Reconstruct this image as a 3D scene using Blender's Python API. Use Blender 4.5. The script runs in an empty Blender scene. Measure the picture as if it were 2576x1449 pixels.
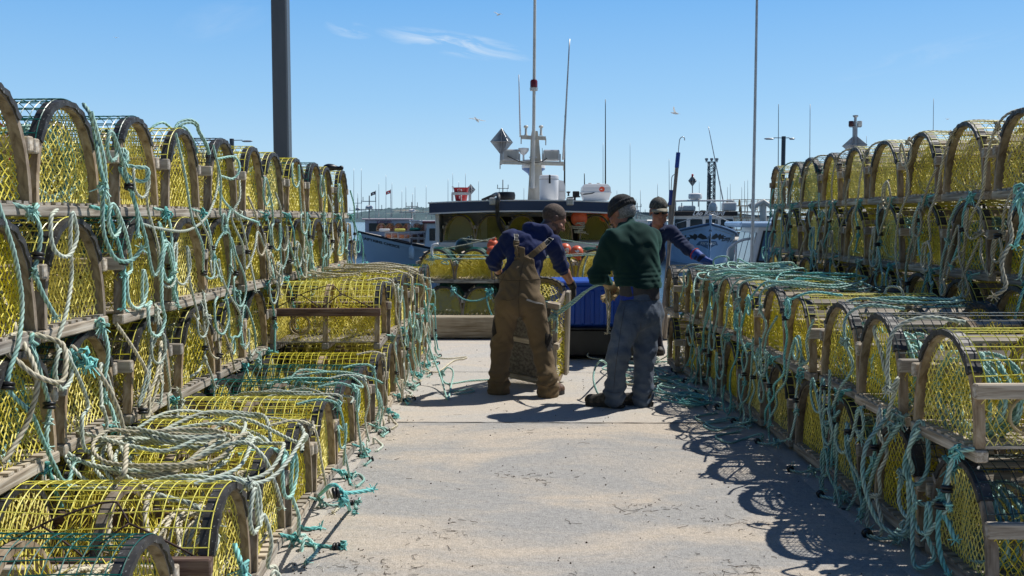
import bpy, math, random
import numpy as np
from mathutils import Vector, Matrix

rng = random.Random(7)
npr = np.random.RandomState(7)
scene = bpy.context.scene
COL = scene.collection
PI = math.pi
CAMZ = 1.54
PITCH = math.radians(4.11)
FPX = 2400.0
_c, _s = math.cos(PITCH), math.sin(PITCH)


def ray(px, py):
    u = (px - 1288.0) / FPX
    w = (724.5 - py) / FPX
    return np.array([u, _c + w * _s, -_s + w * _c])


def P(px, py, Y):
    """point seen at a place of the photograph, at the depth Y metres from the camera"""
    d = ray(px, py)
    return np.array([0, 0, CAMZ]) + d * (Y / d[1])


def G(px, py, z=0.0):
    """point seen at a place of the photograph, at the height z"""
    d = ray(px, py)
    return np.array([0, 0, CAMZ]) + d * ((z - CAMZ) / d[2])


# ------------------------------------------------------------------ object helpers
class MB:
    def __init__(self):
        self.v, self.f, self.m, self.n, self.a = [], [], [], 0, []

    def add(self, verts, faces, mi=0, shade=None):
        verts = np.asarray(verts, float).reshape(-1, 3)
        self.a.append(np.ones(len(verts)) if shade is None else shade)
        self.v.append(verts)
        o = self.n
        if isinstance(faces, np.ndarray):
            self.f.extend((faces + o).tolist())
        else:
            self.f.extend([[i + o for i in q] for q in faces])
        self.m.extend([mi] * len(faces))
        self.n += len(verts)

    def box(self, c, size, R=None, mi=0, bev=0.0):
        c = np.asarray(c, float)
        h = np.asarray(size, float) / 2
        if bev > 0:
            b = min(bev, *(h * 0.9))
            vs = []
            for sx in (-1, 1):
                for sy in (-1, 1):
                    for sz in (-1, 1):
                        s = np.array([sx, sy, sz])
                        for a in range(3):
                            p = s * (h - b)
                            p[a] = s[a] * h[a]
                            vs.append(p)
            vs = np.array(vs)
            idx = lambda sx, sy, sz, a: (((sx > 0) * 4 + (sy > 0) * 2 + (sz > 0)) * 3 + a)
            fs = []
            for a in range(3):
                o1, o2 = [(1, 2), (2, 0), (0, 1)][a]
                for sg in (-1, 1):
                    q = []
                    for (i, j) in ((-1, -1), (1, -1), (1, 1), (-1, 1)):
                        s = [0, 0, 0]
                        s[a], s[o1], s[o2] = sg, i, j
                        q.append(idx(*s, a))
                    fs.append(q if sg > 0 else q[::-1])
            for a in range(3):
                o1, o2 = [(1, 2), (2, 0), (0, 1)][a]
                for i in (-1, 1):
                    for j in (-1, 1):
                        s1 = [0, 0, 0]; s1[a] = -1; s1[o1] = i; s1[o2] = j
                        s2 = list(s1); s2[a] = 1
                        q = [idx(*s1, o1), idx(*s2, o1), idx(*s2, o2), idx(*s1, o2)]
                        fs.append(q if i * j > 0 else q[::-1])
            for sx in (-1, 1):
                for sy in (-1, 1):
                    for sz in (-1, 1):
                        q = [idx(sx, sy, sz, 0), idx(sx, sy, sz, 1), idx(sx, sy, sz, 2)]
                        fs.append(q if sx * sy * sz > 0 else q[::-1])
        else:
            vs = np.array([[x, y, z] for x in (-1, 1) for y in (-1, 1) for z in (-1, 1)], float) * h
            fs = [[0, 1, 3, 2], [4, 6, 7, 5], [0, 4, 5, 1], [2, 3, 7, 6], [0, 2, 6, 4], [1, 5, 7, 3]]
        if R is not None:
            vs = vs @ np.asarray(R, float).T
        self.add(vs + c, fs, mi)
        return self

    def bar(self, a, b, w, t=None, up=(0, 0, 1), mi=0, bev=0.0):
        """rectangular bar from a to b: w wide, t thick along up"""
        a, b = np.asarray(a, float), np.asarray(b, float)
        t = w if t is None else t
        d = b - a
        L = np.linalg.norm(d)
        x = d / L
        up = np.asarray(up, float)
        if abs(x @ up) > 0.98:
            up = np.array([1.0, 0, 0])
        y = np.cross(up, x); y /= np.linalg.norm(y)
        z = np.cross(x, y)
        R = np.stack([x, y, z], 1)
        return self.box((a + b) / 2, (L, w, t), R, mi, bev)

    def tube(self, pts, r, n=8, mi=0, closed=False, caps=True, r2=None):
        pts = np.asarray(pts, float)
        N = len(pts)
        T, U, V = frames(pts, closed)
        rr = np.full(N, r) if r2 is None else np.linspace(r, r2, N)
        if not np.isscalar(r):
            rr = np.asarray(r, float)
        th = np.arange(n) * 2 * PI / n
        ring = np.cos(th)[None, :, None] * U[:, None, :] + np.sin(th)[None, :, None] * V[:, None, :]
        vs = pts[:, None, :] + ring * rr[:, None, None]
        fs = grid_faces(N, n, closed_u=closed, closed_v=True)
        fl = fs.tolist()
        if caps and not closed:
            fl.append(list(range(n))[::-1])
            fl.append([(N - 1) * n + k for k in range(n)])
        self.add(vs.reshape(-1, 3), fl, mi)
        return self

    def lathe(self, prof, c=(0, 0, 0), n=16, R=None, mi=0):
        """profile of (radius, height) revolved about z"""
        prof = np.asarray(prof, float)
        th = np.arange(n) * 2 * PI / n
        vs = np.zeros((len(prof), n, 3))
        vs[:, :, 0] = prof[:, :1] * np.cos(th)
        vs[:, :, 1] = prof[:, :1] * np.sin(th)
        vs[:, :, 2] = prof[:, 1:2]
        vs = vs.reshape(-1, 3)
        if R is not None:
            vs = vs @ np.asarray(R, float).T
        fl = grid_faces(len(prof), n, closed_v=True).tolist()
        if prof[0, 0] > 1e-5:
            fl.append(list(range(n))[::-1])
        if prof[-1, 0] > 1e-5:
            fl.append([(len(prof) - 1) * n + k for k in range(n)])
        self.add(vs + np.asarray(c, float), fl, mi)
        return self

    def ball(self, c, r, n=16, m=10, R=None, mi=0):
        r = np.ones(3) * r
        a = np.linspace(0, PI, m + 1)
        prof = np.stack([np.maximum(np.sin(a), 1e-4), -np.cos(a)], 1)
        th = np.arange(n) * 2 * PI / n
        vs = np.zeros((m + 1, n, 3))
        vs[:, :, 0] = prof[:, :1] * np.cos(th)
        vs[:, :, 1] = prof[:, :1] * np.sin(th)
        vs[:, :, 2] = prof[:, 1:2]
        vs = vs.reshape(-1, 3) * r
        if R is not None:
            vs = vs @ np.asarray(R, float).T
        self.add(vs + np.asarray(c, float), grid_faces(m + 1, n, closed_v=True), mi)
        return self

    def poly(self, pts, mi=0):
        self.add(pts, [list(range(len(pts)))], mi)
        return self

    def prism(self, pts, d, mi=0):
        """extrude a planar outline along the vector d"""
        pts = np.asarray(pts, float)
        n = len(pts)
        vs = np.concatenate([pts, pts + np.asarray(d, float)])
        fl = [list(range(n))[::-1], list(range(n, 2 * n))]
        fl += [[i, (i + 1) % n, n + (i + 1) % n, n + i] for i in range(n)]
        self.add(vs, fl, mi)
        return self

    def segs(self, A, B, r, mi=0, n=3):
        """many thin straight prisms at once"""
        A, B = np.asarray(A, float), np.asarray(B, float)
        if len(A) == 0:
            return self
        D = B - A
        D /= np.maximum(np.linalg.norm(D, axis=1, keepdims=True), 1e-9)
        ref = np.where(np.abs(D[:, 2:3]) < 0.8, np.array([[0, 0, 1.0]]), np.array([[1.0, 0, 0]]))
        U = np.cross(D, ref); U /= np.linalg.norm(U, axis=1, keepdims=True)
        V = np.cross(D, U)
        th = np.arange(n) * 2 * PI / n
        ring = (np.cos(th)[None, :, None] * U[:, None] + np.sin(th)[None, :, None] * V[:, None]) * r
        vs = np.concatenate([A[:, None] + ring, B[:, None] + ring], 1)
        base = (np.arange(len(A)) * 2 * n)[:, None, None]
        k = np.arange(n)
        q = np.stack([k, (k + 1) % n, n + (k + 1) % n, n + k], 1)[None]
        self.add(vs.reshape(-1, 3), (base + q).reshape(-1, 4), mi)
        return self

    def mesh(self, name, mats, smooth=False):
        me = bpy.data.meshes.new(name)
        V = np.concatenate(self.v) if self.v else np.zeros((0, 3))
        if len(self.f) > 20000 and all(len(q) == 4 for q in self.f):
            F = np.array(self.f, dtype=np.int32)
            me.vertices.add(len(V)); me.vertices.foreach_set('co', V.astype(np.float32).ravel())
            me.loops.add(F.size); me.loops.foreach_set('vertex_index', F.ravel())
            me.polygons.add(len(F)); me.polygons.foreach_set('loop_start', np.arange(0, F.size, 4, dtype=np.int32))
            me.update(calc_edges=True)
        else:
            me.from_pydata(V.tolist(), [], self.f)
        for m in (mats if isinstance(mats, (list, tuple)) else [mats]):
            me.materials.append(m)
        if isinstance(mats, (list, tuple)) and len(mats) > 1:
            me.polygons.foreach_set('material_index', np.array(self.m, dtype=np.int32))
        if smooth:
            me.polygons.foreach_set('use_smooth', np.ones(len(me.polygons), dtype=bool))
            if smooth != 'all':
                try:
                    me.set_sharp_from_angle(angle=math.radians(40))
                except Exception:
                    pass
        me.update()
        A = np.concatenate(self.a) if self.a else np.ones(0)
        if len(A) == len(me.vertices) and len(A) and A.min() < 1:
            me.attributes.new('shade', 'FLOAT', 'POINT').data.foreach_set('value', A.astype(np.float32))
        return me

    def build(self, name, mats, parent=None, smooth=False):
        return link(name, self.mesh(name, mats, smooth), parent)


def link(name, me, parent=None):
    o = bpy.data.objects.new(name, me)
    COL.objects.link(o)
    if parent is not None:
        o.parent = parent
    return o


def empty(name, loc=(0, 0, 0), rz=0.0, R=None):
    o = bpy.data.objects.new(name, None)
    o.empty_display_size = 0.1
    COL.objects.link(o)
    if R is not None:
        M = Matrix([[R[i][j] for j in range(3)] for i in range(3)]).to_4x4()
        M.translation = Vector(loc)
        o.matrix_world = M
    else:
        o.location = loc
        o.rotation_euler = (0, 0, rz)
    return o


def tag(o, label=None, cat=None, group=None, kind=None):
    if label: o['label'] = label
    if cat: o['category'] = cat
    if group: o['group'] = group
    if kind: o['kind'] = kind
    return o


def grid_faces(nu, nv, closed_u=False, closed_v=False):
    iu = np.arange(nu if closed_u else nu - 1)
    iv = np.arange(nv if closed_v else nv - 1)
    a, b = np.meshgrid(iu, iv, indexing='ij')
    a2, b2 = (a + 1) % nu, (b + 1) % nv
    return np.stack([a * nv + b, a2 * nv + b, a2 * nv + b2, a * nv + b2], -1).reshape(-1, 4)[:, ::-1]


def frames(pts, closed=False):
    N = len(pts)
    T = np.gradient(pts, axis=0)
    if closed:
        T = np.roll(pts, -1, 0) - np.roll(pts, 1, 0)
    T /= np.maximum(np.linalg.norm(T, axis=1, keepdims=True), 1e-9)
    U = np.zeros_like(pts)
    ref = np.array([0, 0, 1.0]) if abs(T[0, 2]) < 0.9 else np.array([1.0, 0, 0])
    u = np.cross(ref, T[0]); u /= np.linalg.norm(u)
    for i in range(N):
        u = u - T[i] * (u @ T[i])
        l = np.linalg.norm(u)
        u = u / l if l > 1e-6 else U[i - 1]
        U[i] = u
    return T, U, np.cross(T, U)


def spline(ctrl, step):
    """centripetal-like Catmull-Rom through the points, resampled at an even step"""
    c = np.asarray(ctrl, float)
    c = np.concatenate([[2 * c[0] - c[1]], c, [2 * c[-1] - c[-2]]])
    out = []
    for i in range(1, len(c) - 2):
        p0, p1, p2, p3 = c[i - 1:i + 3]
        n = max(2, int(np.linalg.norm(p2 - p1) / step * 1.3) + 1)
        t = np.linspace(0, 1, n, endpoint=False)[:, None]
        out.append(0.5 * ((2 * p1) + (-p0 + p2) * t + (2 * p0 - 5 * p1 + 4 * p2 - p3) * t ** 2 + (-p0 + 3 * p1 - 3 * p2 + p3) * t ** 3))
    out.append(c[-2][None])
    q = np.concatenate(out)
    d = np.concatenate([[0], np.cumsum(np.linalg.norm(np.diff(q, axis=0), axis=1))])
    n = max(3, int(d[-1] / step) + 1)
    s = np.linspace(0, d[-1], n)
    return np.stack([np.interp(s, d, q[:, k]) for k in range(3)], 1)


# ------------------------------------------------------------------ materials
MATS = {}


def new_mat(name):
    m = bpy.data.materials.new(name)
    m.use_nodes = True
    nt = m.node_tree
    b = nt.nodes['Principled BSDF']
    MATS[name] = m
    return m, nt, b


def N_(nt, typ, **kw):
    n = nt.nodes.new(typ)
    for k, v in kw.items():
        if k.startswith('i_'):
            n.inputs[k[2:].replace('_', ' ')].default_value = v
        else:
            setattr(n, k, v)
    return n


def rgba(c):
    return (c[0], c[1], c[2], 1.0)


def mix_col(nt, fac, a, b, mode='MIX'):
    n = nt.nodes.new('ShaderNodeMix')
    n.data_type = 'RGBA'
    n.blend_type = mode
    for sock, v in ((n.inputs[0], fac), (n.inputs[6], a), (n.inputs[7], b)):
        if isinstance(v, (int, float)):
            sock.default_value = v
        elif isinstance(v, (tuple, list)):
            sock.default_value = rgba(v)
        else:
            nt.links.new(v, sock)
    return n.outputs[2]


def ramp(nt, fac, stops):
    n = nt.nodes.new('ShaderNodeValToRGB')
    cr = n.color_ramp
    while len(cr.elements) < len(stops):
        cr.elements.new(0.5)
    for e, (p, c) in zip(cr.elements, stops):
        e.position = p
        e.color = rgba(c) if isinstance(c, (tuple, list)) else (c, c, c, 1)
    nt.links.new(fac, n.inputs[0])
    return n.outputs[0]


def noise(nt, scale, detail=3, rough=0.55, coord='Object', stretch=None, dist=0.0):
    tc = nt.nodes.new('ShaderNodeTexCoord')
    src = tc.outputs[coord]
    if stretch:
        mp = nt.nodes.new('ShaderNodeMapping')
        mp.inputs['Scale'].default_value = stretch
        nt.links.new(src, mp.inputs[0])
        src = mp.outputs[0]
    n = nt.nodes.new('ShaderNodeTexNoise')
    n.inputs['Scale'].default_value = scale
    n.inputs['Detail'].default_value = detail
    n.inputs['Roughness'].default_value = rough
    n.inputs['Distortion'].default_value = dist
    nt.links.new(src, n.inputs['Vector'])
    return n.outputs['Fac']


def bump(nt, b, h, strength=0.3, dist=0.01):
    n = nt.nodes.new('ShaderNodeBump')
    n.inputs['Strength'].default_value = strength
    n.inputs['Distance'].default_value = dist
    nt.links.new(h, n.inputs['Height'])
    nt.links.new(n.outputs[0], b.inputs['Normal'])


def rand_val(nt, nodes_in, lo, hi):
    oi = nt.nodes.new('ShaderNodeObjectInfo')
    mr = nt.nodes.new('ShaderNodeMapRange')
    mr.inputs['To Min'].default_value = lo
    mr.inputs['To Max'].default_value = hi
    nt.links.new(oi.outputs['Random'], mr.inputs[0])
    return mr.outputs[0]


def mottled(name, c1, c2, scale=8, rough=0.6, metal=0.0, bmp=0.0, detail=4, stretch=None, bscale=None, vary=0.0, spec=None, lo=0.35, hi=0.65):
    m, nt, b = new_mat(name)
    f = noise(nt, scale, detail, stretch=stretch)
    col = ramp(nt, f, [(lo, c1), (hi, c2)])
    if vary:
        hs = nt.nodes.new('ShaderNodeHueSaturation')
        nt.links.new(col, hs.inputs['Color'])
        nt.links.new(rand_val(nt, None, 1 - vary, 1 + vary), hs.inputs['Value'])
        nt.links.new(rand_val(nt, None, 1 + vary * .3, 1 - vary), hs.inputs['Saturation'])
        col = hs.outputs[0]
    nt.links.new(col, b.inputs['Base Color'])
    b.inputs['Roughness'].default_value = rough
    b.inputs['Metallic'].default_value = metal
    if spec is not None:
        b.inputs['Specular IOR Level'].default_value = spec
    if bmp:
        bump(nt, b, noise(nt, bscale or scale * 4, 3, stretch=stretch), bmp)
    return m


# weathered timber, grain along the local x axis
def wood(name, dark, mid, light, along=(1.2, 22, 22), vary=0.3):
    m, nt, b = new_mat(name)
    f = noise(nt, 3.0, 5, 0.6, stretch=along, dist=0.6)
    g = noise(nt, 2.2, 3)
    col = ramp(nt, f, [(0.3, dark), (0.5, mid), (0.72, light)])
    stain = ramp(nt, g, [(0.38, 0.62), (0.62, 1.0)])
    col = mix_col(nt, 0.8, col, stain, 'MULTIPLY')
    hs = nt.nodes.new('ShaderNodeHueSaturation')
    nt.links.new(col, hs.inputs['Color'])
    nt.links.new(rand_val(nt, None, 1 - vary, 1 + vary), hs.inputs['Value'])
    nt.links.new(rand_val(nt, None, 0.75, 1.2), hs.inputs['Saturation'])
    nt.links.new(hs.outputs[0], b.inputs['Base Color'])
    b.inputs['Roughness'].default_value = 0.85
    b.inputs['Specular IOR Level'].default_value = 0.25
    bump(nt, b, f, 0.5, 0.004)
    return m


M_wood = wood('weathered_oak', (0.13, 0.09, 0.055), (0.30, 0.235, 0.165), (0.46, 0.40, 0.31))
M_lath = wood('bleached_lath', (0.24, 0.19, 0.14), (0.50, 0.44, 0.355), (0.68, 0.63, 0.55))
M_brownwood = wood('red_brown_wood', (0.07, 0.04, 0.03), (0.17, 0.11, 0.085), (0.26, 0.19, 0.15))
M_bow = wood('bent_bow_wood', (0.15, 0.105, 0.065), (0.34, 0.265, 0.185), (0.52, 0.44, 0.34), along=(8, 8, 3))
M_timber = wood('pressure_treated_timber', (0.22, 0.17, 0.10), (0.40, 0.34, 0.24), (0.52, 0.47, 0.36), along=(0.8, 14, 14), vary=0.05)

m, nt, b = new_mat('black_rubber')
f = noise(nt, 90, 2)
g = noise(nt, 9, 3)
col = ramp(nt, g, [(0.35, (0.018, 0.018, 0.019)), (0.7, (0.070, 0.069, 0.068))])
sp = ramp(nt, f, [(0.66, 0.0), (0.72, 1.0)])
col = mix_col(nt, sp, col, (0.30, 0.30, 0.29))
nt.links.new(col, b.inputs['Base Color'])
b.inputs['Roughness'].default_value = 0.55
bump(nt, b, noise(nt, 40, 3), 0.4, 0.004)
M_rubber = m

M_blackplastic = mottled('black_plastic', (0.008, 0.008, 0.009), (0.02, 0.02, 0.022), 6, 0.4)
M_yellow_net = mottled('yellow_twine', (0.68, 0.56, 0.015), (0.94, 0.82, 0.085), 5, 0.55, vary=0.22)
M_tan_net = mottled('straw_twine', (0.42, 0.33, 0.10), (0.62, 0.52, 0.22), 14, 0.6, vary=0.1)
M_yellow_wire = mottled('yellow_coated_wire', (0.62, 0.55, 0.02), (0.82, 0.76, 0.09), 9, 0.35, vary=0.14)
M_green_wire = mottled('green_coated_wire', (0.0, 0.07, 0.055), (0.005, 0.14, 0.115), 9, 0.35)
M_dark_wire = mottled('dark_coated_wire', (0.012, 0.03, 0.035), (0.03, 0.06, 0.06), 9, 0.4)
M_cord = mottled('dark_brown_cord', (0.02, 0.008, 0.006), (0.06, 0.03, 0.025), 60, 0.7)
M_concrete_weight = mottled('pebbled_concrete', (0.10, 0.09, 0.075), (0.24, 0.22, 0.19), 40, 0.9, bmp=0.8)
M_ring = mottled('bent_twig_ring', (0.30, 0.22, 0.10), (0.50, 0.40, 0.22), 12, 0.7)


def rope_mat(name, a, bcol, fade, amount):
    m, nt, b = new_mat(name)
    f = noise(nt, 3.2, 3)
    col = mix_col(nt, ramp(nt, noise(nt, 26, 2), [(0.35, 0.0), (0.65, 1.0)]), a, bcol)
    col = mix_col(nt, ramp(nt, f, [(0.5 - amount * 0.3, 0.0), (0.5 + amount * 0.35, amount)]), col, fade)
    hs = nt.nodes.new('ShaderNodeHueSaturation')
    nt.links.new(col, hs.inputs['Color'])
    nt.links.new(rand_val(nt, None, 0.8, 1.2), hs.inputs['Value'])
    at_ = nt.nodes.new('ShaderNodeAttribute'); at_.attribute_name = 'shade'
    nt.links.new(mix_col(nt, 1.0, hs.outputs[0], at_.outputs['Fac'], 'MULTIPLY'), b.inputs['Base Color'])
    b.inputs['Roughness'].default_value = 0.62
    b.inputs['Specular IOR Level'].default_value = 0.35
    bump(nt, b, noise(nt, 220, 2), 0.25, 0.002)
    return m


M_teal = rope_mat('teal_rope', (0.18, 0.54, 0.48), (0.32, 0.70, 0.63), (0.62, 0.74, 0.64), 0.9)
M_bright = rope_mat('bright_aqua_rope', (0.11, 0.53, 0.51), (0.23, 0.73, 0.70), (0.45, 0.75, 0.68), 0.5)
M_pale = rope_mat('pale_green_rope', (0.44, 0.60, 0.53), (0.66, 0.75, 0.66), (0.72, 0.70, 0.55), 0.9)
M_cream = rope_mat('cream_rope', (0.62, 0.57, 0.41), (0.82, 0.77, 0.60), (0.50, 0.43, 0.29), 0.6)
M_red = rope_mat('red_rope', (0.30, 0.02, 0.02), (0.45, 0.05, 0.04), (0.4, 0.2, 0.15), 0.5)

M_white = mottled('white_gelcoat', (0.70, 0.71, 0.72), (0.80, 0.80, 0.79), 2.0, 0.35)
M_offwhite = mottled('worn_white_paint', (0.52, 0.51, 0.46), (0.68, 0.67, 0.62), 2.5, 0.5)
M_mastpaint = mottled('stained_mast_paint', (0.42, 0.39, 0.32), (0.60, 0.57, 0.50), 3.0, 0.5, stretch=(3, 3, 0.6))
M_navy = mottled('navy_fascia', (0.020, 0.040, 0.095), (0.028, 0.052, 0.12), 2.0, 0.35)
M_black = mottled('black_paint', (0.006, 0.006, 0.008), (0.014, 0.014, 0.016), 3.0, 0.4)
M_lightblue = mottled('light_blue_hull', (0.40, 0.58, 0.82), (0.46, 0.64, 0.86), 1.2, 0.35)
M_paleblue = mottled('pale_blue_hull', (0.68, 0.78, 0.90), (0.74, 0.83, 0.92), 1.0, 0.35)
M_bluetrim = mottled('slate_blue_trim', (0.05, 0.11, 0.22), (0.07, 0.14, 0.27), 2, 0.4)
M_maroon = mottled('maroon_paint', (0.07, 0.012, 0.018), (0.10, 0.02, 0.025), 3, 0.4)
M_pinkwhite = mottled('pinkish_white_paint', (0.62, 0.54, 0.58), (0.70, 0.62, 0.65), 2, 0.4)
M_galv = mottled('galvanised_steel', (0.30, 0.31, 0.33), (0.46, 0.47, 0.48), 6, 0.45, metal=0.6)
M_alu = mottled('dull_aluminium', (0.40, 0.41, 0.42), (0.55, 0.56, 0.56), 5, 0.4, metal=0.5)
M_polegrey = mottled('grey_pole_paint', (0.075, 0.088, 0.10), (0.10, 0.115, 0.13), 2, 0.45, stretch=(2, 2, 0.3))
M_glass = mottled('dark_window_glass', (0.010, 0.013, 0.016), (0.03, 0.035, 0.04), 1.5, 0.08)
M_bluegrass = mottled('blue_tinted_glass', (0.05, 0.10, 0.18), (0.10, 0.17, 0.28), 1.5, 0.08)
M_orange = mottled('orange_buoy_vinyl', (0.62, 0.095, 0.035), (0.78, 0.15, 0.055), 6, 0.4)
M_redbuoy = mottled('red_buoy_vinyl', (0.75, 0.03, 0.02), (0.85, 0.06, 0.04), 6, 0.4)
M_darkbuoy = mottled('dark_green_buoy_vinyl', (0.01, 0.03, 0.03), (0.03, 0.06, 0.055), 6, 0.3)
M_redplastic = mottled('red_bucket_plastic', (0.36, 0.006, 0.012), (0.48, 0.014, 0.02), 5, 0.35)
M_raftorange = mottled('orange_red_sticker', (0.72, 0.07, 0.02), (0.76, 0.09, 0.03), 5, 0.5)
M_letters_white = mottled('white_lettering', (0.72, 0.72, 0.72), (0.82, 0.82, 0.82), 5, 0.5)
M_letters_black = mottled('black_lettering', (0.010, 0.011, 0.016), (0.02, 0.02, 0.025), 5, 0.5)
M_letters_pink = mottled('mauve_lettering', (0.28, 0.10, 0.18), (0.33, 0.13, 0.22), 5, 0.5)
M_bluetub = mottled('blue_tub_plastic', (0.006, 0.055, 0.36), (0.012, 0.085, 0.47), 3, 0.38)
M_bluegrip = mottled('blue_grip_plastic', (0.01, 0.05, 0.30), (0.015, 0.07, 0.38), 4, 0.4)
M_graywood = mottled('grey_pole_wood', (0.20, 0.17, 0.14), (0.34, 0.30, 0.25), 10, 0.8, stretch=(8, 8, 1))
M_blueplastic = mottled('radome_blue', (0.07, 0.16, 0.36), (0.10, 0.20, 0.42), 4, 0.4)
M_cage = mottled('orange_crate_mesh', (0.42, 0.15, 0.06), (0.62, 0.26, 0.12), 8, 0.6)
M_cage_dark = mottled('dark_wire_crate', (0.04, 0.022, 0.016), (0.10, 0.055, 0.04), 8, 0.6)

# ------------------------------------------------------------------ the wharf, water, hills
def sheet(name, x0, x1, y0, y1, z, mat, nx=2, ny=2):
    mb = MB()
    xs, ys = np.linspace(x0, x1, nx), np.linspace(y0, y1, ny)
    X, Y = np.meshgrid(xs, ys, indexing='ij')
    mb.add(np.stack([X, Y, np.full_like(X, z)], -1).reshape(-1, 3), grid_faces(nx, ny)[:, ::-1])
    o = mb.build(name, mat)
    tag(o, kind='structure')
    return o


def ground_mat(name, grey1, grey2, sand1, sand2, cover, seed):
    m, nt, b = new_mat(name)
    tc = nt.nodes.new('ShaderNodeTexCoord')
    mp = nt.nodes.new('ShaderNodeMapping'); mp.inputs['Location'].default_value = (seed, seed * .7, 0)
    nt.links.new(tc.outputs['Object'], mp.inputs[0])

    def nz(scale, det, rough=0.55, stretch=None, dist=0.0):
        src = mp.outputs[0]
        if stretch:
            m2 = nt.nodes.new('ShaderNodeMapping'); m2.inputs['Scale'].default_value = stretch
            nt.links.new(src, m2.inputs[0]); src = m2.outputs[0]
        n = nt.nodes.new('ShaderNodeTexNoise'); n.inputs['Scale'].default_value = scale; n.inputs['Detail'].default_value = det
        n.inputs['Roughness'].default_value = rough; n.inputs['Distortion'].default_value = dist
        nt.links.new(src, n.inputs['Vector'])
        return n.outputs['Fac']
    fine = nz(150, 3, 0.7)
    mid = nz(28, 4, 0.65)
    grey = mix_col(nt, ramp(nt, mid, [(0.3, 0.0), (0.7, 1.0)]), grey1, grey2)
    sand = mix_col(nt, ramp(nt, mid, [(0.35, 0.0), (0.65, 1.0)]), sand1, sand2)
    big = nz(0.9, 6, 0.6, stretch=(0.8, 1.5, 1), dist=0.7)
    col = mix_col(nt, ramp(nt, big, [(cover - 0.07, 0.0), (cover + 0.09, 1.0)]), grey, sand)
    patch = nz(3.4, 5, 0.65, dist=1.0)
    col = mix_col(nt, ramp(nt, patch, [(0.56, 0.0), (0.78, 0.35)]), col, grey1)
    grit = ramp(nt, fine, [(0.32, 0.55), (0.5, 1.0), (0.68, 1.18)])
    col = mix_col(nt, 0.85, col, grit, 'MULTIPLY')
    v = nt.nodes.new('ShaderNodeTexVoronoi'); v.inputs['Scale'].default_value = 60
    nt.links.new(mp.outputs[0], v.inputs['Vector'])
    pb = ramp(nt, v.outputs['Distance'], [(0.05, 0.8), (0.10, 0.0)])
    sel = ramp(nt, nz(9, 2), [(0.5, 0.0), (0.62, 0.8)])
    mm = nt.nodes.new('ShaderNodeMath'); mm.operation = 'MULTIPLY'
    nt.links.new(pb, mm.inputs[0]); nt.links.new(sel, mm.inputs[1])
    col = mix_col(nt, mm.outputs[0], col, (0.07, 0.06, 0.05))
    nt.links.new(col, b.inputs['Base Color'])
    b.inputs['Roughness'].default_value = 0.95
    b.inputs['Specular IOR Level'].default_value = 0.2
    hh = nt.nodes.new('ShaderNodeMath'); hh.operation = 'ADD'
    nt.links.new(fine, hh.inputs[0]); nt.links.new(mid, hh.inputs[1])
    bump(nt, b, hh.outputs[0], 0.6, 0.012)
    return m


M_asphalt = ground_mat('sanded_asphalt', (0.33, 0.322, 0.308), (0.43, 0.42, 0.40), (0.50, 0.435, 0.355), (0.58, 0.51, 0.425), 0.51, 3.1)
M_concrete = ground_mat('wharf_concrete', (0.47, 0.45, 0.415), (0.55, 0.525, 0.485), (0.54, 0.48, 0.405), (0.60, 0.54, 0.46), 0.52, 11.7)
M_joint = mottled('dark_joint', (0.03, 0.03, 0.03), (0.08, 0.075, 0.07), 12, 0.95)

# asphalt lane with an irregular edge between concrete aprons
sheet('wharf_deck', -40, 40, -30, 12.55, 0.0, M_concrete)
jy = float(G(1450, 1062)[1])
mb = MB()
ys = np.linspace(-6, jy - 0.012, 90)
le = np.array([float(G(740, 1400)[0]) + (y - 3.9) * 0.012 for y in ys]) + npr.normal(0, .007, 90)
vs = np.concatenate([np.stack([le, ys, np.full(90, .004)], 1), np.stack([np.full(90, 1.72), ys, np.full(90, .004)], 1)])
mb.add(vs, [[i, 90 + i, 91 + i, i + 1] for i in range(89)])
tag(mb.build('asphalt_lane', M_asphalt), kind='structure')
for nm, a, b2, wd in (('slab_joint', G(1000, 1064), G(1900, 1067), .016), ('slab_joint', G(1782, 1035), G(1690, 930), .014), ('slab_joint', G(1010, 935), G(1700, 940), .01)):
    mb = MB()
    d = np.append((b2 - a)[:2], 0); d /= np.linalg.norm(d); nrm = np.array([-d[1], d[0], 0]) * wd / 2
    k = 40
    t = np.linspace(0, 1, k)[:, None]
    c = a * (1 - t) + b2 * t
    c[:, 2] = 0.008
    wv = npr.uniform(.5, 1.3, (k, 1)); wob = nrm * npr.normal(0, .35, (k, 1))
    vs = np.concatenate([c + nrm * wv + wob, c - nrm * wv + wob])
    mb.add(vs, [[i, k + i, k + i + 1, i + 1] for i in range(k - 1)])
    tag(mb.build(nm, M_joint), kind='structure')
# face of the wharf down to the water
mb = MB(); mb.box((0, 12.50, -1.1), (80, 0.1, 2.19)); tag(mb.build('wharf_face', M_timber), kind='structure')

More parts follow.
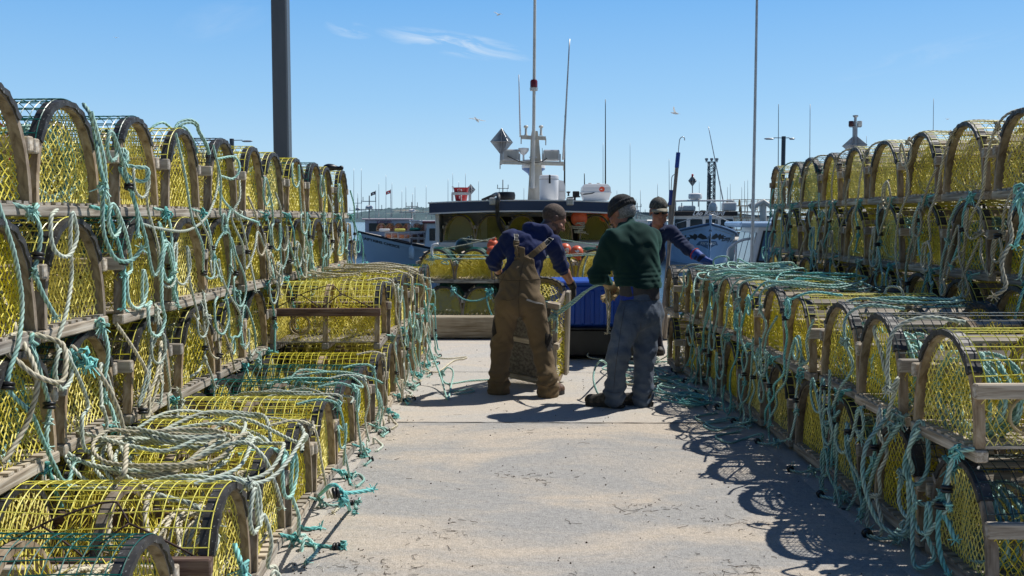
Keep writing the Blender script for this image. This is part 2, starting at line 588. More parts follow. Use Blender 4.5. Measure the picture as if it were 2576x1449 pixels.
# twigs, seaweed scraps and grit on the deck: nobody could count them
m_lit = mottled('dry_seaweed', (0.035, 0.022, 0.012), (0.11, 0.075, 0.045), 30, 0.9)
m_lit2 = mottled('pale_scraps', (0.45, 0.42, 0.36), (0.6, 0.57, 0.5), 30, 0.9)
mb = MB()
for k in range(520):
    y = 3.3 + npr.rand() ** 1.4 * 7.5
    x = npr.uniform(-0.95, 1.75) if npr.rand() < .7 else (-1.0 + abs(npr.normal(0, .10)))
    if npr.rand() < .55:      # scraps gather in drifts
        cx, cy = [(0.35, 3.9), (1.0, 4.1), (-.3, 4.6), (.75, 5.0), (.1, 5.6), (1.1, 4.7), (-.6, 4.1)][npr.randint(7)]
        x, y = cx + npr.normal(0, .13), cy + npr.normal(0, .10)
    L = npr.uniform(.008, .05) if npr.rand() < .85 else npr.uniform(.05, .11)
    a = npr.uniform(0, 2 * PI)
    n = 4
    pts = [np.array([x, y, 0.007])]
    for _ in range(n):
        a += npr.normal(0, .7)
        pts.append(pts[-1] + np.array([math.cos(a), math.sin(a), npr.uniform(-.05, .12)]) * L / n)
    pts = np.array(pts); pts[:, 2] = np.maximum(pts[:, 2], .0065)
    r = npr.uniform(.0006, .0016)
    mb.segs(pts[:-1], pts[1:], r, mi=1 if npr.rand() < .22 else 0)
for k in range(420):
    y = 3.2 + npr.rand() ** 1.5 * 8
    x = npr.uniform(-1.0, 1.75) if npr.rand() < .6 else (-.98 + abs(npr.normal(0, .07)))
    mb.ball((x, y, .006), npr.uniform(.002, .006), 5, 3, mi=1 if npr.rand() < .3 else 0)
lit = mb.build('litter', [m_lit, m_lit2]); tag(lit, 'dry seaweed twigs and grit strewn over the wharf deck', 'litter', kind='stuff')

# curb timber at the wharf edge
mb = MB(); mb.box((0.6, 0, 0.155), (9.2, 0.26, 0.27), bev=0.012)
cb = mb.build('curb_timber', M_timber); cb.location = (0, 12.32, 0)
tag(cb, 'long pressure treated timber curb along the wharf edge', 'curb')

m, nt, b = new_mat('harbour_water')
b.inputs['Base Color'].default_value = (0.012, 0.028, 0.045, 1)
b.inputs['Roughness'].default_value = 0.12
bump(nt, b, noise(nt, 1.4, 5, 0.6, stretch=(0.6, 1.2, 1)), 0.5, 0.15)
WATER_Z = -1.25
sheet('water', -4000, 4000, 12.6, 6000, WATER_Z, m)

m, nt, b = new_mat('hazy_wooded_hill')
f = noise(nt, 0.03, 6, 0.7)
col = ramp(nt, f, [(0.35, (0.035, 0.075, 0.095)), (0.65, (0.075, 0.125, 0.135))])
sel = ramp(nt, noise(nt, 0.012, 4), [(0.62, 0.0), (0.68, 0.7)])
col = mix_col(nt, sel, col, (0.26, 0.24, 0.20))
nt.links.new(col, b.inputs['Base Color']); b.inputs['Roughness'].default_value = 1.0
b.inputs['Emission Color'].default_value = (0.12, 0.20, 0.30, 1); b.inputs['Emission Strength'].default_value = 0.0
M_hill = m
# low wooded shore across the harbour, its skyline ragged with spruce tops
mb = MB()
D = 1200.0
n = 1400
px = np.linspace(700, 2000, n)
hh = 552 - (6 + 20 * np.exp(-((px - 1010) / 130.0) ** 2) + 14 * np.exp(-((px - 1180) / 120.0) ** 2) + 14 * np.exp(-((px - 1750) / 100) ** 2) + 13 * np.exp(-((px - 1450) / 200) ** 2))
tree = np.abs(npr.normal(0, 1.6, n)) * (npr.rand(n) > .4) + 0.8 * np.sin(px * .11) + 0.5 * np.sin(px * .31)
top = np.array([P(a, c - t, D) for a, c, t in zip(px, hh, tree)])
mid_ = top.copy(); mid_[:, 2] *= .5; mid_[:, 1] -= 120
bot = top.copy(); bot[:, 2] = WATER_Z - 1; bot[:, 1] -= 180
back = top.copy(); back[:, 2] = WATER_Z - 1; back[:, 1] += 300
vs = np.concatenate([bot, mid_, top, back])
fl = [[r * n + i, r * n + i + 1, (r + 1) * n + i + 1, (r + 1) * n + i] for r in range(3) for i in range(n - 1)]
mb.add(vs, fl)
tag(mb.build('hills', M_hill), kind='structure')

# ------------------------------------------------------------------ lobster traps
TL, TW, TH = 0.86, 0.60, 0.50
AB, HB, ZB, EX = 0.285, 0.448, 0.055, 2.2


def bow_pt(phi, off=0.0):
    c, s = np.cos(phi), np.sin(phi)
    a, h = AB + off, HB + off
    y = a * np.sign(c) * np.abs(c) ** (2 / EX)
    z = ZB + h * np.abs(s) ** (2 / EX)
    return y, z


def arc_strip(mb, x0, x1, o0, o1, phis):
    n = len(phis)
    yo, zo = bow_pt(phis, o1)
    yi, zi = bow_pt(phis, o0)
    zo, zi = np.maximum(zo, ZB - 0.003), np.maximum(zi, ZB - 0.003)
    vs = np.zeros((n, 4, 3))
    vs[:, 0] = np.stack([np.full(n, x0), yi, zi], 1)
    vs[:, 1] = np.stack([np.full(n, x1), yi, zi], 1)
    vs[:, 2] = np.stack([np.full(n, x1), yo, zo], 1)
    vs[:, 3] = np.stack([np.full(n, x0), yo, zo], 1)
    fl = grid_faces(n, 4, closed_v=True).tolist() + [[0, 1, 2, 3], [(n - 1) * 4 + k for k in (3, 2, 1, 0)]]
    mb.add(vs.reshape(-1, 3), fl)


def inside_bow(y, z, off=-0.012):
    a, h = AB + off, HB + off
    return (np.abs(y) / a) ** EX + (np.maximum(z - ZB, 0) / h) ** EX < 1


def diamond(u0, u1, v0, v1, su, sv, inside, to3, r, seed, jit=0.007, mb=None, drop=0.0):
    rs = np.random.RandomState(seed)
    nu, nv = int((u1 - u0) / su) + 2, int((v1 - v0) / (sv / 2)) + 2
    j, i = np.meshgrid(np.arange(nv), np.arange(nu), indexing='ij')
    U = u0 + i * su + (j % 2) * su / 2 + rs.normal(0, jit, i.shape)
    V = v0 + j * sv / 2 + rs.normal(0, jit, i.shape)
    A, B = [], []
    for dj in (0,):
        for side in (0, 1):
            for jj in range(nv - 1):
                ii = np.arange(nu)
                tgt = ii + (side if jj % 2 else side - 1)
                ok = (tgt >= 0) & (tgt < nu)
                ii, tgt = ii[ok], tgt[ok]
                A.append(np.stack([U[jj, ii], V[jj, ii]], 1))
                B.append(np.stack([U[jj + 1, tgt], V[jj + 1, tgt]], 1))
    A, B = np.concatenate(A), np.concatenate(B)
    ia, ib = inside(A[:, 0], A[:, 1]), inside(B[:, 0], B[:, 1])
    sw = ~ia & ib
    A[sw], B[sw] = B[sw].copy(), A[sw].copy()
    keep = ia | ib
    both = (ia & ib)[keep]
    A, B = A[keep], B[keep]
    lo, hi = np.zeros(len(A)), np.ones(len(A))
    for _ in range(9):
        md = (lo + hi) / 2
        Q = A + (B - A) * md[:, None]
        ins = inside(Q[:, 0], Q[:, 1])
        lo, hi = np.where(ins, md, lo), np.where(ins, hi, md)
    t = np.where(both, 1.0, lo)
    B = A + (B - A) * t[:, None]
    if drop:
        k = rs.rand(len(A)) > drop
        A, B = A[k], B[k]
    mb = mb or MB()
    mb.segs(to3(A[:, 0], A[:, 1]), to3(B[:, 0], B[:, 1]), r)
    return mb


def tangle(mb, n, box, r, seed, length=0.16):
    rs = np.random.RandomState(seed)
    lo, hi = np.array(box[0]), np.array(box[1])
    A, B = [], []
    for _ in range(n):
        p = lo + rs.rand(3) * (hi - lo)
        d = rs.normal(0, 1, 3); d /= np.linalg.norm(d)
        for _k in range(5):
            d = d + rs.normal(0, 0.45, 3); d /= np.linalg.norm(d)
            q = p + d * length / 5
            if not (inside_bow(q[1], q[2]) and abs(q[0]) < TL / 2 - 0.04 and q[2] > 0.07):
                break
            A.append(p); B.append(q); p = q
    if A:
        mb.segs(np.array(A), np.array(B), r)


TM = {}
XB = TL / 2 - 0.027


def build_trap_meshes():
    s = MB(); s.bar((0, -TW / 2, 0.025), (0, TW / 2, 0.025), 0.055, 0.05, bev=0.006)
    # built along local x so that the grain follows the board
    s = MB(); s.box((0, 0, 0.025), (TW, 0.055, 0.05), bev=0.006)
    TM['sill'] = s.mesh('sill', M_lath)
    f = MB()
    for k in range(8):
        y = -0.245 + k * 0.07
        f.box((npr.uniform(-.006, .006), y, 0.0565 + npr.uniform(-.0015, .0015)), (TL - npr.uniform(0, .02), 0.045, 0.012))
    TM['floor'] = f.mesh('floor_slats', M_lath)
    for v in range(3):
        b = MB()
        ph = np.linspace(0, PI, 29)
        arc_strip(b, -0.023 + v * .002, 0.023 - v * .001, -0.024, 0.0, ph)
        TM['bow', v] = b.mesh('bow', M_bow)
        c = MB()
        a0 = math.radians(34 + 6 * v); a1 = math.radians(146 - 5 * v)
        ph = np.linspace(a0, a1, 30)
        n = len(ph)
        wob = 0.002 * np.sin(np.arange(n) * 1.7 + v)
        yo, zo = bow_pt(ph, 0.008); yi, zi = bow_pt(ph, -0.016)
        vs = np.zeros((n, 4, 3))
        for q, (x, y, z) in enumerate(((-0.028, yi, zi), (0.032, yi, zi), (0.032, yo, zo), (-0.028, yo, zo))):
            vs[:, q, 0] = x + (wob if x > 0 else 0)
            vs[:, q, 1] = y + wob * 0.6; vs[:, q, 2] = z + wob
        c.add(vs.reshape(-1, 3), grid_faces(n, 4, closed_v=True).tolist() + [[0, 1, 2, 3], [(n - 1) * 4 + k for k in (3, 2, 1, 0)]])
        TM['cover', v] = c.mesh('bow_cover', M_rubber)
    for v in range(3):
        for key, full in (('wire', True), ('wire_door', False)):
            w = MB()
            rs = np.random.RandomState(50 + v)
            p0 = math.radians(27); p1 = math.radians(153 if full else 112)
            nl, nh = (13 if full else 9), 17
            phs = np.linspace(p0, p1, 28)
            A, B = [], []
            off = lambda x, ph: 0.014 + 0.006 * np.sin(7 * x + v) * np.sin(2 * ph)
            for k in range(nh + 1):
                x = -TL / 2 + 0.012 + k * (TL - 0.024) / nh + rs.normal(0, 0.003)
                xx = x + 0.004 * np.sin(phs * 3 + k)
                y, z = bow_pt(phs, off(x, phs))
                q = np.stack([xx, y, z], 1)
                A.append(q[:-1]); B.append(q[1:])
            for k in range(nl):
                ph = p0 + (p1 - p0) * k / (nl - 1)
                xs = np.linspace(-TL / 2 + .01, TL / 2 - .012, 14)
                y, z = bow_pt(np.full(14, ph) + 0.012 * np.sin(xs * 9 + k), off(xs, ph))
                q = np.stack([xs, y, z], 1)
                A.append(q[:-1]); B.append(q[1:])
            w.segs(np.concatenate(A), np.concatenate(B), 0.0024, n=4)
            for col, mt in (('yellow', M_yellow_wire), ('green', M_green_wire), ('dark', M_dark_wire)):
                TM[key, col, v] = w.mesh('wire_mesh', mt)
    r = MB(); r.box((0, 0, 0), (TL + 0.01, 0.04, 0.062), bev=0.005)
    TM['rail'] = r.mesh('side_rail', M_lath); TM['rail_dark'] = r.mesh('side_rail', M_brownwood)
    l = MB(); l.box((0, 0, 0), (TL, 0.014, 0.055), bev=0.003)
    TM['lath'] = l.mesh('door_lath', M_lath)
    for v in range(5):
        bx, by, bz = rng.uniform(.01, .03), rng.uniform(-.1, .1), rng.uniform(.15, .3)
        sv = rng.choice([0.048, 0.054, 0.060])
        su = rng.choice([0.032, 0.035, 0.038])
        g = lambda y, z: np.stack([-bx * np.exp(-((y - by) ** 2 + (z - bz) ** 2) / .03) + 0.006 * np.sin(17 * y + v), y, z], -1)
        mb = diamond(-0.29, 0.29, 0.06, 0.5, su, sv, lambda y, z: inside_bow(y, z) & (z > 0.062), g, 0.0025, 100 + v, 0.003)
        # net lashed along the bow
        ph = np.linspace(0.15, PI - 0.15, 40)
        y, z = bow_pt(ph, -0.016)
        q = np.stack([np.full(40, 0.0), y, z], 1)
        mb.segs(q[:-1], q[1:], 0.0028)
        TM['end', v] = mb.mesh('end_net', M_yellow_net)
        if v < 2:
            TM['end_tan', v] = mb.mesh('end_net', M_tan_net)
        # inner head nets: two cones and a cross curtain plus loose twine
        mb = MB()
        xc = rng.uniform(-.05, .1)
        cur = lambda y, z: np.stack([xc + 0.09 * np.exp(-((y) ** 2 + (z - .22) ** 2) / .02) + 0.015 * np.sin(14 * y) * np.sin(9 * z), y, z], -1)
        diamond(-0.29, 0.29, 0.06, 0.5, 0.04, 0.06, lambda y, z: inside_bow(y, z, -0.03) & (z > 0.065), cur, 0.0020, 200 + v, 0.006, mb)
        cur2 = lambda y, z: np.stack([xc - 0.22 - 0.10 * np.exp(-((y) ** 2 + (z - .22) ** 2) / .015) + 0.02 * np.sin(11 * y + 4 * z), y, z], -1)
        diamond(-0.29, 0.29, 0.06, 0.5, 0.042, 0.06, lambda y, z: inside_bow(y, z, -0.03) & (z > 0.065), cur2, 0.0020, 230 + v, 0.007, mb)
        for sgn in (-1, 1):   # funnel from the side to the ring
            x0 = 0.2
            th0 = rng.uniform(0, 6)
            def cone(u, t, sgn=sgn, x0=x0):
                r_ = 0.19 * (1 - t) + 0.065 * t
                yy = sgn * (AB - 0.03 - 0.16 * t)
                return np.stack([x0 + r_ * np.cos(u) * (1 if t is None else 1.0), yy + 0 * u, np.clip(0.22 + r_ * 0.75 * np.sin(u), 0.07, 0.4)], -1)
            diamond(0, 2 * PI, 0, 1, 0.28, 0.33, lambda u, t: (t >= 0) & (t <= 1) & (u >= 0) & (u <= 6.3), cone, 0.0020, 260 + v, 0.02, mb)
        tangle(mb, 26, ((-.35, -.25, .08), (.36, .25, .42)), 0.0018, 300 + v)
        TM['inner', v] = mb.mesh('parlour_net', M_yellow_net)
        tangle(mb, 420, ((0.12, -.27, .08), (.37, .27, .46)), 0.0028, 400 + v, 0.12)
        TM['fuzz', v] = mb.mesh('parlour_net', M_yellow_net)
        # side net between rail and floor
        sid = MB()
        xr = 0.2 - 0.0
        sd = lambda x, z: np.stack([x, (AB - 0.014) + 0 * x - 0.012 * np.exp(-((x - xr) ** 2) / .02), z], -1)
        diamond(-.42, .42, 0.06, 0.3, 0.036, 0.056, lambda x, z: (np.abs(x) < TL / 2 - .03) & (z > .064) & (z < .285) & ((x - xr) ** 2 + (z - .19) ** 2 > .072 ** 2), sd, 0.0022, 500 + v, 0.004, sid)
        TM['side', v] = sid.mesh('side_net', M_yellow_net)
    rg = MB()
    t = np.linspace(0, 2 * PI, 25)[:-1]
    for rr, dy in ((0.078, 0.0), (0.064, -0.05)):
        rg.tube(np.stack([0.2 + rr * np.cos(t), np.full(24, AB - 0.018 + dy), 0.19 + rr * np.sin(t)], 1), 0.0065, 6, closed=True)
    TM['ring'] = rg.mesh('entrance_ring', M_ring, smooth='all')
    wt = MB()
    wt.box((-0.2, 0.0, 0.085), (0.26, 0.3, 0.04), bev=0.01)
    TM['weight'] = wt.mesh('ballast_weight', M_concrete_weight)
    cd = MB()
    pts = [(-.40, -.262, .31), (-.2, -.22, .425), (-.02, -.17, .485), (.05, -.15, .488), (.12, -.22, .43), (-.03, -.262, .32), (.14, -.23, .41), (.39, -.262, .31)]
    for a, b2 in ((0, 1), (1, 2), (2, 3), (3, 4), (1, 5), (5, 4), (4, 7)):
        a_, b_ = np.array(pts[a]), np.array(pts[b2])
        q = np.linspace(0, 1, 6)[:, None] * (b_ - a_) + a_
        q[:, 1] -= 0.012 * 0; q[1:-1, 2] += 0.004
        cd.tube(q, 0.0042, 6)
    TM['cord'] = cd.mesh('bridle_cord', M_cord, smooth='all')
    hk = MB()
    hk.box((0, 0, 0), (0.16, 0.012, 0.07), bev=0.004)
    TM['tag'] = hk.mesh('escape_panel', M_blackplastic)


build_trap_meshes()


def make_trap(loc, rz, label, group, top='yellow', door=False, v=0, fuzz=False, cord=False, tan=False, ballast=False, dark_rail=False, tilt=(0, 0), R=None, lean=True, inner=True, both=True):
    t = empty('lobster_trap', loc, rz, R)
    if R is None:
        t.rotation_euler = (tilt[0], tilt[1], rz)
    tag(t, label, 'lobster trap', group)
    for x in (-XB, 0, XB):
        o = link('sill', TM['sill'], t); o.location = (x, 0, 0); o.rotation_euler = (0, 0, PI / 2)
    link('floor_slats', TM['floor'], t)
    for k, x in enumerate((-XB, 0, XB)):
        o = link('bow', TM['bow', (v + k) % 3], t); o.location = (x, 0, 0)
        if k == 1:
            o.scale = (0.9, 0.985, 0.985)
    for k, x in enumerate((-XB, XB)):
        o = link('bow_cover', TM['cover', (v + k) % 3], t); o.location = (x, 0, 0)
        if k == 0:
            o.rotation_euler = (0, 0, PI)
    link('wire_mesh', TM['wire_door' if door else 'wire', top, v % 3], t)
    rail = TM['rail_dark' if dark_rail else 'rail']
    for sy in (-1, 1):
        o = link('side_rail', rail, t); o.location = (0, sy * (AB - 0.006), 0.292)
    if door:
        for k, ph in enumerate((math.radians(122), math.radians(140))):
            y, z = bow_pt(ph, 0.009)
            o = link('door_lath', TM['lath'], t); o.location = (0, float(y), float(z))
            o.rotation_euler = (math.radians(62 if k == 0 else 40) , 0, 0)
    for k, sx in enumerate((1, -1)):
        if sx < 0 and not both:
            continue
        o = link('end_net', TM['end_tan', v % 2] if tan else TM['end', (v + 2 * k) % 5], t)
        o.location = (sx * (XB - 0.015), 0, 0)
        if sx < 0:
            o.rotation_euler = (0, 0, PI)
    for k, sy in enumerate((1, -1)):
        o = link('side_net', TM['side', (v + k) % 5], t)
        if sy < 0:
            o.rotation_euler = (0, 0, PI)
    if inner:
        link('parlour_net', TM['fuzz' if fuzz else 'inner', v % 5], t)
    for sy in (0, 1):
        o = link('entrance_ring', TM['ring'], t)
        if sy:
            o.rotation_euler = (0, 0, PI)
    if ballast:
        link('ballast_weight', TM['weight'], t)
    if cord:
        link('bridle_cord', TM['cord'], t)
    return t


ORD = ['nearest', 'second', 'third', 'fourth', 'fifth', 'sixth', 'seventh', 'eighth', 'ninth', 'tenth', 'eleventh', 'twelfth', 'thirteenth', 'fourteenth', 'fifteenth']
LAYER = {0: 'bottom', 1: 'lower', 2: 'second', 3: 'top'}
TRAPS = {}


def pos_label(kind, i, lay, stack):
    if i == 0:
        return f'{kind} nearest the camera in the {lay} of the {stack}'
    return f'{kind}, {ORD[i]} from near end in the {lay} of the {stack}'


# tall stack on the left: four layers
LBX = lambda Y: -1.945 + 0.02 * (Y - 4.0)
for lev in range(4):
    z = lev * 0.517
    for i in range(11):
        Y = 3.60 + 0.67 * i + (0.0, 0.06, -0.08, 0.0)[lev] + rng.uniform(-.02, .02)
        if lev == 0 and i > 8:
            pass
        top = 'green' if (lev, i) in ((3, 1), (3, 2), (3, 8), (2, 2), (1, 1), (1, 5)) else 'yellow'
        if (lev, i) == (3, 4): top = 'dark'
        X = LBX(Y) - TL / 2 + rng.uniform(-.025, .03) + (0.03 if lev < 3 else 0)
        kind = {'yellow': 'yellow meshed trap', 'green': 'green topped trap', 'dark': 'dark meshed trap'}[top]
        layn = {0: 'bottom layer', 1: 'lower layer', 2: 'second layer', 3: 'top layer'}[lev]
        TRAPS['LB', lev, i] = make_trap((X, Y, z), rng.uniform(-.035, .035), pos_label(kind, i, layn, 'tall left stack'), 'lobster traps in the tall left stack',
                                        top, door=False, v=rng.randrange(15), tilt=(rng.uniform(-.006, .006), rng.uniform(-.006, .006)))
# low row in front of it: one layer near, two layers farther on
LFX = lambda Y: -1.10 + 0.022 * (Y - 3.6)
for i in range(13):
    Y = 2.985 + 0.605 * i
    if i == 1: Y += .03
    top = 'green' if i in (0, 5, 6) else 'yellow'
    kind = {'yellow': 'yellow meshed trap', 'green': 'green meshed trap'}[top]
    TRAPS['LF', 0, i] = make_trap((LFX(Y) - TL / 2 - (.06 if i == 0 else 0) + rng.uniform(-.015, .015), Y, 0.006), rng.uniform(-.03, .03),
                                  pos_label(kind, i, 'bottom layer', 'low left row'), 'lobster traps in the low left row', top, v=rng.randrange(15), cord=(i == 1), dark_rail=(i == 1))
for i in range(6):
    Y = [7.70, 8.30, 8.90, 9.48, 10.05, 10.62][i]
    top = 'green' if i == 5 else 'yellow'
    kind = {'yellow': 'yellow meshed trap', 'green': 'green meshed trap'}[top]
    TRAPS['LF', 1, i] = make_trap((-1.04 + 0.02 * i - TL / 2, Y, 0.525), rng.uniform(-.03, .03),
                                  pos_label(kind, i, 'upper layer', 'low left row'), 'lobster traps in the low left row', top, v=rng.randrange(15), cord=(i == 0), dark_rail=(i == 0))
# low double row on the right
RFX = lambda Y: 1.875 - 0.018 * (Y - 4.1)
for lev in range(2):
    for i in range(10):
        Y = [4.12, 4.79, 5.44, 6.06, 6.69, 7.36, 8.0, 8.62, 9.24, 9.86][i] + (0.0, -0.16)[1 - lev] + (0 if lev else rng.uniform(-.03, .03))
        if lev == 1:
            top = 'yellow' if i in (0, 3, 5) else ('green' if i in (6, 7) else 'dark')
        else:
            top = 'dark' if i in (0, 1) else 'yellow'
        kind = {'yellow': 'yellow meshed trap', 'green': 'green meshed trap', 'dark': 'dark meshed trap'}[top]
        TRAPS['RF', lev, i] = make_trap((RFX(Y) + TL / 2 + rng.uniform(-.02, .02) - (0, .06, .13)[max(0, i - 7)], Y, 0.026 + lev * 0.527), PI + rng.uniform(-.035, .035),
                                        pos_label(kind, i, 'upper layer' if lev else 'bottom layer', 'low right row'), 'lobster traps in the low right row',
                                        top, door=True, v=rng.randrange(15), tan=(lev == 1 and i == 9))
# tall stack behind it
RBX = lambda Y: 2.96 + 0.035 * (Y - 5.6)
for lev in range(4):
    for i in range(9):
        Y = 5.58 + 0.74 * i + (0, .05, -.08, 0)[lev] + rng.uniform(-.02, .02)
        top = 'green' if (lev, i) in ((3, 6), (3, 7)) else ('dark' if (lev, i) in ((3, 0), (3, 5)) else 'yellow')
        kind = {'yellow': 'yellow meshed trap', 'green': 'green topped trap', 'dark': 'dark meshed trap'}[top]
        layn = {0: 'bottom layer', 1: 'lower layer', 2: 'second layer', 3: 'top layer'}[lev]
        TRAPS['RB', lev, i] = make_trap((RBX(Y) + TL / 2 + rng.uniform(-.03, .03), Y, (.118, .634, 1.150, 1.666)[lev]), PI + rng.uniform(-.04, .04),
                                        pos_label(kind, i, layn, 'tall right stack'), 'lobster traps in the tall right stack', top, door=True, v=rng.randrange(15),
                                        tilt=(rng.uniform(-.006, .006), rng.uniform(-.006, .006)), tan=(lev == 3 and i == 8))

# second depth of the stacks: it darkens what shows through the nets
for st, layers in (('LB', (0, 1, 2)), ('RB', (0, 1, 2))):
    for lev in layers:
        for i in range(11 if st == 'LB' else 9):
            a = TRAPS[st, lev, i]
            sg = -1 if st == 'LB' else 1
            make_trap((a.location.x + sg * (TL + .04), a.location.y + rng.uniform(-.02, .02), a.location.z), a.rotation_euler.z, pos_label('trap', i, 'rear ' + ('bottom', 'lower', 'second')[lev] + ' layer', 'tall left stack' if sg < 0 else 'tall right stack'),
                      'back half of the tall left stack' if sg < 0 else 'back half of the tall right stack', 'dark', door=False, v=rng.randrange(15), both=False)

# planks that keep the tall right stack off the deck
for k, dx in enumerate((.12, .72, 1.04, 1.62)):
    mb = MB(); mb.box((0, 0, .057), (7.0, .14, .112), bev=.008)
    o = mb.build('dunnage_plank', M_timber); o.location = (RBX(8.5) + dx, 8.5, 0); o.rotation_euler = (0, 0, PI / 2 - .035)
    tag(o, f'long plank on the deck under the tall right stack, {ORD[k]} to the lane', 'plank', 'planks under the tall right stack')

# ------------------------------------------------------------------ bodies grown from smooth distance fields
class SDF:
    def __init__(self, lo, hi, h):
        self.lo, self.h = np.asarray(lo, np.float32), h
        self.n = np.ceil((np.asarray(hi) - self.lo) / h).astype(int) + 1
        self.d = np.full(self.n, 1.0, np.float32)
        self.ax = [self.lo[k] + h * np.arange(self.n[k], dtype=np.float32) for k in range(3)]

    def _slice(self, blo, bhi, pad):
        i0 = np.clip(((np.asarray(blo) - pad - self.lo) / self.h).astype(int), 0, self.n - 1)
        i1 = np.clip(((np.asarray(bhi) + pad - self.lo) / self.h).astype(int) + 2, 1, self.n)
        sl = tuple(slice(a, b) for a, b in zip(i0, i1))
        p = np.stack(np.meshgrid(*[self.ax[k][sl[k]] for k in range(3)], indexing='ij'), -1)
        return sl, p

    def _merge(self, sl, v, k, op='add'):
        a = self.d[sl]
        if op == 'add':
            if k > 0:
                t = np.clip(0.5 + 0.5 * (a - v) / k, 0, 1)
                self.d[sl] = a * (1 - t) + v * t - k * t * (1 - t)
            else:
                self.d[sl] = np.minimum(a, v)
        elif op == 'cut':
            v = -v
            if k > 0:
                t = np.clip(0.5 - 0.5 * (a - v) / k, 0, 1)
                self.d[sl] = a * (1 - t) + v * t + k * t * (1 - t)
            else:
                self.d[sl] = np.maximum(a, v)

    def cone(self, a, b, r1, r2, k=0.03, flat=None, q=1.0, op='add'):
        """tapered capsule; flattened to q of its width along the unit vector flat"""
        a, b = np.asarray(a, np.float32), np.asarray(b, np.float32)
        R = max(r1, r2)
        sl, p = self._slice(np.minimum(a, b) - R, np.maximum(a, b) + R, k + 0.03)
        w = p - a
        ab = b - a
        if flat is not None:
            fl = np.asarray(flat, np.float32); fl = fl / np.linalg.norm(fl)
            w = w + (w @ fl)[..., None] * fl * (1 / q - 1)
            ab = ab + (ab @ fl) * fl * (1 / q - 1)
        t = np.clip((w @ ab) / max(float(ab @ ab), 1e-9), 0, 1)
        d = np.linalg.norm(w - t[..., None] * ab, axis=-1) - (r1 + (r2 - r1) * t)
        if flat is not None:
            d = d * (q if q < 1 else 1.0)
        self._merge(sl, d, k, op)
        return self

    def ell(self, c, r, R=None, k=0.02, op='add'):
        c, r = np.asarray(c, np.float32), np.asarray(r, np.float32)
        m = r.max()
        sl, p = self._slice(c - m, c + m, k + 0.03)
        w = p - c
        if R is not None:
            w = w @ np.asarray(R, np.float32)
        k0 = np.linalg.norm(w / r, axis=-1)
        k1 = np.linalg.norm(w / (r * r), axis=-1)
        self._merge(sl, k0 * (k0 - 1) / np.maximum(k1, 1e-6), k, op)
        return self

    def rbox(self, c, half, R=None, rad=0.01, k=0.01, op='add'):
        c, half = np.asarray(c, np.float32), np.asarray(half, np.float32)
        m = np.linalg.norm(half)
        sl, p = self._slice(c - m, c + m, k + 0.03)
        w = p - c
        if R is not None:
            w = w @ np.asarray(R, np.float32)
        qv = np.abs(w) - (half - rad)
        d = np.linalg.norm(np.maximum(qv, 0), axis=-1) + np.minimum(qv.max(-1), 0) - rad
        self._merge(sl, d, k, op)
        return self

    def field(self, fn, band=None):
        m = self.d < .05
        if band:
            m &= self.d > -band
        i, j, k = np.nonzero(m)
        p = np.stack([self.ax[0][i], self.ax[1][j], self.ax[2][k]], -1)
        self.d[i, j, k] = fn(p, self.d[i, j, k])
        return self

    def surface(self):
        d = self.d
        io = np.argwhere((d < 0).any((1, 2))).ravel(); jo = np.argwhere((d < 0).any((0, 2))).ravel(); ko = np.argwhere((d < 0).any((0, 1))).ravel()
        b0 = [max(int(q[0]) - 2, 0) for q in (io, jo, ko)]
        d = d[b0[0]:io[-1] + 3, b0[1]:jo[-1] + 3, b0[2]:ko[-1] + 3].copy()
        base = self.lo + self.h * np.array(b0)
        d[0], d[-1] = 1, 1
        d[:, 0], d[:, -1] = 1, 1
        d[:, :, 0], d[:, :, -1] = 1, 1
        ins = d < 0
        nx, ny, nz = d.shape
        acc = np.zeros((nx - 1, ny - 1, nz - 1, 3), np.float32)
        cnt = np.zeros((nx - 1, ny - 1, nz - 1), np.float32)
        offs = [(0, 0), (0, 1), (1, 0), (1, 1)]
        cross = []
        for ax in range(3):
            o = [k for k in range(3) if k != ax]
            s0 = [slice(None)] * 3; s1 = [slice(None)] * 3
            s0[ax], s1[ax] = slice(0, -1), slice(1, None)
            a, b = d[tuple(s0)], d[tuple(s1)]
            sc = ins[tuple(s0)] != ins[tuple(s1)]
            cross.append(sc)
            den = np.where(np.abs(a - b) < 1e-9, 1e-9, a - b)
            t = np.clip(a / den, 0, 1)
            for (i, j) in offs:
                sl = [slice(None)] * 3
                L = [nx, ny, nz]
                sl[o[0]] = slice(i, L[o[0]] - 1 + i); sl[o[1]] = slice(j, L[o[1]] - 1 + j)
                m = sc[tuple(sl)]
                tt = np.where(m, t[tuple(sl)], 0)
                acc[..., ax] += tt
                acc[..., o[0]] += np.where(m, i, 0)
                acc[..., o[1]] += np.where(m, j, 0)
                cnt += m
        cell = cnt > 0
        idx = -np.ones(cell.shape, int)
        idx[cell] = np.arange(cell.sum())
        ijk = np.argwhere(cell)
        V = base + self.h * (ijk + acc[cell] / cnt[cell][:, None])
        F = []
        for ax in range(3):
            o = [k for k in range(3) if k != ax]
            sc = cross[ax].copy()
            for e in o:
                sl = [slice(None)] * 3; sl[e] = 0; sc[tuple(sl)] = False
                sl[e] = -1; sc[tuple(sl)] = False
            pts = np.argwhere(sc)
            if len(pts) == 0:
                continue
            q = []
            for (i, j) in ((-1, -1), (0, -1), (0, 0), (-1, 0)):
                c = pts.copy(); c[:, o[0]] += i; c[:, o[1]] += j
                q.append(idx[c[:, 0], c[:, 1], c[:, 2]])
            q = np.stack(q, 1)
            flip = ins[pts[:, 0], pts[:, 1], pts[:, 2]]
            if ax == 1:
                flip = ~flip
            q[~flip] = q[~flip][:, ::-1]
            F.append(q[(q >= 0).all(1)])
        return V, np.concatenate(F)

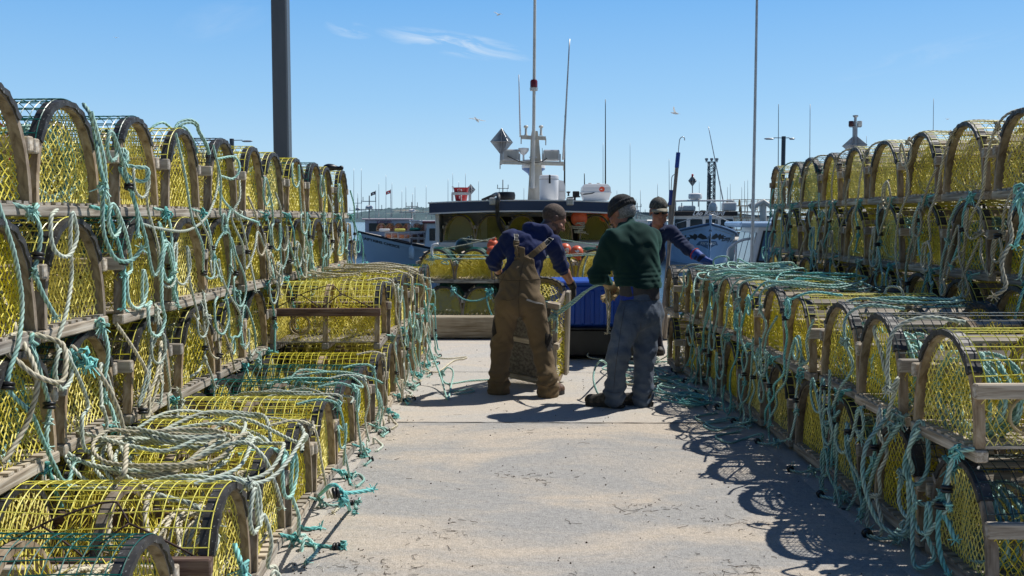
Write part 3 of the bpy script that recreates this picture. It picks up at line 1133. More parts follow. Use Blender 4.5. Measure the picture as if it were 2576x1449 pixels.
    def build(self, name, mats, parent, paint=None):
        V, F = self.surface()
        mb = MB(); mb.add(V, F)
        if paint is not None:
            ctr = V[F].mean(1)
            mb.m = paint(ctr).astype(int).tolist()
        o = link(name, mb.mesh(name, mats, smooth='all'), None)
        o.parent = parent
        return o


def unit(v):
    v = np.asarray(v, float)
    return v / np.linalg.norm(v)


def basis(fwd, up=(0, 0, 1)):
    """columns: right, forward, up"""
    f = unit(fwd)
    r = unit(np.cross(f, up))
    return np.stack([r, f, np.cross(r, f)], 1)


def folds(p, amp, fx, fz, ph=0.0):
    return amp * (np.sin(fz * p[..., 2] + fx * p[..., 0] * 0.7 + 2.2 * np.sin(fx * p[..., 0] + ph) + ph) * np.sin(fx * 0.8 * p[..., 1] + 0.6 * fz * p[..., 2] * 0.3 + ph * 2))


def head_prims(s, c, B, scale=1.0):
    """skull, face and ears in a frame of right, forward, up"""
    def L(x, y, z):
        return np.asarray(c) + scale * (B @ np.array([x, y, z]))
    k = scale
    s.ell(L(0, -0.012, 0.025), np.array([.076, .098, .090]) * k, B, .02)
    s.ell(L(0, 0.028, -0.035), np.array([.063, .068, .082]) * k, B, .025)
    s.cone(L(-.042, .035, -.080), L(0, .068, -.098), .024 * k, .022 * k, .03)
    s.cone(L(.042, .035, -.080), L(0, .068, -.098), .024 * k, .022 * k, .03)
    s.cone(L(-.036, .080, .022), L(.036, .080, .022), .013 * k, .013 * k, .02)
    s.cone(L(0, .090, .010), L(0, .117, -.032), .009 * k, .014 * k, .012)
    s.cone(L(-.014, .098, -.036), L(.014, .098, -.036), .011 * k, .011 * k, .012)
    for sg in (-1, 1):
        s.ell(L(sg * .034, .095, .001), np.array([.017, .014, .012]) * k, B, .012, op='cut')
        s.ell(L(sg * .033, .080, .000), np.array([.0135, .0135, .0125]) * k, B, .004)
        s.ell(L(sg * .050, .066, -.028), np.array([.024, .022, .020]) * k, B, .02)
        s.ell(L(sg * .079, -.008, -.008), np.array([.010, .020, .033]) * k, B, .008)
        s.ell(L(sg * .088, -.004, -.006), np.array([.006, .011, .020]) * k, B, .006, op='cut')
    s.cone(L(-.021, .090, -.064), L(.021, .090, -.064), .0075 * k, .0075 * k, .008)
    s.cone(L(-.018, .088, -.077), L(.018, .088, -.077), .009 * k, .009 * k, .008)
    s.cone(L(-.024, .100, -.0705), L(.024, .100, -.0705), .0032 * k, .0032 * k, .004, op='cut')


def hand_prims(s, wrist, direction, palm_n, side, curl=0.5, scale=1.0, fat=1.0, thumb_out=0.6, spread=1.0):
    """palm, four fingers of unequal length and a thumb from the side of the palm"""
    d = unit(direction)
    n = unit(np.asarray(palm_n, float) - d * (np.asarray(palm_n, float) @ d))   # the way the fingers curl
    x = unit(np.cross(d, n)) * side          # towards the thumb
    w = np.asarray(wrist, float)
    S = scale
    f = fat
    for t, r in ((-.03, .016), (-.01, .017), (.01, .017), (.03, .015)):
        s.cone(w + d * .012 * S + x * t * .6 * S, w + d * .088 * S + x * t * S, .017 * f * S, r * f * S, .012)
    lens = {.033: (.040, .024, .018), .011: (.044, .029, .019), -.011: (.041, .027, .019), -.032: (.032, .020, .017)}
    j = 0
    for t, ls in lens.items():
        p = w + d * .092 * S + x * t * S
        dirv = unit(d + x * t * 3.0 * spread)
        ang = curl * (1.0 + 0.10 * j)
        r = .0098 * f * S
        for q, l in enumerate(ls):
            a = ang * (0.75, 0.95, 0.7)[q]
            dirv = unit(dirv * math.cos(a) + unit(n - dirv * (n @ dirv)) * math.sin(a))
            e = p + dirv * l * S
            s.cone(p, e, r, r * .92, .004)
            p = e; r *= .92
        j += 1
    p = w + d * .030 * S + x * .026 * S + n * .008 * S
    dv = unit(d * .7 + x * thumb_out + n * .45)
    e = p + dv * .042 * S; s.cone(p, e, .015 * f * S, .0125 * f * S, .01)
    dv = unit(dv + n * .35 * (0.4 + curl) + d * .3); e2 = e + dv * .030 * S; s.cone(e, e2, .0120 * f * S, .0105 * f * S, .004)
    dv = unit(dv + n * .3 * (0.4 + curl)); e3 = e2 + dv * .024 * S; s.cone(e2, e3, .0108 * f * S, .009 * f * S, .004)


def skin_mat(name, base, dark):
    m, nt, b = new_mat(name)
    f = noise(nt, 26, 4)
    col = ramp(nt, f, [(0.3, dark), (0.7, base)])
    nt.links.new(col, b.inputs['Base Color'])
    b.inputs['Roughness'].default_value = 0.5
    b.inputs['Subsurface Weight'].default_value = 0.08
    b.inputs['Subsurface Radius'].default_value = (0.02, 0.008, 0.004)
    bump(nt, b, noise(nt, 120, 3), 0.12, 0.003)
    return m


def cloth_mat(name, c1, c2, scale=5, weave=400, rough=0.85, bmp=0.35, stain=None, sheen=0.1):
    m, nt, b = new_mat(name)
    f = noise(nt, scale, 5, 0.6, coord='Object')
    col = ramp(nt, f, [(0.3, c1), (0.7, c2)])
    if stain:
        s2 = ramp(nt, noise(nt, 4.5, 5, 0.7, dist=0.8), [(0.52, 0.0), (0.72, stain[1])])
        col = mix_col(nt, s2, col, stain[0])
    nt.links.new(col, b.inputs['Base Color'])
    b.inputs['Roughness'].default_value = rough
    b.inputs['Sheen Weight'].default_value = sheen
    b.inputs['Specular IOR Level'].default_value = 0.2
    a = noise(nt, 18, 5, 0.65, dist=0.5)
    w = noise(nt, weave, 2)
    mm = nt.nodes.new('ShaderNodeMath'); mm.operation = 'MULTIPLY_ADD'
    nt.links.new(w, mm.inputs[0]); mm.inputs[1].default_value = 0.25; nt.links.new(a, mm.inputs[2])
    bump(nt, b, mm.outputs[0], bmp, 0.02)
    return m


M_skin = skin_mat('weathered_skin', (0.42, 0.21, 0.135), (0.33, 0.15, 0.09))
M_skin2 = skin_mat('ruddy_skin', (0.36, 0.165, 0.11), (0.28, 0.115, 0.075))
M_stubble = skin_mat('stubbled_skin', (0.16, 0.085, 0.06), (0.09, 0.05, 0.036))
M_hair = mottled('cropped_brown_hair', (0.060, 0.040, 0.030), (0.125, 0.085, 0.064), 60, 0.75, bmp=0.6, bscale=300)
M_greyhair = mottled('grey_hair', (0.12, 0.12, 0.12), (0.30, 0.30, 0.30), 90, 0.7, bmp=0.6, bscale=300)
M_hoodie = cloth_mat('indigo_fleece', (0.005, 0.013, 0.066), (0.010, 0.023, 0.105), 6)
M_duck = cloth_mat('brown_duck_canvas', (0.135, 0.094, 0.050), (0.170, 0.122, 0.068), 3, bmp=0.3, stain=((0.065, 0.044, 0.025), 0.5))
M_knit = None
M_denim = cloth_mat('washed_denim', (0.050, 0.072, 0.112), (0.130, 0.168, 0.225), 3.5, bmp=0.45, stain=((0.035, 0.045, 0.06), 0.5))
M_navyshirt = cloth_mat('navy_work_shirt', (0.008, 0.016, 0.055), (0.014, 0.028, 0.085), 5)
M_greyshirt = cloth_mat('charcoal_shirt_tail', (0.035, 0.035, 0.04), (0.06, 0.06, 0.066), 5)
M_royal = cloth_mat('royal_blue_cloth', (0.012, 0.03, 0.26), (0.02, 0.05, 0.34), 5)
M_beanie = cloth_mat('charcoal_knit', (0.018, 0.019, 0.021), (0.038, 0.040, 0.042), 20)
M_blackglove = cloth_mat('black_work_glove', (0.007, 0.007, 0.008), (0.02, 0.02, 0.022), 20, rough=0.6)
M_tanglove = cloth_mat('tan_work_glove', (0.36, 0.27, 0.14), (0.50, 0.39, 0.22), 20, stain=((0.16, 0.11, 0.06), 0.6))
M_blueglove = cloth_mat('blue_rubber_glove', (0.010, 0.055, 0.30), (0.016, 0.08, 0.40), 12, rough=0.5)
M_leather = mottled('scuffed_brown_leather', (0.055, 0.025, 0.014), (0.15, 0.075, 0.042), 22, 0.55, bmp=0.4)
M_darkleather = mottled('dark_boot_leather', (0.012, 0.009, 0.008), (0.035, 0.026, 0.02), 22, 0.6, bmp=0.4)
M_sole = mottled('boot_sole_rubber', (0.012, 0.012, 0.012), (0.03, 0.03, 0.03), 30, 0.8)
M_hiker = mottled('olive_hiking_shoe', (0.024, 0.021, 0.017), (0.085, 0.074, 0.058), 30, 0.7, bmp=0.5, lo=.45, hi=.6)
M_camo = mottled('camo_cap_cloth', (0.030, 0.030, 0.026), (0.12, 0.115, 0.095), 42, 0.85, lo=.42, hi=.58)
M_capbrim = mottled('tan_cap_brim', (0.22, 0.20, 0.145), (0.32, 0.295, 0.22), 30, 0.85)
M_shades = mottled('mirrored_blue_lens', (0.01, 0.012, 0.02), (0.015, 0.025, 0.05), 3, 0.06)
M_strap = mottled('black_webbing', (0.01, 0.01, 0.011), (0.02, 0.02, 0.022), 30, 0.7)
M_thread = mottled('pale_seam', (0.42, 0.38, 0.32), (0.5, 0.46, 0.4), 30, 0.8)
M_redtrim = mottled('red_cuff_trim', (0.5, 0.03, 0.02), (0.6, 0.04, 0.03), 30, 0.7)
M_seam = cloth_mat('brown_seam', (0.045, 0.03, 0.017), (0.06, 0.042, 0.024), 12)
M_patch = cloth_mat('dark_worn_patch', (0.012, 0.010, 0.009), (0.03, 0.024, 0.018), 12)

# dark green jumper: knitted ribs that slope to the spine
m, nt, b = new_mat('dark_green_knit')
tc = nt.nodes.new('ShaderNodeTexCoord')
wv = nt.nodes.new('ShaderNodeTexWave'); wv.wave_type = 'BANDS'; wv.bands_direction = 'Z'
wv.inputs['Scale'].default_value = 34; wv.inputs['Distortion'].default_value = 1.6; wv.inputs['Detail'].default_value = 2
wv.inputs['Detail Scale'].default_value = 0.8
mp = nt.nodes.new('ShaderNodeMapping'); mp.inputs['Rotation'].default_value = (0.3, 0.5, 0)
nt.links.new(tc.outputs['Object'], mp.inputs[0]); nt.links.new(mp.outputs[0], wv.inputs['Vector'])
col = ramp(nt, wv.outputs['Fac'], [(0.2, (0.004, 0.017, 0.0155)), (0.8, (0.0055, 0.024, 0.0215))])
col = mix_col(nt, ramp(nt, noise(nt, 5, 3), [(0.3, 0.0), (0.7, 0.5)]), col, (0.008, 0.03, 0.028))
nt.links.new(col, b.inputs['Base Color'])
b.inputs['Roughness'].default_value = 0.9
b.inputs['Sheen Weight'].default_value = 0.25
b.inputs['Sheen Tint'].default_value = (0.3, 0.7, 0.6, 1)
b.inputs['Specular IOR Level'].default_value = 0.15
ad = nt.nodes.new('ShaderNodeMath'); ad.operation = 'MULTIPLY_ADD'
nt.links.new(noise(nt, 260, 2), ad.inputs[0]); ad.inputs[1].default_value = 0.5; nt.links.new(wv.outputs['Fac'], ad.inputs[2])
bump(nt, b, ad.outputs[0], 0.3, 0.005)
M_knit = m


def boot(s_name, parent, heel, toe, mats, height=0.13, w=0.047, up=None):
    """shoe with upper and a sole slab, as one part with a sub-part"""
    heel, toe = np.asarray(heel, float), np.asarray(toe, float)
    d = unit(np.append((toe - heel)[:2], 0)); L = np.linalg.norm((toe - heel)[:2])
    lo = np.minimum(heel, toe) - .09; hi = np.maximum(heel, toe) + .09
    lo[2] = -.01; hi[2] = height + .06
    z = lambda h: np.array([0, 0, h])
    s = SDF(lo, hi, .0065)
    a = heel * np.array([1, 1, 0]); b_ = toe * np.array([1, 1, 0])
    s.cone(a + d * .045 + z(.055), a + d * (L * .55) + z(.055), w * .88, w * .95, .03)
    s.cone(a + d * (L * .45) + z(.05), b_ - d * .045 + z(.045), w * .95, w * .93, .03)
    s.ell(b_ - d * .05 + z(.045), (w * 1.05, w * 1.05, .040), None, .02)
    s.cone(a + d * .06 + z(.07), a + d * .06 + z(height), w * .95, w * 1.0, .03)
    s.cone(a + d * .10 + z(.10), a + d * (L * .62) + z(.062), w * .72, w * .6, .03)
    s.field(lambda p, dd: np.maximum(dd, .024 - p[..., 2]))
    o = s.build(s_name, mats[0], parent)
    q = np.array([-d[1], d[0], 0])
    out = []
    for t, ww in ((0.0, .6), (.03, .95), (.12, 1.0), (.45, .86), (.7, 1.05), (.88, .98), (.97, .65), (1.0, .3)):
        out.append((t * L, ww * w * 1.08))
    ring = [a + d * t + q * ww for t, ww in out] + [a + d * t - q * ww for t, ww in out[::-1]]
    mb = MB()
    ring = np.array(ring)
    mb.prism(ring + z(.004), z(.026))
    so_ = mb.build('sole', mats[1], o)
    return o


# ---------------- man in overalls, seen from behind, bent over the trap
def man_overalls():
    T = empty('person', P(1312, 992, 8.3))
    T.location = (float(P(1312, 990, 8.3)[0]), 8.3, 0)
    tag(T, 'man in brown bib overalls and purple blue hoodie bending over an upended trap', 'person')
    O = np.array(T.location)
    J = lambda px, py, Y: P(px, py, Y) - O
    pel = J(1305, 752, 8.30); lh = J(1278, 762, 8.32); rh = J(1338, 764, 8.28)
    lk = J(1262, 862, 8.42); rk = J(1361, 862, 8.34); la = J(1255, 968, 8.36); ra = J(1379, 974, 8.22)
    wa = J(1308, 700, 8.34); ch = J(1326, 632, 8.42); nk = J(1358, 584, 8.52); hd = J(1393, 550, 8.60)
    ls = J(1283, 600, 8.42); rs = J(1391, 614, 8.50)
    le = J(1242, 655, 8.50); lw = J(1258, 693, 8.72)
    re = J(1411, 667, 8.66); rw = J(1441, 721, 8.86)
    side = unit(rs - ls)                     # viewer right
    back = unit(np.cross(side, unit(nk - pel)))
    if back[1] > 0: back = -back             # towards the viewer
    fwd = -back
    lo, hi = np.array([-.55, -.5, -.02]), np.array([.75, 1.0, 1.75])
    # the body under the clothes
    hB = basis(unit((0.86, 0.22, -0.58)), unit((0.42, 0.10, 0.90)))
    s = SDF(lo, hi, .0068)
    s.cone(pel, wa, .135, .12, .05, back, .75).cone(wa, ch, .12, .135, .06, back, .75)
    s.cone(ls * .9 + ch * .1, rs * .9 + ch * .1, .062, .062, .06).cone(nk - .06 * unit(nk - ch), hd, .060, .052, .03)
    for a, b2, c2 in ((lh, lk, la), (rh, rk, ra)):
        s.cone(a, b2, .080, .055, .04).cone(b2, c2, .053, .036, .03)
        s.cone(c2, c2 + np.array([0, .02, -.05]), .036, .035, .02)
    for a, b2, c2 in ((ls, le, lw), (rs, re, rw)):
        s.cone(a, b2, .052, .041, .03).cone(b2, b2 + .35 * (c2 - b2), .041, .0445, .02).cone(b2 + .35 * (c2 - b2), c2, .0445, .028, .02)
    head_prims(s, hd, hB, 1.13)
    hand_prims(s, lw, (0.1, 0.9, -.35), (0.9, 0, -.3), 1, .7, .9, .8)
    hand_prims(s, rw, (0.12, 0.55, -.8), (-.7, .3, -.4), -1, .7, .9, .8)

    def paint(c):
        l = (c - hd) @ hB
        beard = (l[:, 2] < -.035) & (l[:, 2] > -.13) & (l[:, 1] > -.005) & (np.abs(l[:, 0]) < .075) & ~((np.abs(l[:, 0]) < .02) & (l[:, 2] > -.068) & (l[:, 2] < -.045) & (l[:, 1] > .1))
        return beard | ((l[:, 2] - 1.05 * l[:, 1]) > -.03)
    body = s.build('body', [M_skin, M_stubble], T, paint)
    # cropped hair
    s = SDF(hd - .15, hd + .16, .005)
    s.ell(hd + hB @ np.array([0, -.014, .028]), np.array([.0780, .0995, .0915]) * 1.13, hB, 0)
    c_ = hd
    s.field(lambda p, d: np.maximum(d, -(((p - c_) @ hB)[..., 2] - .034 + ((p - c_) @ hB)[..., 1] * -1.05) * .7 - .02))
    s.build('hair', M_hair, T)
    # hoodie
    s = SDF(lo, hi, .0078)
    s.cone(pel + (wa - pel) * .6, wa, .150, .150, .05, back, .80).cone(wa, ch, .150, .165, .06, back, .80)
    s.cone(ls + .02 * fwd, rs + .02 * fwd, .080, .082, .07)
    s.cone(ch, ch + .5 * (nk - ch), .150, .11, .06, back, .8)
    s.cone(ls, le, .075, .066, .04).cone(rs, re, .078, .068, .04)
    s.cone(le, le + .24 * (lw - le), .066, .060, .02).cone(re, re + .12 * (rw - re), .068, .060, .02)
    s.cone(re + .07 * (rw - re), re + .15 * (rw - re), .061, .061, .008).cone(le + .17 * (lw - le), le + .26 * (lw - le), .061, .061, .008)
    # hood bunched behind the neck
    hc = nk + .03 * back + np.array([-.028, 0, -.028])
    t = np.linspace(-2.2, 2.2, 12)
    axis_r = side; axis_f = back; up = unit(np.cross(side, fwd))
    for i in range(11):
        f1 = lambda a: hc + side * (.098 * math.sin(a)) + back * (.070 * math.cos(a)) + np.array([0, 0, .012 * math.cos(a) + .028 + .10 * math.sin(a) * -.10])
        s.cone(f1(t[i]), f1(t[i + 1]), .034, .034, .025)
    s.ell(hc + back * .07 + np.array([-.01, 0, -.015]), (.080, .038, .050), None, .03)
    s.cone(nk + .035 * unit(hd - nk), hd + .02 * unit(hd - nk), .060, .060, .01, op='cut')
    s.field(lambda p, d: d + folds(p, .0065, 23, 34, 1.1) + folds(p, .0035, 47, 60, 2.1), band=.05)
    for e_, d_ in ((re, re - rs), (le, le - ls)):
        u_ = unit(d_)
        s.field(lambda p, d, e_=e_, u_=u_: d + .0055 * np.sin(((p - e_) @ u_) * 95 + 3 * np.sin(20 * p[..., 0])) * np.exp(-(((p - e_) ** 2).sum(-1)) / .02), band=.05)
    s.build('hoodie', M_hoodie, T)
    # overalls: trousers, seat and the tapering back panel
    s = SDF(lo, hi, .0078)
    s.cone(pel, wa, .172, .168, .06, back, .86).cone(wa, ch, .166, .178, .06, back, .83)
    s.cone(ch, ch + .5 * (nk - ch), .165, .125, .06, back, .83)
    s.cone(ls + .02 * fwd, rs + .02 * fwd, .092, .094, .07)
    upT = unit(nk - pel)
    rgt = unit(side - upT * (side @ upT))

    def bib(p, d):
        w = p - pel
        z = w @ upT; x = w @ rgt
        xc = .01 - .36 * np.clip(z - .08, 0, 1)
        zt = .335 + .07 * (x < xc - .005)
        wmax = np.where(z < .10, .28, .075 + (.26 - .075) * np.clip((.335 - z) / .235, 0, 1) ** 1.5)
        fr = (w @ fwd) > 0.02       # the front bib is narrower still
        m = np.maximum(np.abs(x - xc) - wmax, z - zt)
        m = np.where(fr & (z > .16), np.maximum(m, np.abs(x - xc) - .12), m)
        return np.maximum(d, m)
    s.field(bib)
    seat = pel + back * .05 + np.array([0, 0, -.02])
    s.ell(seat + side * -.065, (.098, .10, .125), None, .05).ell(seat + side * .07, (.098, .10, .125), None, .05)
    for a, b2, c2, sg in ((lh, lk, la, -1), (rh, rk, ra, 1)):
        s.cone(a, b2, .116, .092, .05).cone(b2, c2 + np.array([0, 0, .02]), .092, .080, .05)
        s.cone(c2 + np.array([0, 0, .09]), c2 + np.array([0, .015, -.045]), .086, .098, .03)
        u_ = unit(c2 - b2)
        # concertina folds over the boot and behind the knee
        s.field(lambda p, d, c2=c2: d + .010 * np.sin(p[..., 2] * 78 + 2.6 * np.sin(19 * p[..., 0] + 9 * p[..., 1])) * np.exp(-((p[..., 2] - c2[2] - .05) ** 2) / .008) * ((p[..., 0] - c2[0]) ** 2 < .03), band=.05)
        s.field(lambda p, d, b2=b2: d + .008 * np.sin(p[..., 2] * 62 + 4 * np.sin(14 * p[..., 0])) * np.exp(-((p - b2) ** 2).sum(-1) / .014), band=.05)
    s.field(lambda p, d: d + folds(p, .0042, 19, 25, .4) + folds(p, .0030, 37, 60, 4.1), band=.05)
    # crease between the legs and under the seat
    cr = (lh + rh) / 2 + np.array([0.0, 0, -.13])
    s.cone(cr + back * .20, cr + fwd * .2, .012, .012, .03, op='cut')
    ov = s.build('overalls', M_duck, T)
    # shoulder straps
    for px0, py0, px1, py1, d1 in ((1301, 652, 1298, 592, 0), (1325, 652, 1386, 601, 1)):
        a = J(px0, py0, 8.2); b2 = J(px1, py1, 8.35)
        t_ = np.linspace(0, 1, 9)[:, None]
        base = a * (1 - t_) + b2 * t_
        mb = MB(); mb2 = MB()
        pts = []
        V_, F_ = None, None
        for q in base:   # drape onto the hoodie by marching from the viewer's side
            pts.append(q)
        pts = np.array(pts)
        strap_paths.append((T, pts, d1, O.copy()))
    # pocket flap, side openings and knee patches
    for nm, poly, mat in (('hammer_pocket', [(1325, 752), (1352, 760), (1384, 764), (1384, 768), (1350, 764), (1324, 756)], M_thread),
                          ('side_opening', [(1391, 700), (1399, 735), (1402, 786), (1396, 786), (1391, 740)], M_patch),
                          ('cargo_pocket', [(1377, 793), (1399, 806), (1400, 826), (1388, 822), (1374, 806)], M_patch),
                          ('knee_patch', [(1371, 838), (1396, 846), (1402, 878), (1378, 884), (1370, 862)], M_patch),
                          ('cargo_pocket', [(1238, 800), (1246, 812), (1250, 838), (1238, 850), (1233, 826)], M_patch)):
        patches.append((ov, nm, poly, mat, O.copy()))
    for pth in ([(1306, 800), (1305, 760), (1306, 720), (1312, 680), (1319, 655)], [(1243, 700), (1262, 704), (1285, 706), (1305, 706), (1330, 704), (1360, 702), (1385, 702)], [(1283, 650), (1278, 672), (1268, 695), (1256, 715)], [(1347, 660), (1356, 680), (1372, 700), (1386, 718)], [(1240, 960), (1258, 963), (1276, 961)], [(1360, 968), (1380, 972), (1398, 966)], [(1262, 752), (1278, 756), (1294, 752)]):
        seams.append((ov, pth, M_seam, O.copy()))
    # gloves
    s = SDF(rw - .2, rw + .24, .0058)
    s.cone(rw - .055 * unit(rw - re), rw, .041, .036, .015)
    hand_prims(s, rw, (0.16, 0.55, -.8), (-.75, .35, -.3), -1, .75, 1.0, 1.25)
    s.build('glove', M_blackglove, T)
    s = SDF(lw - .2, lw + .24, .0058)
    s.cone(lw - .055 * unit(lw - le), lw, .041, .036, .015)
    hand_prims(s, lw, (0.12, 0.9, -.35), (0.9, 0, -.3), 1, .7, 1.0, 1.25)
    s.build('glove', M_blackglove, T)
    boot('boot', T, J(1256, 990, 8.31) * np.array([1, 1, 0]), J(1240, 980, 8.60) * np.array([1, 1, 0]), (M_darkleather, M_sole), .105, .052)
    boot('boot', T, J(1368, 998, 8.175) * np.array([1, 1, 0]), J(1412, 990, 8.40) * np.array([1, 1, 0]), (M_leather, M_sole), .105, .054)
    return T


# ---------------- man in the green jumper
def man_green():
    T = empty('person', (float(P(1590, 1020, 7.8)[0]), 7.8, 0))
    tag(T, 'man in dark green knitted jumper, black beanie and faded jeans holding rope', 'person')
    O = np.array(T.location)
    J = lambda px, py, Y: P(px, py, Y) - O
    pel = J(1610, 782, 7.78); lh = J(1583, 792, 7.68); rh = J(1637, 790, 7.86)
    lk = J(1556, 888, 7.64); rk = J(1622, 886, 7.84); la = J(1547, 994, 7.74); ra = J(1617, 1002, 7.82)
    wa = J(1607, 716, 7.78); ch = J(1597, 640, 7.84); nk = J(1578, 574, 7.94); hd = J(1564, 534, 8.00)
    ls = J(1542, 606, 7.76); rs = J(1636, 602, 8.02)
    le = J(1503, 690, 7.86); lw = J(1531, 716, 8.08)
    re = J(1628, 690, 8.22); rw = J(1556, 724, 8.22)
    side = unit(rs - ls)
    back = unit(np.cross(side, unit(nk - pel)))
    if back[1] > 0: back = -back
    fwd = -back
    lo, hi = np.array([-.62, -.5, -.02]), np.array([.55, .85, 1.78])
    hB = basis(unit((-0.72, 0.62, -0.42)), unit((-.15, .12, .97)))
    s = SDF(lo, hi, .0068)
    s.cone(pel, wa, .14, .13, .05, back, .78).cone(wa, ch, .13, .14, .06, back, .78)
    s.cone(ls, rs, .064, .064, .06).cone(nk - .06 * unit(nk - ch), hd, .062, .054, .03)
    for a, b2, c2 in ((lh, lk, la), (rh, rk, ra)):
        s.cone(a, b2, .080, .055, .04).cone(b2, c2, .053, .036, .03).cone(c2, c2 + np.array([-.02, .0, -.05]), .036, .035, .02)
    for a, b2, c2 in ((ls, le, lw), (rs, re, rw)):
        s.cone(a, b2, .052, .041, .03).cone(b2, c2, .042, .028, .02)
    head_prims(s, hd, hB, 1.12)
    hand_prims(s, lw, (0.3, 0.75, -.2), (.5, 0, -.8), 1, .8, .9, .8)
    hand_prims(s, rw, (-.8, .0, -.45), (-.3, -.3, -.7), -1, .6, .9, .8)
    s.build('body', [M_skin2], T)
    s = SDF(hd - .16, hd + .16, .005)   # grey hair showing under the hat
    s.ell(hd + hB @ np.array([0, -.016, .000]), np.array([.081, .101, .088]) * 1.12, hB, 0)
    s.field(lambda p, d: np.maximum(d, ((p - hd) @ hB)[..., 1] * 1.0 - .012))
    s.field(lambda p, d: np.maximum(d, -.072 - ((p - hd) @ hB)[..., 2]))
    s.field(lambda p, d: d + .002 * np.sin(240 * p[..., 0]) * np.sin(240 * p[..., 1] + 200 * p[..., 2]), band=.05)
    s.build('hair', M_greyhair, T)
    s = SDF(hd - .18, hd + .2, .005)
    up_h = hB[:, 2]
    s.ell(hd + hB @ np.array([0, -.012, .042]), np.array([.099, .122, .108]), hB, 0)
    s.field(lambda p, d: np.maximum(d, .008 - ((p - hd) @ hB)[..., 2] - .30 * ((p - hd) @ hB)[..., 1] * .5))
    t = np.linspace(0, 2 * PI, 25)
    for i in range(24):
        f1 = lambda a: hd + hB @ np.array([.096 * math.sin(a), -.012 + .118 * math.cos(a), .022 - .15 * (.109 * math.cos(a))])
        s.cone(f1(t[i]), f1(t[i + 1]), .017, .017, .006)
        f2 = lambda a: f1(a) + hB @ np.array([-.002 * math.sin(a), 0, .028])
        s.cone(f2(t[i]), f2(t[i + 1]), .0125, .0125, .006)
    s.field(lambda p, d: d + .0016 * np.sin(420 * np.arctan2(((p - hd) @ hB)[..., 0], ((p - hd) @ hB)[..., 1]) * .12), band=.05)
    s.build('beanie', M_beanie, T)
    # jeans
    s = SDF(lo, hi, .0078)
    s.cone(pel, wa + (pel - wa) * .25, .165, .160, .05, back, .84)
    seat = pel + back * .045 + np.array([0, 0, -.02])
    s.ell(seat - side * .06, (.095, .10, .12), None, .05).ell(seat + side * .065, (.095, .10, .12), None, .05)
    for a, b2, c2 in ((lh, lk, la), (rh, rk, ra)):
        s.cone(a, b2, .112, .088, .05).cone(b2, c2 + np.array([0, 0, .03]), .088, .076, .05)
        s.cone(c2 + np.array([0, 0, .08]), c2 + np.array([-.005, 0, -.03]), .080, .084, .03)
        s.field(lambda p, d, c2=c2: d + .009 * np.sin(p[..., 2] * 74 + 2.4 * np.sin(21 * p[..., 0] + 9 * p[..., 1])) * np.exp(-((p[..., 2] - c2[2] - .03) ** 2) / .009) * ((p[..., 0] - c2[0]) ** 2 < .02), band=.05)
        s.field(lambda p, d, b2=b2: d + .0085 * np.sin(p[..., 2] * 58 + 4 * np.sin(13 * p[..., 0])) * np.exp(-((p - b2 - np.array([0, 0, -.03])) ** 2).sum(-1) / .018), band=.05)
    s.field(lambda p, d: d + folds(p, .006, 20, 26, 2.4) + folds(p, .003, 41, 50, .1), band=.05)
    jn = s.build('jeans', M_denim, T)
    # shirt tail and a strip of royal blue cloth at the hip
    s = SDF(lo, hi, .0078)
    s.cone(pel + (wa - pel) * .15, wa, .176, .170, .05, back, .86)
    hemz = J(1640, 752, 7.7)[2]
    s.field(lambda p, d: np.maximum(d + folds(p, .004, 30, 20, 1.0), hemz + .03 * ((p - pel) @ side < -.02) + .012 * np.sin(24 * p[..., 0]) - p[..., 2]))
    s.build('shirt_tail', M_greyshirt, T)
    s = SDF(lo, hi, .0078)
    s.cone(pel + (wa - pel) * .1, wa, .1725, .167, .05, back, .86)
    s.field(lambda p, d: np.maximum(d, np.maximum(hemz - .012 + .02 * np.sin(15 * p[..., 0] + 1) - p[..., 2], (p - pel) @ side + .14)))
    s.build('undershirt', M_royal, T)
    # jumper
    s = SDF(lo, hi, .0078)
    s.cone(wa + (pel - wa) * .22, wa, .176, .182, .05, back, .86).cone(wa, ch, .186, .198, .07, back, .86)
    s.cone(ch, ch + .55 * (nk - ch), .19, .13, .07, back, .86)
    s.cone(ls, rs, .088, .092, .08)
    s.ell((ch + nk) / 2 + back * .085, (.15, .09, .12), None, .08)
    s.cone(ls, le, .090, .078, .05).cone(le, lw - .03 * unit(lw - le), .078, .054, .03)
    s.cone(rs, re, .088, .074, .05).cone(re, rw - .05 * unit(rw - re), .072, .050, .03)
    s.cone(nk - .02 * unit(hd - nk), nk + .045 * unit(hd - nk), .080, .068, .03)
    s.cone(nk + .01 * unit(hd - nk), hd, .058, .058, .01, op='cut')
    hem = J(1640, 724, 7.7)[2]
    s.field(lambda p, d: np.where(p[..., 2] < hem + .2, np.maximum(d, hem + .04 * np.clip(-((p - pel) @ side) * 3, -0.3, 1) * .5 - p[..., 2]), d))
    s.field(lambda p, d: d + .003 * np.sin(p[..., 2] * 165) * np.exp(-((p[..., 2] - hem - .09) ** 2) / .004), band=.05)
    s.field(lambda p, d: d + folds(p, .0075, 17, 22, 3.3) + folds(p, .0035, 33, 50, .7), band=.05)
    u_ = unit(le - ls)
    s.field(lambda p, d: d + .007 * np.sin(((p - le) @ u_) * 70 + 3 * np.sin(20 * p[..., 0])) * np.exp(-((p - le) ** 2).sum(-1) / .02), band=.05)
    s.build('jumper', M_knit, T)
    # gloves
    s = SDF(lw - .2, lw + .24, .0058)
    s.cone(lw - .04 * unit(lw - le), lw, .042, .038, .015)
    hand_prims(s, lw, (0.35, 0.75, -.2), (.5, 0, -.8), 1, .85, 1.0, 1.35)
    s.build('glove', M_tanglove, T)
    s = SDF(rw - .26, rw + .2, .0058)
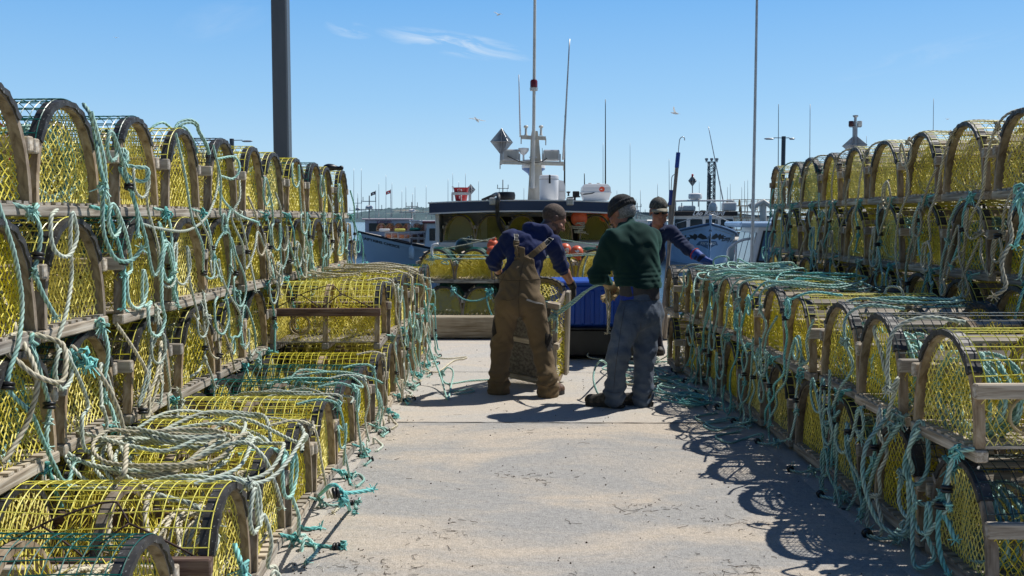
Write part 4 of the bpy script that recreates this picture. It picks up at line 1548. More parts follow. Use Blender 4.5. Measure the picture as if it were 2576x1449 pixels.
    s.cone(rw - .05 * unit(rw - re), rw, .046, .040, .015)
    hand_prims(s, rw, (-.62, -.1, -.62), (-.5, -.2, -.3), -1, .28, 1.05, 1.45, .7)
    s.build('glove', M_tanglove, T)
    for pth in ([(1572, 770), (1563, 820), (1556, 870), (1549, 920), (1544, 975)], [(1612, 770), (1612, 800), (1611, 830)], [(1560, 752), (1590, 757), (1625, 757), (1655, 752)], [(1527, 985), (1548, 989), (1566, 986)]):
        seams.append((jn, pth, M_greyshirt, O.copy()))
    # hip pocket
    patches.append((jn, 'hip_pocket', [(1572, 762), (1612, 766), (1618, 804), (1600, 818), (1574, 800)], M_denim, O.copy()))
    boot('shoe', T, J(1570, 1028, 7.72) * np.array([1, 1, 0]), J(1474, 1016, 7.86) * np.array([1, 1, 0]), (M_hiker, M_sole), .105, .052)
    boot('shoe', T, J(1640, 1026, 7.78) * np.array([1, 1, 0]), J(1566, 1014, 7.92) * np.array([1, 1, 0]), (M_hiker, M_sole), .105, .052)
    return T


# ---------------- man in the camo cap, facing us across the traps
def man_cap():
    T = empty('person', (float(P(1645, 892, 10.8)[0]), 10.85, 0))
    tag(T, 'man in camo cap and dark sunglasses, navy shirt, blue gauntlet reaching over traps', 'person')
    O = np.array(T.location)
    J = lambda px, py, Y: P(px, py, Y) - O
    pel = J(1600, 746, 10.85); lh = J(1622, 752, 10.85); rh = J(1582, 752, 10.88)
    lk = J(1642, 822, 10.80); rk = J(1582, 822, 10.85); la = J(1657, 884, 10.9); ra = J(1583, 884, 10.95)
    wa = J(1611, 692, 10.75); ch = J(1634, 632, 10.62); nk = J(1655, 574, 10.52); hd = J(1657, 531, 10.43)
    ls = J(1688, 584, 10.54); rs = J(1613, 582, 10.62)
    le = J(1729, 626, 10.34); lw = J(1766, 650, 10.2)
    re = J(1603, 668, 10.55); rw = J(1625, 716, 10.36)
    side = unit(ls - rs)
    front = unit(np.cross(side, unit(nk - pel)))
    if front[1] > 0: front = -front
    lo, hi = np.array([-.5, -1.0, -.02]), np.array([1.0, .45, 1.95])
    hB = basis(unit((0.06, -1.0, -.16)), unit((-.04, -.12, .97)))
    s = SDF(lo, hi, .0068)
    s.cone(pel, wa, .13, .125, .05, front, .78).cone(wa, ch, .125, .14, .06, front, .78)
    s.cone(ls, rs, .062, .062, .06).cone(nk - .05 * unit(nk - ch), hd, .062, .055, .03)
    for a, b2, c2 in ((lh, lk, la), (rh, rk, ra)):
        s.cone(a, b2, .080, .055, .04).cone(b2, c2, .053, .036, .03).cone(c2, c2 + np.array([0, -.02, -.05]), .036, .035, .02)
    for a, b2, c2 in ((ls, le, lw), (rs, re, rw)):
        s.cone(a, b2, .052, .041, .03).cone(b2, c2, .042, .028, .02)
    head_prims(s, hd, hB, 1.16)
    hand_prims(s, lw, (0.9, -.1, -.4), (.1, -.4, -.9), 1, .3, .9, .8)
    hand_prims(s, rw, (0.2, -.6, -.6), (.5, .2, -.7), -1, .6, .9, .8)
    s.build('body', [M_skin2], T)
    s = SDF(lo, hi, .0078)
    s.cone(pel, wa, .158, .152, .05, front, .82).cone(wa, ch, .152, .17, .06, front, .82)
    s.cone(ls, rs, .080, .078, .07).cone(ch, ch + .5 * (nk - ch), .155, .11, .06, front, .82)
    s.cone(ls, le, .076, .064, .04).cone(le, lw, .062, .048, .03)
    s.cone(rs, re, .074, .064, .04).cone(re, rw, .060, .048, .03)
    t = np.linspace(0.5, 2 * PI - .5, 14)   # collar
    for i in range(13):
        f1 = lambda a: nk + side * (.068 * math.sin(a)) + front * (.062 * math.cos(a) + .01) + np.array([0, 0, .022 - .03 * math.cos(a)])
        s.cone(f1(t[i]), f1(t[i + 1]), .019, .019, .008)
    s.cone(nk + np.array([0, 0, -.01]), hd, .056, .056, .01, op='cut')
    s.ell(nk + front * .085 + np.array([0, 0, -.035]), (.026, .05, .06), None, .015, op='cut')
    s.field(lambda p, d: d + folds(p, .0055, 24, 32, .9), band=.05)
    for a, e_ in ((ls, le), (le, lw)):
        u_ = unit(e_ - a)
        s.field(lambda p, d, a=a, e_=e_, u_=u_: d + .007 * np.sin(((p - a) @ u_) * 85 + 3 * np.sin(26 * p[..., 2])) * np.exp(-((p - (a + e_) / 2) ** 2).sum(-1) / .016), band=.05)
    s.build('shirt', M_navyshirt, T)
    s = SDF(lo, hi, .009)
    s.cone(pel, pel + .4 * (wa - pel), .152, .15, .05, front, .82)
    for a, b2, c2 in ((lh, lk, la), (rh, rk, ra)):
        s.cone(a, b2, .106, .084, .05).cone(b2, c2, .082, .072, .05)
    s.field(lambda p, d: d + folds(p, .006, 20, 26, 2.0), band=.05)
    s.build('trousers', cloth_mat('dark_navy_trousers', (0.01, 0.013, 0.03), (0.02, 0.024, 0.045), 5), T)
    # cap with brim
    s = SDF(hd - .2, hd + .22, .005)
    s.ell(hd + hB @ np.array([0, -.010, .044]), np.array([.1005, .121, .110]), hB, 0)
    s.field(lambda p, d: np.maximum(d, .034 - ((p - hd) @ hB)[..., 2] + .12 * ((p - hd) @ hB)[..., 1]))
    s.ell(hd + hB @ np.array([0, -.01, .155]), (.010, .010, .007), None, .004)
    cp = s.build('cap', M_camo, T)
    mb = MB()
    n = 17
    a = np.linspace(-1.25, 1.25, n)
    rows = []
    for q, (rx, ry, dz) in enumerate(((.096, .100, .046), (.098, .138, .046), (.094, .176, .034), (.088, .192, .024))):
        pts = [hd + hB @ np.array([rx * math.sin(t_), .0 + ry * math.cos(t_) * (1 if q else 1), dz - .020 * math.sin(t_) ** 2]) for t_ in a]
        rows.append(pts)
    top = np.array(rows); bot = top - hB[:, 2] * .006
    N = 4 * n
    mb.add(np.concatenate([top.reshape(-1, 3), bot.reshape(-1, 3)]), grid_faces(4, n).tolist() + [[i + N for i in f[::-1]] for f in grid_faces(4, n).tolist()] + [[3 * n + i, 3 * n + i + 1, N + 3 * n + i + 1, N + 3 * n + i] for i in range(n - 1)])
    mb.build('brim', M_capbrim, cp, smooth='all')
    # wraparound sunglasses
    s = SDF(hd - .14, hd + .14, .004)
    for sg in (-1, 1):
        s.ell(hd + hB @ np.array([sg * .041, .107, .000]), (.038, .013, .022), hB @ np.array([[math.cos(sg * .35), math.sin(sg * .35) * -1, 0], [math.sin(sg * .35) * -1 * -1, math.cos(sg * .35), 0], [0, 0, 1]]), .002)
        s.cone(hd + hB @ np.array([sg * .074, .090, .008]), hd + hB @ np.array([sg * .096, .000, .006]), .0045, .004, .003)
    s.cone(hd + hB @ np.array([-.014, .119, .008]), hd + hB @ np.array([.014, .119, .008]), .004, .004, .004)
    s.build('sunglasses', M_shades, T)
    # blue gauntlet with a red cuff edge
    s = SDF(lw - .26, lw + .3, .006)
    d_ = unit(lw - le)
    s.cone(lw - .10 * d_, lw + .01 * d_, .061, .047, .015)
    hand_prims(s, lw, (0.9, -.1, -.42), (.1, -.3, -.9), 1, .28, 1.05, 1.5, .5)
    g = s.build('gauntlet', M_blueglove, T)
    mb = MB()
    U_ = basis(d_)
    t = np.linspace(0, 2 * PI, 21)[:-1]
    c = lw - .105 * d_
    mb.tube(np.array([c + U_[:, 0] * .064 * math.cos(x) + U_[:, 2] * .064 * math.sin(x) for x in t]), .0055, 6, closed=True)
    mb.build('cuff_edge', M_redtrim, g, smooth='all')
    s = SDF(rw - .2, rw + .24, .0065)
    s.cone(rw - .08 * unit(rw - re), rw, .05, .042, .015)
    hand_prims(s, rw, (0.2, -.6, -.6), (.5, .2, -.7), -1, .6, 1.0, 1.4)
    s.build('gauntlet', M_blueglove, T)
    boot('boot', T, J(1650, 890, 11.02) * np.array([1, 1, 0]), J(1660, 893, 10.72) * np.array([1, 1, 0]), (M_darkleather, M_sole), .15, .052)
    boot('boot', T, J(1584, 890, 11.05) * np.array([1, 1, 0]), J(1580, 893, 10.76) * np.array([1, 1, 0]), (M_darkleather, M_sole), .15, .052)
    return T


strap_paths, patches, seams = [], [], []
PERSON_OV = man_overalls()
PERSON_GR = man_green()
PERSON_CP = man_cap()

# straps and patches are laid onto the finished clothes
from mathutils.bvhtree import BVHTree


def bvh_of(objs, O):
    V, F, n = [], [], 0
    for o in objs:
        me = o.data
        V += [tuple(v.co) for v in me.vertices]
        F += [tuple(i + n for i in p.vertices) for p in me.polygons]
        n += len(me.vertices)
    return BVHTree.FromPolygons([Vector(v) for v in V], F)


def lay(tree, q, O, lift):
    """nearest cloth point along the horizontal line from the near side"""
    src = Vector((np.array([0, 0, CAMZ]) - O).tolist())
    tgt = Vector(q.tolist())
    d = (tgt - src).normalized()
    loc, nrm, idx, dist = tree.ray_cast(src, d)
    if loc is None:
        loc, nrm, idx, dist = tree.find_nearest(tgt)
    if nrm.dot(d) > 0: nrm = -nrm
    return np.array(loc + nrm * lift), np.array(nrm)


kids = {o.name.split('.')[0]: o for o in PERSON_OV.children}
for T, pts, d1, O in strap_paths:
    tree = bvh_of([kids['hoodie'], kids['overalls']], O)
    base = spline(pts, .02)
    ps, ns = zip(*[lay(tree, q, O, .007) for q in base])
    ps, ns = np.array(ps), np.array(ns)
    # carry on over the shoulder
    ext = [ps[-1] + np.array([.006, .03, .012]), ps[-1] + np.array([.012, .075, .002]), ps[-1] + np.array([.018, .11, -.035])]
    ps = np.concatenate([ps, ext]); ns = np.concatenate([ns, [[0, -.5, .85], [0, .1, 1], [0, .7, .7]]])
    tg = np.gradient(ps, axis=0); tg /= np.linalg.norm(tg, axis=1, keepdims=True)
    wv = np.cross(tg, ns); wv /= np.linalg.norm(wv, axis=1, keepdims=True)
    n = len(ps)
    for nm, i0, i1, wd, mt in (('shoulder_strap', 0, int(n * .62) + 1, .026, M_duck), ('elastic_strap', int(n * .58), n, .021, M_strap)):
        mb = MB()
        q0, w0, n0 = ps[i0:i1], wv[i0:i1], ns[i0:i1]
        k = len(q0)
        lift = .001 if nm == 'elastic_strap' else .003
        vs = np.concatenate([q0 + w0 * wd + n0 * lift, q0 - w0 * wd + n0 * lift, q0 - w0 * wd - n0 * .004, q0 + w0 * wd - n0 * .004])
        vs = vs.reshape(4, k, 3).transpose(1, 0, 2).reshape(-1, 3)
        mb.add(vs, grid_faces(k, 4, closed_v=True).tolist() + [[0, 1, 2, 3], [(k - 1) * 4 + j for j in (3, 2, 1, 0)]])
        o = mb.build(nm, mt, kids['overalls'])
        if nm == 'elastic_strap':
            mb = MB()
            for sg in (-1, 1):
                mb.tube(q0 + w0 * wd * sg * .96 + n0 * .001, .0014, 4)
            mb.build('strap_edge', M_letters_white, o)
for ob, pth, mat, O in seams:
    tree = bvh_of([ob], O)
    q = spline([P(a, b2, O[1]) - O for a, b2 in pth], .02)
    q = np.array([lay(tree, p_, O, .0012)[0] for p_ in q])
    mb = MB(); mb.tube(q, .0018, 4); mb.build('seam', mat, ob, smooth='all')
for ob, nm, poly, mat, O in patches:
    tree = bvh_of([ob], O)
    pl = np.array(poly, float)
    c = pl.mean(0)
    rings = []
    for f in (1.0, .66, .33):
        ring = []
        for i in range(len(pl)):
            a, b2 = pl[i], pl[(i + 1) % len(pl)]
            for t in (0, .25, .5, .75):
                q = a + (b2 - a) * t
                q = c + (q - c) * f
                ring.append(lay(tree, P(q[0], q[1], O[1]) - O, O, .003)[0])
        rings.append(ring)
    n = len(rings[0])
    cen = lay(tree, P(c[0], c[1], O[1]) - O, O, .003)[0]
    mb = MB()
    vs = np.array(rings).reshape(-1, 3)
    mb.add(np.concatenate([vs, [cen]]), [[r * n + i, r * n + (i + 1) % n, (r + 1) * n + (i + 1) % n, (r + 1) * n + i] for r in range(2) for i in range(n)] + [[2 * n + i, 2 * n + (i + 1) % n, 3 * n] for i in range(n)])
    mb.build(nm, mat, ob, smooth='all')

# ------------------------------------------------------------------ lettering
def text_mesh(body, size=1.0, shear=0.0, bold=0.0, spacing=1.0):
    cu = bpy.data.curves.new('lettering', 'FONT')
    cu.body = body; cu.size = size; cu.shear = shear; cu.offset = bold; cu.space_character = spacing
    cu.align_x = 'CENTER'; cu.align_y = 'CENTER'
    cu.resolution_u = 3
    o = bpy.data.objects.new('lettering', cu)
    COL.objects.link(o)
    dg = bpy.context.evaluated_depsgraph_get()
    me = bpy.data.meshes.new_from_object(o.evaluated_get(dg))
    V = np.array([v.co[:] for v in me.vertices]).reshape(-1, 3)
    F = [list(p.vertices) for p in me.polygons]
    bpy.data.objects.remove(o); bpy.data.curves.remove(cu); bpy.data.meshes.remove(me)
    return V, F


def lettering(name, body, fn, mat, parent, size, **kw):
    V, F = text_mesh(body, size, **kw)
    mb = MB(); mb.add(np.array([fn(v[0], v[1]) for v in V]), F)
    return mb.build(name, mat, parent)


# ------------------------------------------------------------------ boats
class Hull:
    """lofted work-boat hull; x runs from the stern (0) to the bow (L), the deck edge is v = 0 and the keel v = 1"""
    def __init__(s, L, B, zb, zm, zs, depth=0.5, rake=0.7, full=2.2):
        s.L, s.B, s.zb, s.zm, s.zs, s.depth, s.rake, s.full = L, B, zb, zm, zs, depth, rake, full

    def sheer(s, u):
        return s.zm + (s.zs - s.zm) * max(0, 1 - u / .5) ** 1.6 + (s.zb - s.zm) * max(0, (u - .35) / .65) ** 1.9

    def pt(s, u, v, sg, off=0.0):
        b = s.B / 2 * (1 - max(0, (u - .42) / .58) ** s.full) * (0.90 + .1 * min(1, u * 3))
        bw = s.B / 2 * .88 * (1 - min(1, max(0, (u - .30) / .66)) ** 1.7)
        zt = s.sheer(u)
        zk = -s.depth
        z = zt + (zk - zt) * v
        k = min(1, max(0, (zt - z) / max(zt, .01)))
        fl = (1 - k) ** 1.35
        y = bw + (b - bw) * fl
        if z < 0:
            y = bw * max(0, 1 - (z / zk) ** 2) ** .5
        x = s.L * u + s.rake * (u ** 6) * ((z + .2) / (s.zb + .2))
        return np.array([x, sg * (y + off), z])

    def mesh(s, nu=30, nv=10):
        mb = MB()
        us = np.concatenate([np.linspace(0, .6, nu // 2, endpoint=False), np.linspace(.6, 1, nu)])
        for sg in (1, -1):
            vs = np.array([[s.pt(u, v, sg) for v in np.linspace(0, 1, nv)] for u in us])
            f = grid_faces(len(us), nv)
            mb.add(vs.reshape(-1, 3), f if sg < 0 else f[:, ::-1])
        st = [s.pt(0, v, 1) for v in np.linspace(0, 1, nv)] + [s.pt(0, v, -1) for v in np.linspace(1, 0, nv)]
        mb.add(st, [list(range(len(st)))])
        return mb

    def deck(s, drop, u0=0, u1=.97):
        mb = MB()
        us = np.linspace(u0, u1, 26)
        vs = []
        for u in us:
            for sg in (1, -1):
                p = s.pt(u, 0, sg); p[2] -= drop; p[1] *= .97
                vs.append(p)
        mb.add(vs, [[2 * i, 2 * i + 1, 2 * i + 3, 2 * i + 2] for i in range(25)])
        return mb

    def rail(s, r, dz=0.0, u0=0.0, u1=1.0, sides=(1, -1)):
        mb = MB()
        for sg in sides:
            pts = np.array([s.pt(u, 0, sg) + np.array([0, sg * r * .3, dz]) for u in np.linspace(u0, u1, 40)])
            mb.tube(pts, r, 6)
        return mb


def place_boat(o, xy, heading):
    o.location = (xy[0], xy[1], WATER_Z)
    o.rotation_euler = (0, 0, heading)


def cabin_block(mb, x0, x1, hw, z0, z1, front_rake=.25, mi=0, taper=.94):
    """wheelhouse: x1 is the forward face, raked"""
    vs = []
    for z, t in ((z0, 1.0), (z1, taper)):
        for x in (x0, x1 - (front_rake if z == z1 else 0)):
            for sg in (1, -1):
                vs.append((x, sg * hw * t, z))
    mb.add(vs, [[0, 1, 3, 2], [4, 6, 7, 5], [0, 2, 6, 4], [1, 5, 7, 3], [2, 3, 7, 6], [0, 4, 5, 1]], mi)


def rounded_quad(c, right, up, w, h, r=.05, n=4):
    c, right, up = np.asarray(c, float), np.asarray(right, float), np.asarray(up, float)
    r = min(r, w / 2.2, h / 2.2)
    pts = []
    for (sx, sy, a0) in ((1, 1, 0), (-1, 1, PI / 2), (-1, -1, PI), (1, -1, 1.5 * PI)):
        for k in range(n + 1):
            a = a0 + k * PI / 2 / n
            pts.append(c + right * (sx * (w / 2 - r) + r * math.cos(a)) + up * (sy * (h / 2 - r) + r * math.sin(a)))
    return pts


def window(parent, c, right, up, w, h, n, mat_frame, mat_glass, r=.05):
    n = unit(n)
    mb = MB()
    outer = rounded_quad(np.asarray(c) + n * .004, right, up, w + .05, h + .05, r + .02)
    mb.prism(outer, n * .014)
    f = mb.build('window', mat_frame, parent)
    mb = MB(); mb.prism(rounded_quad(np.asarray(c) + n * .012, right, up, w, h, r), n * .012)
    mb.build('pane', mat_glass, f)
    return f


def antenna(parent, a, b, r=.012, name='antenna', mat=None):
    mb = MB()
    a, b = np.asarray(a, float), np.asarray(b, float)
    t = np.linspace(0, 1, 8)[:, None]
    q = a + (b - a) * t
    mb.tube(q, r, 6, r2=r * .45)
    return mb.build(name, mat or M_letters_white, parent, smooth='all')


def octa_reflector(mb, c, r, h, yaw=0.4):
    """radar reflector of crossed plates"""
    c = np.asarray(c, float)
    X = np.array([math.cos(yaw), math.sin(yaw), 0]); Y = np.array([-math.sin(yaw), math.cos(yaw), 0]); Z = np.array([0, 0, 1.0])
    t = .006
    for a in (X, Y):
        n = np.cross(a, Z)
        mb.prism([c + a * r - n * t / 2, c + Z * h - n * t / 2, c - a * r - n * t / 2, c - Z * h - n * t / 2], n * t)
    mb.prism([c + X * r - Z * t / 2, c + Y * r - Z * t / 2, c - X * r - Z * t / 2, c - Y * r - Z * t / 2], Z * t)


def buoy(name, c, r, mat, label, cat, group=None, neck=(0, 0, 1), ringr=None):
    o = empty(name, c)
    mb = MB()
    R = basis(np.array([0.2, 1, 0.1]), neck)
    prof = [(r * math.sin(a) * (1.0), -r * math.cos(a)) for a in np.linspace(0.02, PI * .86, 13)] + [(r * .30, r * 1.05), (r * .30, r * 1.28), (.002, r * 1.30)]
    mb.lathe(prof, (0, 0, 0), 20, R)
    b_ = mb.build('float', mat, o, smooth=True)
    mb = MB()
    t = np.linspace(0, 2 * PI, 17)[:-1]
    e = R @ np.array([0, 0, r * 1.34])
    mb.tube(np.array([e + R @ np.array([.0, r * .16 * math.cos(x), r * .16 * math.sin(x)]) for x in t]), r * .055, 6, closed=True)
    mb.build('eye', M_blackplastic, o, smooth='all')
    tag(o, label, cat, group)
    return o


# ---------------- the lobster boat moored at the wharf, seen over its stern
def stern_boat():
    Y0 = 13.6
    cx = float(P(1328, 520, 17)[0])
    T = empty('fishing_boat', (cx, Y0, WATER_Z))
    tag(T, 'lobster boat with navy roof fascia and tall pale mast, moored stern to the wharf', 'fishing boat')
    O = np.array([cx, Y0, WATER_Z])
    J = lambda px, py, Y: P(px, py, Y) - O
    h = Hull(11.5, 3.75, 3.1, 1.85, 1.12, .6)
    toB = lambda v: np.stack([-v[:, 1], v[:, 0], v[:, 2]], 1)     # bow away from the wharf (+Y)

    def b2(mb):
        mb.v = [toB(v) for v in mb.v]
        return mb
    b2(h.mesh()).build('hull', M_paleblue, T, smooth=True)
    b2(h.deck(.16)).build('deck', M_offwhite, T)
    b2(h.rail(.05)).build('gunwale', M_black, T, smooth='all')
    # wheelhouse
    yb = 17.6 - Y0
    xl = J(1104, 570, 17.6)[0]; xr = -xl + .02
    zt = J(1300, 531, 16.6)[2] - .01; zl = J(1300, 612, 17.2)[2]
    mb = MB()
    mb.box(((xl + xr) / 2 - .65 * 0, yb + 1.6, zt / 2 + .55), (xr - xl, 3.0, zt - 1.1))
    mb.build('wheelhouse', M_white, T)
    mb = MB()
    mb.box((xl + .04, yb - .4, (zt + .9) / 2), (.07, 1.0, zt - .9), bev=.01); mb.box((xr - .04, yb - .4, (zt + .9) / 2), (.07, 1.0, zt - .9), bev=.01)
    mb.build('side_wall', M_white, T)
    mb = MB()   # dark panel painted for the shaded companionway opening in the after bulkhead
    a = J(1225, 545, 17.55); c = J(1590, 620, 17.55)
    mb.box(((a[0] + min(c[0], xr - .1)) / 2, yb + .085, (a[2] + c[2]) / 2), (min(c[0], xr - .1) - a[0], .012, a[2] - c[2]))
    mb.build('dark_opening_panel', mottled('painted_opening_dark', (.05, .05, .045), (.09, .085, .075), 3, .7), T)
    mb = MB(); mb.box(((xl + xr) / 2, yb - .42, zl - .03), (xr - xl - .14, 1.0, .06), bev=.008)
    mb.box(((xl + xr) / 2, yb - .90, zl - .02), (xr - xl - .14, .03, .10), bev=.006)
    mb.build('shelf', M_white, T)
    mb = MB(); mb.box(((xl + xr) / 2, yb - .35, zl - .45), (xr - xl - .1, .9, .76)); mb.build('under_shelf_dark', M_black, T)  # black block put in for the dark space below the shelf
    # cambered roof
    rl = J(1078, 520, 16.3)[0]; rr = J(1576, 520, 16.3)[0]
    ya = 16.3 - Y0; yf = ya + 5.0
    z0 = J(1300, 531, 16.3)[2]; z1 = J(1300, 503.5, 16.3)[2]
    mid = (rl + rr) / 2; hw = (rr - rl) / 2

    def zc(x, z):
        return z - .045 * ((x - mid) / hw) ** 2
    xs = np.linspace(rl, rr, 15)

    def slab(name, za, zb_, grow, mat, y0, y1):
        mb = MB()
        n = len(xs)
        X = mid + (xs - mid) * (1 + grow / hw)
        vs = []
        for y in (y0, y1):
            for z in (za, zb_):
                vs += [(x, y, zc(x, z)) for x in X]
        q = lambda r, i: r * n + i
        f = []
        for i in range(n - 1):
            f += [[q(0, i), q(0, i + 1), q(1, i + 1), q(1, i)], [q(2, i), q(3, i), q(3, i + 1), q(2, i + 1)], [q(1, i), q(1, i + 1), q(3, i + 1), q(3, i)], [q(0, i), q(2, i), q(2, i + 1), q(0, i + 1)]]
        f += [[0, n, 3 * n, 2 * n], [n - 1, 3 * n - 1, 4 * n - 1, 2 * n - 1]]
        mb.add(vs, f)
        return mb.build(name, mat, T)
    slab('roof', z0 + .012, z1 - .012, -.01, M_navy, ya, yf)
    slab('roof_edge', z1 - .012, z1 + .008, .012, M_white, ya - .012, yf)
    slab('roof_edge', z0 - .012, z0 + .012, .012, M_white, ya - .012, yf)
    for px, py in ((1240, 506), (1434, 507)):
        c = J(px, py, 16.24)
        mb = MB(); mb.box(c, (.125, .05, .125), bev=.012)
        l = mb.build('deck_light', M_alu, T)
        mb = MB()
        for i in range(3):
            for k in range(3):
                mb.box(c + np.array([(i - 1) * .033, -.027, (k - 1) * .033]), (.026, .012, .026), bev=.003)
        mb.build('lens', M_offwhite, l)
    # mast
    Ym = 18.4
    mb = MB()
    a = J(1349, 505, Ym); b_ = J(1345, 345, Ym)
    vs = []
    for c, w_, d_ in ((a, .165, .09), (J(1347, 410, Ym), .105, .075), (b_, .075, .06), (J(1345, 330, Ym), .055, .05)):
        for sx, sy in ((-1, -1), (1, -1), (1, 1), (-1, 1)):
            vs.append(c + np.array([sx * w_, sy * d_, 0]))
    mb.add(vs, [[r * 4 + k, r * 4 + (k + 1) % 4, (r + 1) * 4 + (k + 1) % 4, (r + 1) * 4 + k] for r in range(3) for k in range(4)] + [[12, 13, 14, 15]])
    mb.build('mast', M_mastpaint, T)
    mb = MB()
    for y_, x0, x1, w_ in ((410, 1258, 1418, .075), (346, 1311, 1373, .07)):
        p0, p1 = J(x0, y_ - (2 if y_ > 400 else 1), Ym - .1), J(x1, y_ + 2, Ym - .1)
        mb.bar(p0, p1, .06, w_)
        mb.bar(p1, p1 + np.array([0, 0, -.13]), .012, .02); mb.bar(p0, p0 + np.array([0, 0, -.13]), .012, .02)
    mb.build('crosstree', M_mastpaint, T)
    # tall aluminium whip lashed to the mast
    mb = MB()
    mb.tube(np.array([J(1340, 474, Ym - .2), J(1343, 300, Ym - .2), J(1346, -60, Ym - .2)]), .036, 8, r2=.026)
    mb.build('whip_pole', M_offwhite, T, smooth=True)
    mb = MB()
    for y_ in (396, 470):
        mb.box(J(1341, y_, Ym - .16), (.14, .10, .03), bev=.005)
    mb.build('pole_bracket', M_alu, T)
    mb = MB(); mb.lathe([(.075, 0), (.08, .05)], J(1343, 228, Ym - .2), 12); fl = mb.build('beacon', M_alu, T)
    mb = MB(); mb.lathe([(.07, .0), (.07, .11), (.055, .14), (.001, .145)], J(1343, 226.5, Ym - .2) + np.array([0, 0, .05]), 14); mb.build('red_lens', mottled('dark_red_lens', (.16, .015, .02), (.25, .02, .025), 6, .25), fl, smooth=True)
    antenna(T, J(1309, 345, Ym - .1), J(1305, 188, Ym - .1), .02)
    antenna(T, J(1417, 402, Ym - .1), J(1433, 98, Ym - .1), .026, mat=M_alu)
    antenna(T, J(1420, 500, Ym), J(1421, 290, Ym), .02, mat=M_black)
    antenna(T, J(1365, 405, Ym), J(1364, 372, Ym), .011, mat=M_black)
    antenna(T, J(1523, 500, 18.2), J(1523, 250, 18.2), .016, mat=M_black)
    antenna(T, J(1471, 505, 17.5), J(1470, 436, 17.5), .016, mat=M_black)
    # floodlights on the lower arm
    for px, py in ((1285, 390), (1387, 391)):
        c = J(px, py, Ym - .12)
        mb = MB(); mb.box(c, (.31, .09, .21), bev=.02)
        f = mb.build('floodlight', M_alu, T)
        mb = MB()
        for k in range(11):
            mb.box(c + np.array([-.125 + k * .025, -.055, 0]), (.007, .03, .165))
        mb.build('cooling_fins', M_offwhite, f)
        mb = MB()
        for sx in (-1, 1):
            mb.bar(c + np.array([sx * .165, 0, .03]), c + np.array([sx * .165, 0, -.14]), .012, .03)
        mb.bar(c + np.array([-.165, 0, -.14]), c + np.array([.165, 0, -.14]), .03, .012)
        mb.build('yoke', M_alu, f)
    mb = MB()
    mb.tube(spline([J(1276, 392, Ym - .2), J(1296, 402, Ym - .2), J(1320, 410, Ym - .22), J(1342, 409, Ym - .2), J(1362, 407, Ym - .2), J(1376, 398, Ym - .2)], .05), .008, 5)
    mb.build('cable', M_blackplastic, T, smooth='all')
    mb = MB(); octa_reflector(mb, J(1262, 357, Ym - .1), .245, .265, .5)
    mb.tube(np.array([J(1259.5, 415, Ym - .1), J(1263, 328, Ym - .1)]), .022, 8)
    mb.build('radar_reflector', M_galv, T)
    mb = MB()
    for px in (1323, 1361):
        mb.lathe([(.035, 0), (.03, .02), (.022, .03), (.022, .14), (.04, .15), (.045, .17), (.03, .19), (.001, .195)], J(px, 341, Ym - .1), 10)
    mb.build('gps_puck', M_offwhite, T, smooth=True)
    mb = MB()
    mb.lathe([(.018, 0), (.018, .12), (.05, .14), (.09, .19), (.10, .21), (.10, .25), (.001, .26)], J(1317, 406, Ym - .1), 12)
    mb.build('antenna_dome', M_white, T, smooth=True)
    c = J(1342, 424, Ym + .25)
    mb = MB(); mb.lathe([(.08, -.16), (.11, -.10), (.22, -.02), (.225, 0)], c, 24); rd = mb.build('radome', M_blueplastic, T, smooth=True)
    mb = MB(); mb.lathe([(.226, 0), (.230, .03), (.226, .12), (.19, .165), (.001, .175)], c, 24); mb.build('radome_cover', M_white, rd, smooth=True)
    for tx, ang in (('NO', 238), ('FU', 305)):
        a0 = math.radians(ang)
        lettering('maker_lettering', tx, lambda x, y: c + np.array([.233 * math.cos(a0 + x / .233), .233 * math.sin(a0 + x / .233), .07 + y]), M_letters_black, rd, .06, bold=.002)
    # deck gear on the roof which is fixed to it
    mb = MB()
    mb.bar(J(1427, 497, 17.2), J(1460, 495, 17.2), .02); mb.bar(J(1446, 505, 17.2), J(1446, 495, 17.2), .035)
    mb.lathe([(.02, 0), (.012, .04), (.045, .075), (.001, .085)], J(1430, 493, 17.2), 10)
    mb.box(J(1449, 488, 17.2), (.12, .06, .10), bev=.01)
    mb.build('camera_bracket', M_blackplastic, T)
    mb = MB()
    for x0 in (1138, 1181):
        mb.bar(J(x0, 505, 16.9), J(x0, 487, 16.9), .035, .035); mb.bar(J(x0, 505, 17.15), J(x0, 487, 17.15), .035, .035)
    for Yq in (16.9, 17.15):
        mb.bar(J(1136, 487, Yq), J(1183, 487, Yq), .03, .045)
    mb.build('bucket_rack', M_alu, T)
    mb = MB(); octa_reflector(mb, J(1184, 477, 17.4), .09, .10, .3); mb.bar(J(1184, 505, 17.4), J(1184, 484, 17.4), .02); mb.build('radar_reflector', M_galv, T)
    mb = MB()   # black hose hanging over the roof edge
    mb.tube(spline([J(1230, 500, 17.2), J(1247, 489, 16.6), J(1254, 494, 16.22), J(1251, 515, 16.2), J(1252, 545, 16.4), J(1258, 570, 16.7), J(1272, 592, 17.0), J(1277, 560, 17.2)], .04), .036, 8)
    mb.build('exhaust_hose', M_rubber, T, smooth='all')
    mb = MB()
    mb.lathe([(.12, 0), (.16, .03), (.165, .10), (.15, .15), (.10, .155)], J(1273, 505, 16.9), 18); mb.build('hatch_cover', M_black, T, smooth=True)
    mb = MB(); mb.bar(J(1212, 504, 16.9), J(1247, 489, 16.9), .05, .05); mb.build('davit_arm', M_black, T)
    mb = MB(); mb.tube(spline([J(1088, 655, 14.2), J(1086, 628, 14.2), J(1090, 617, 14.2), J(1103, 614, 14.2)], .03), .022, 7); mb.build('stern_rail', M_white, T, smooth='all')
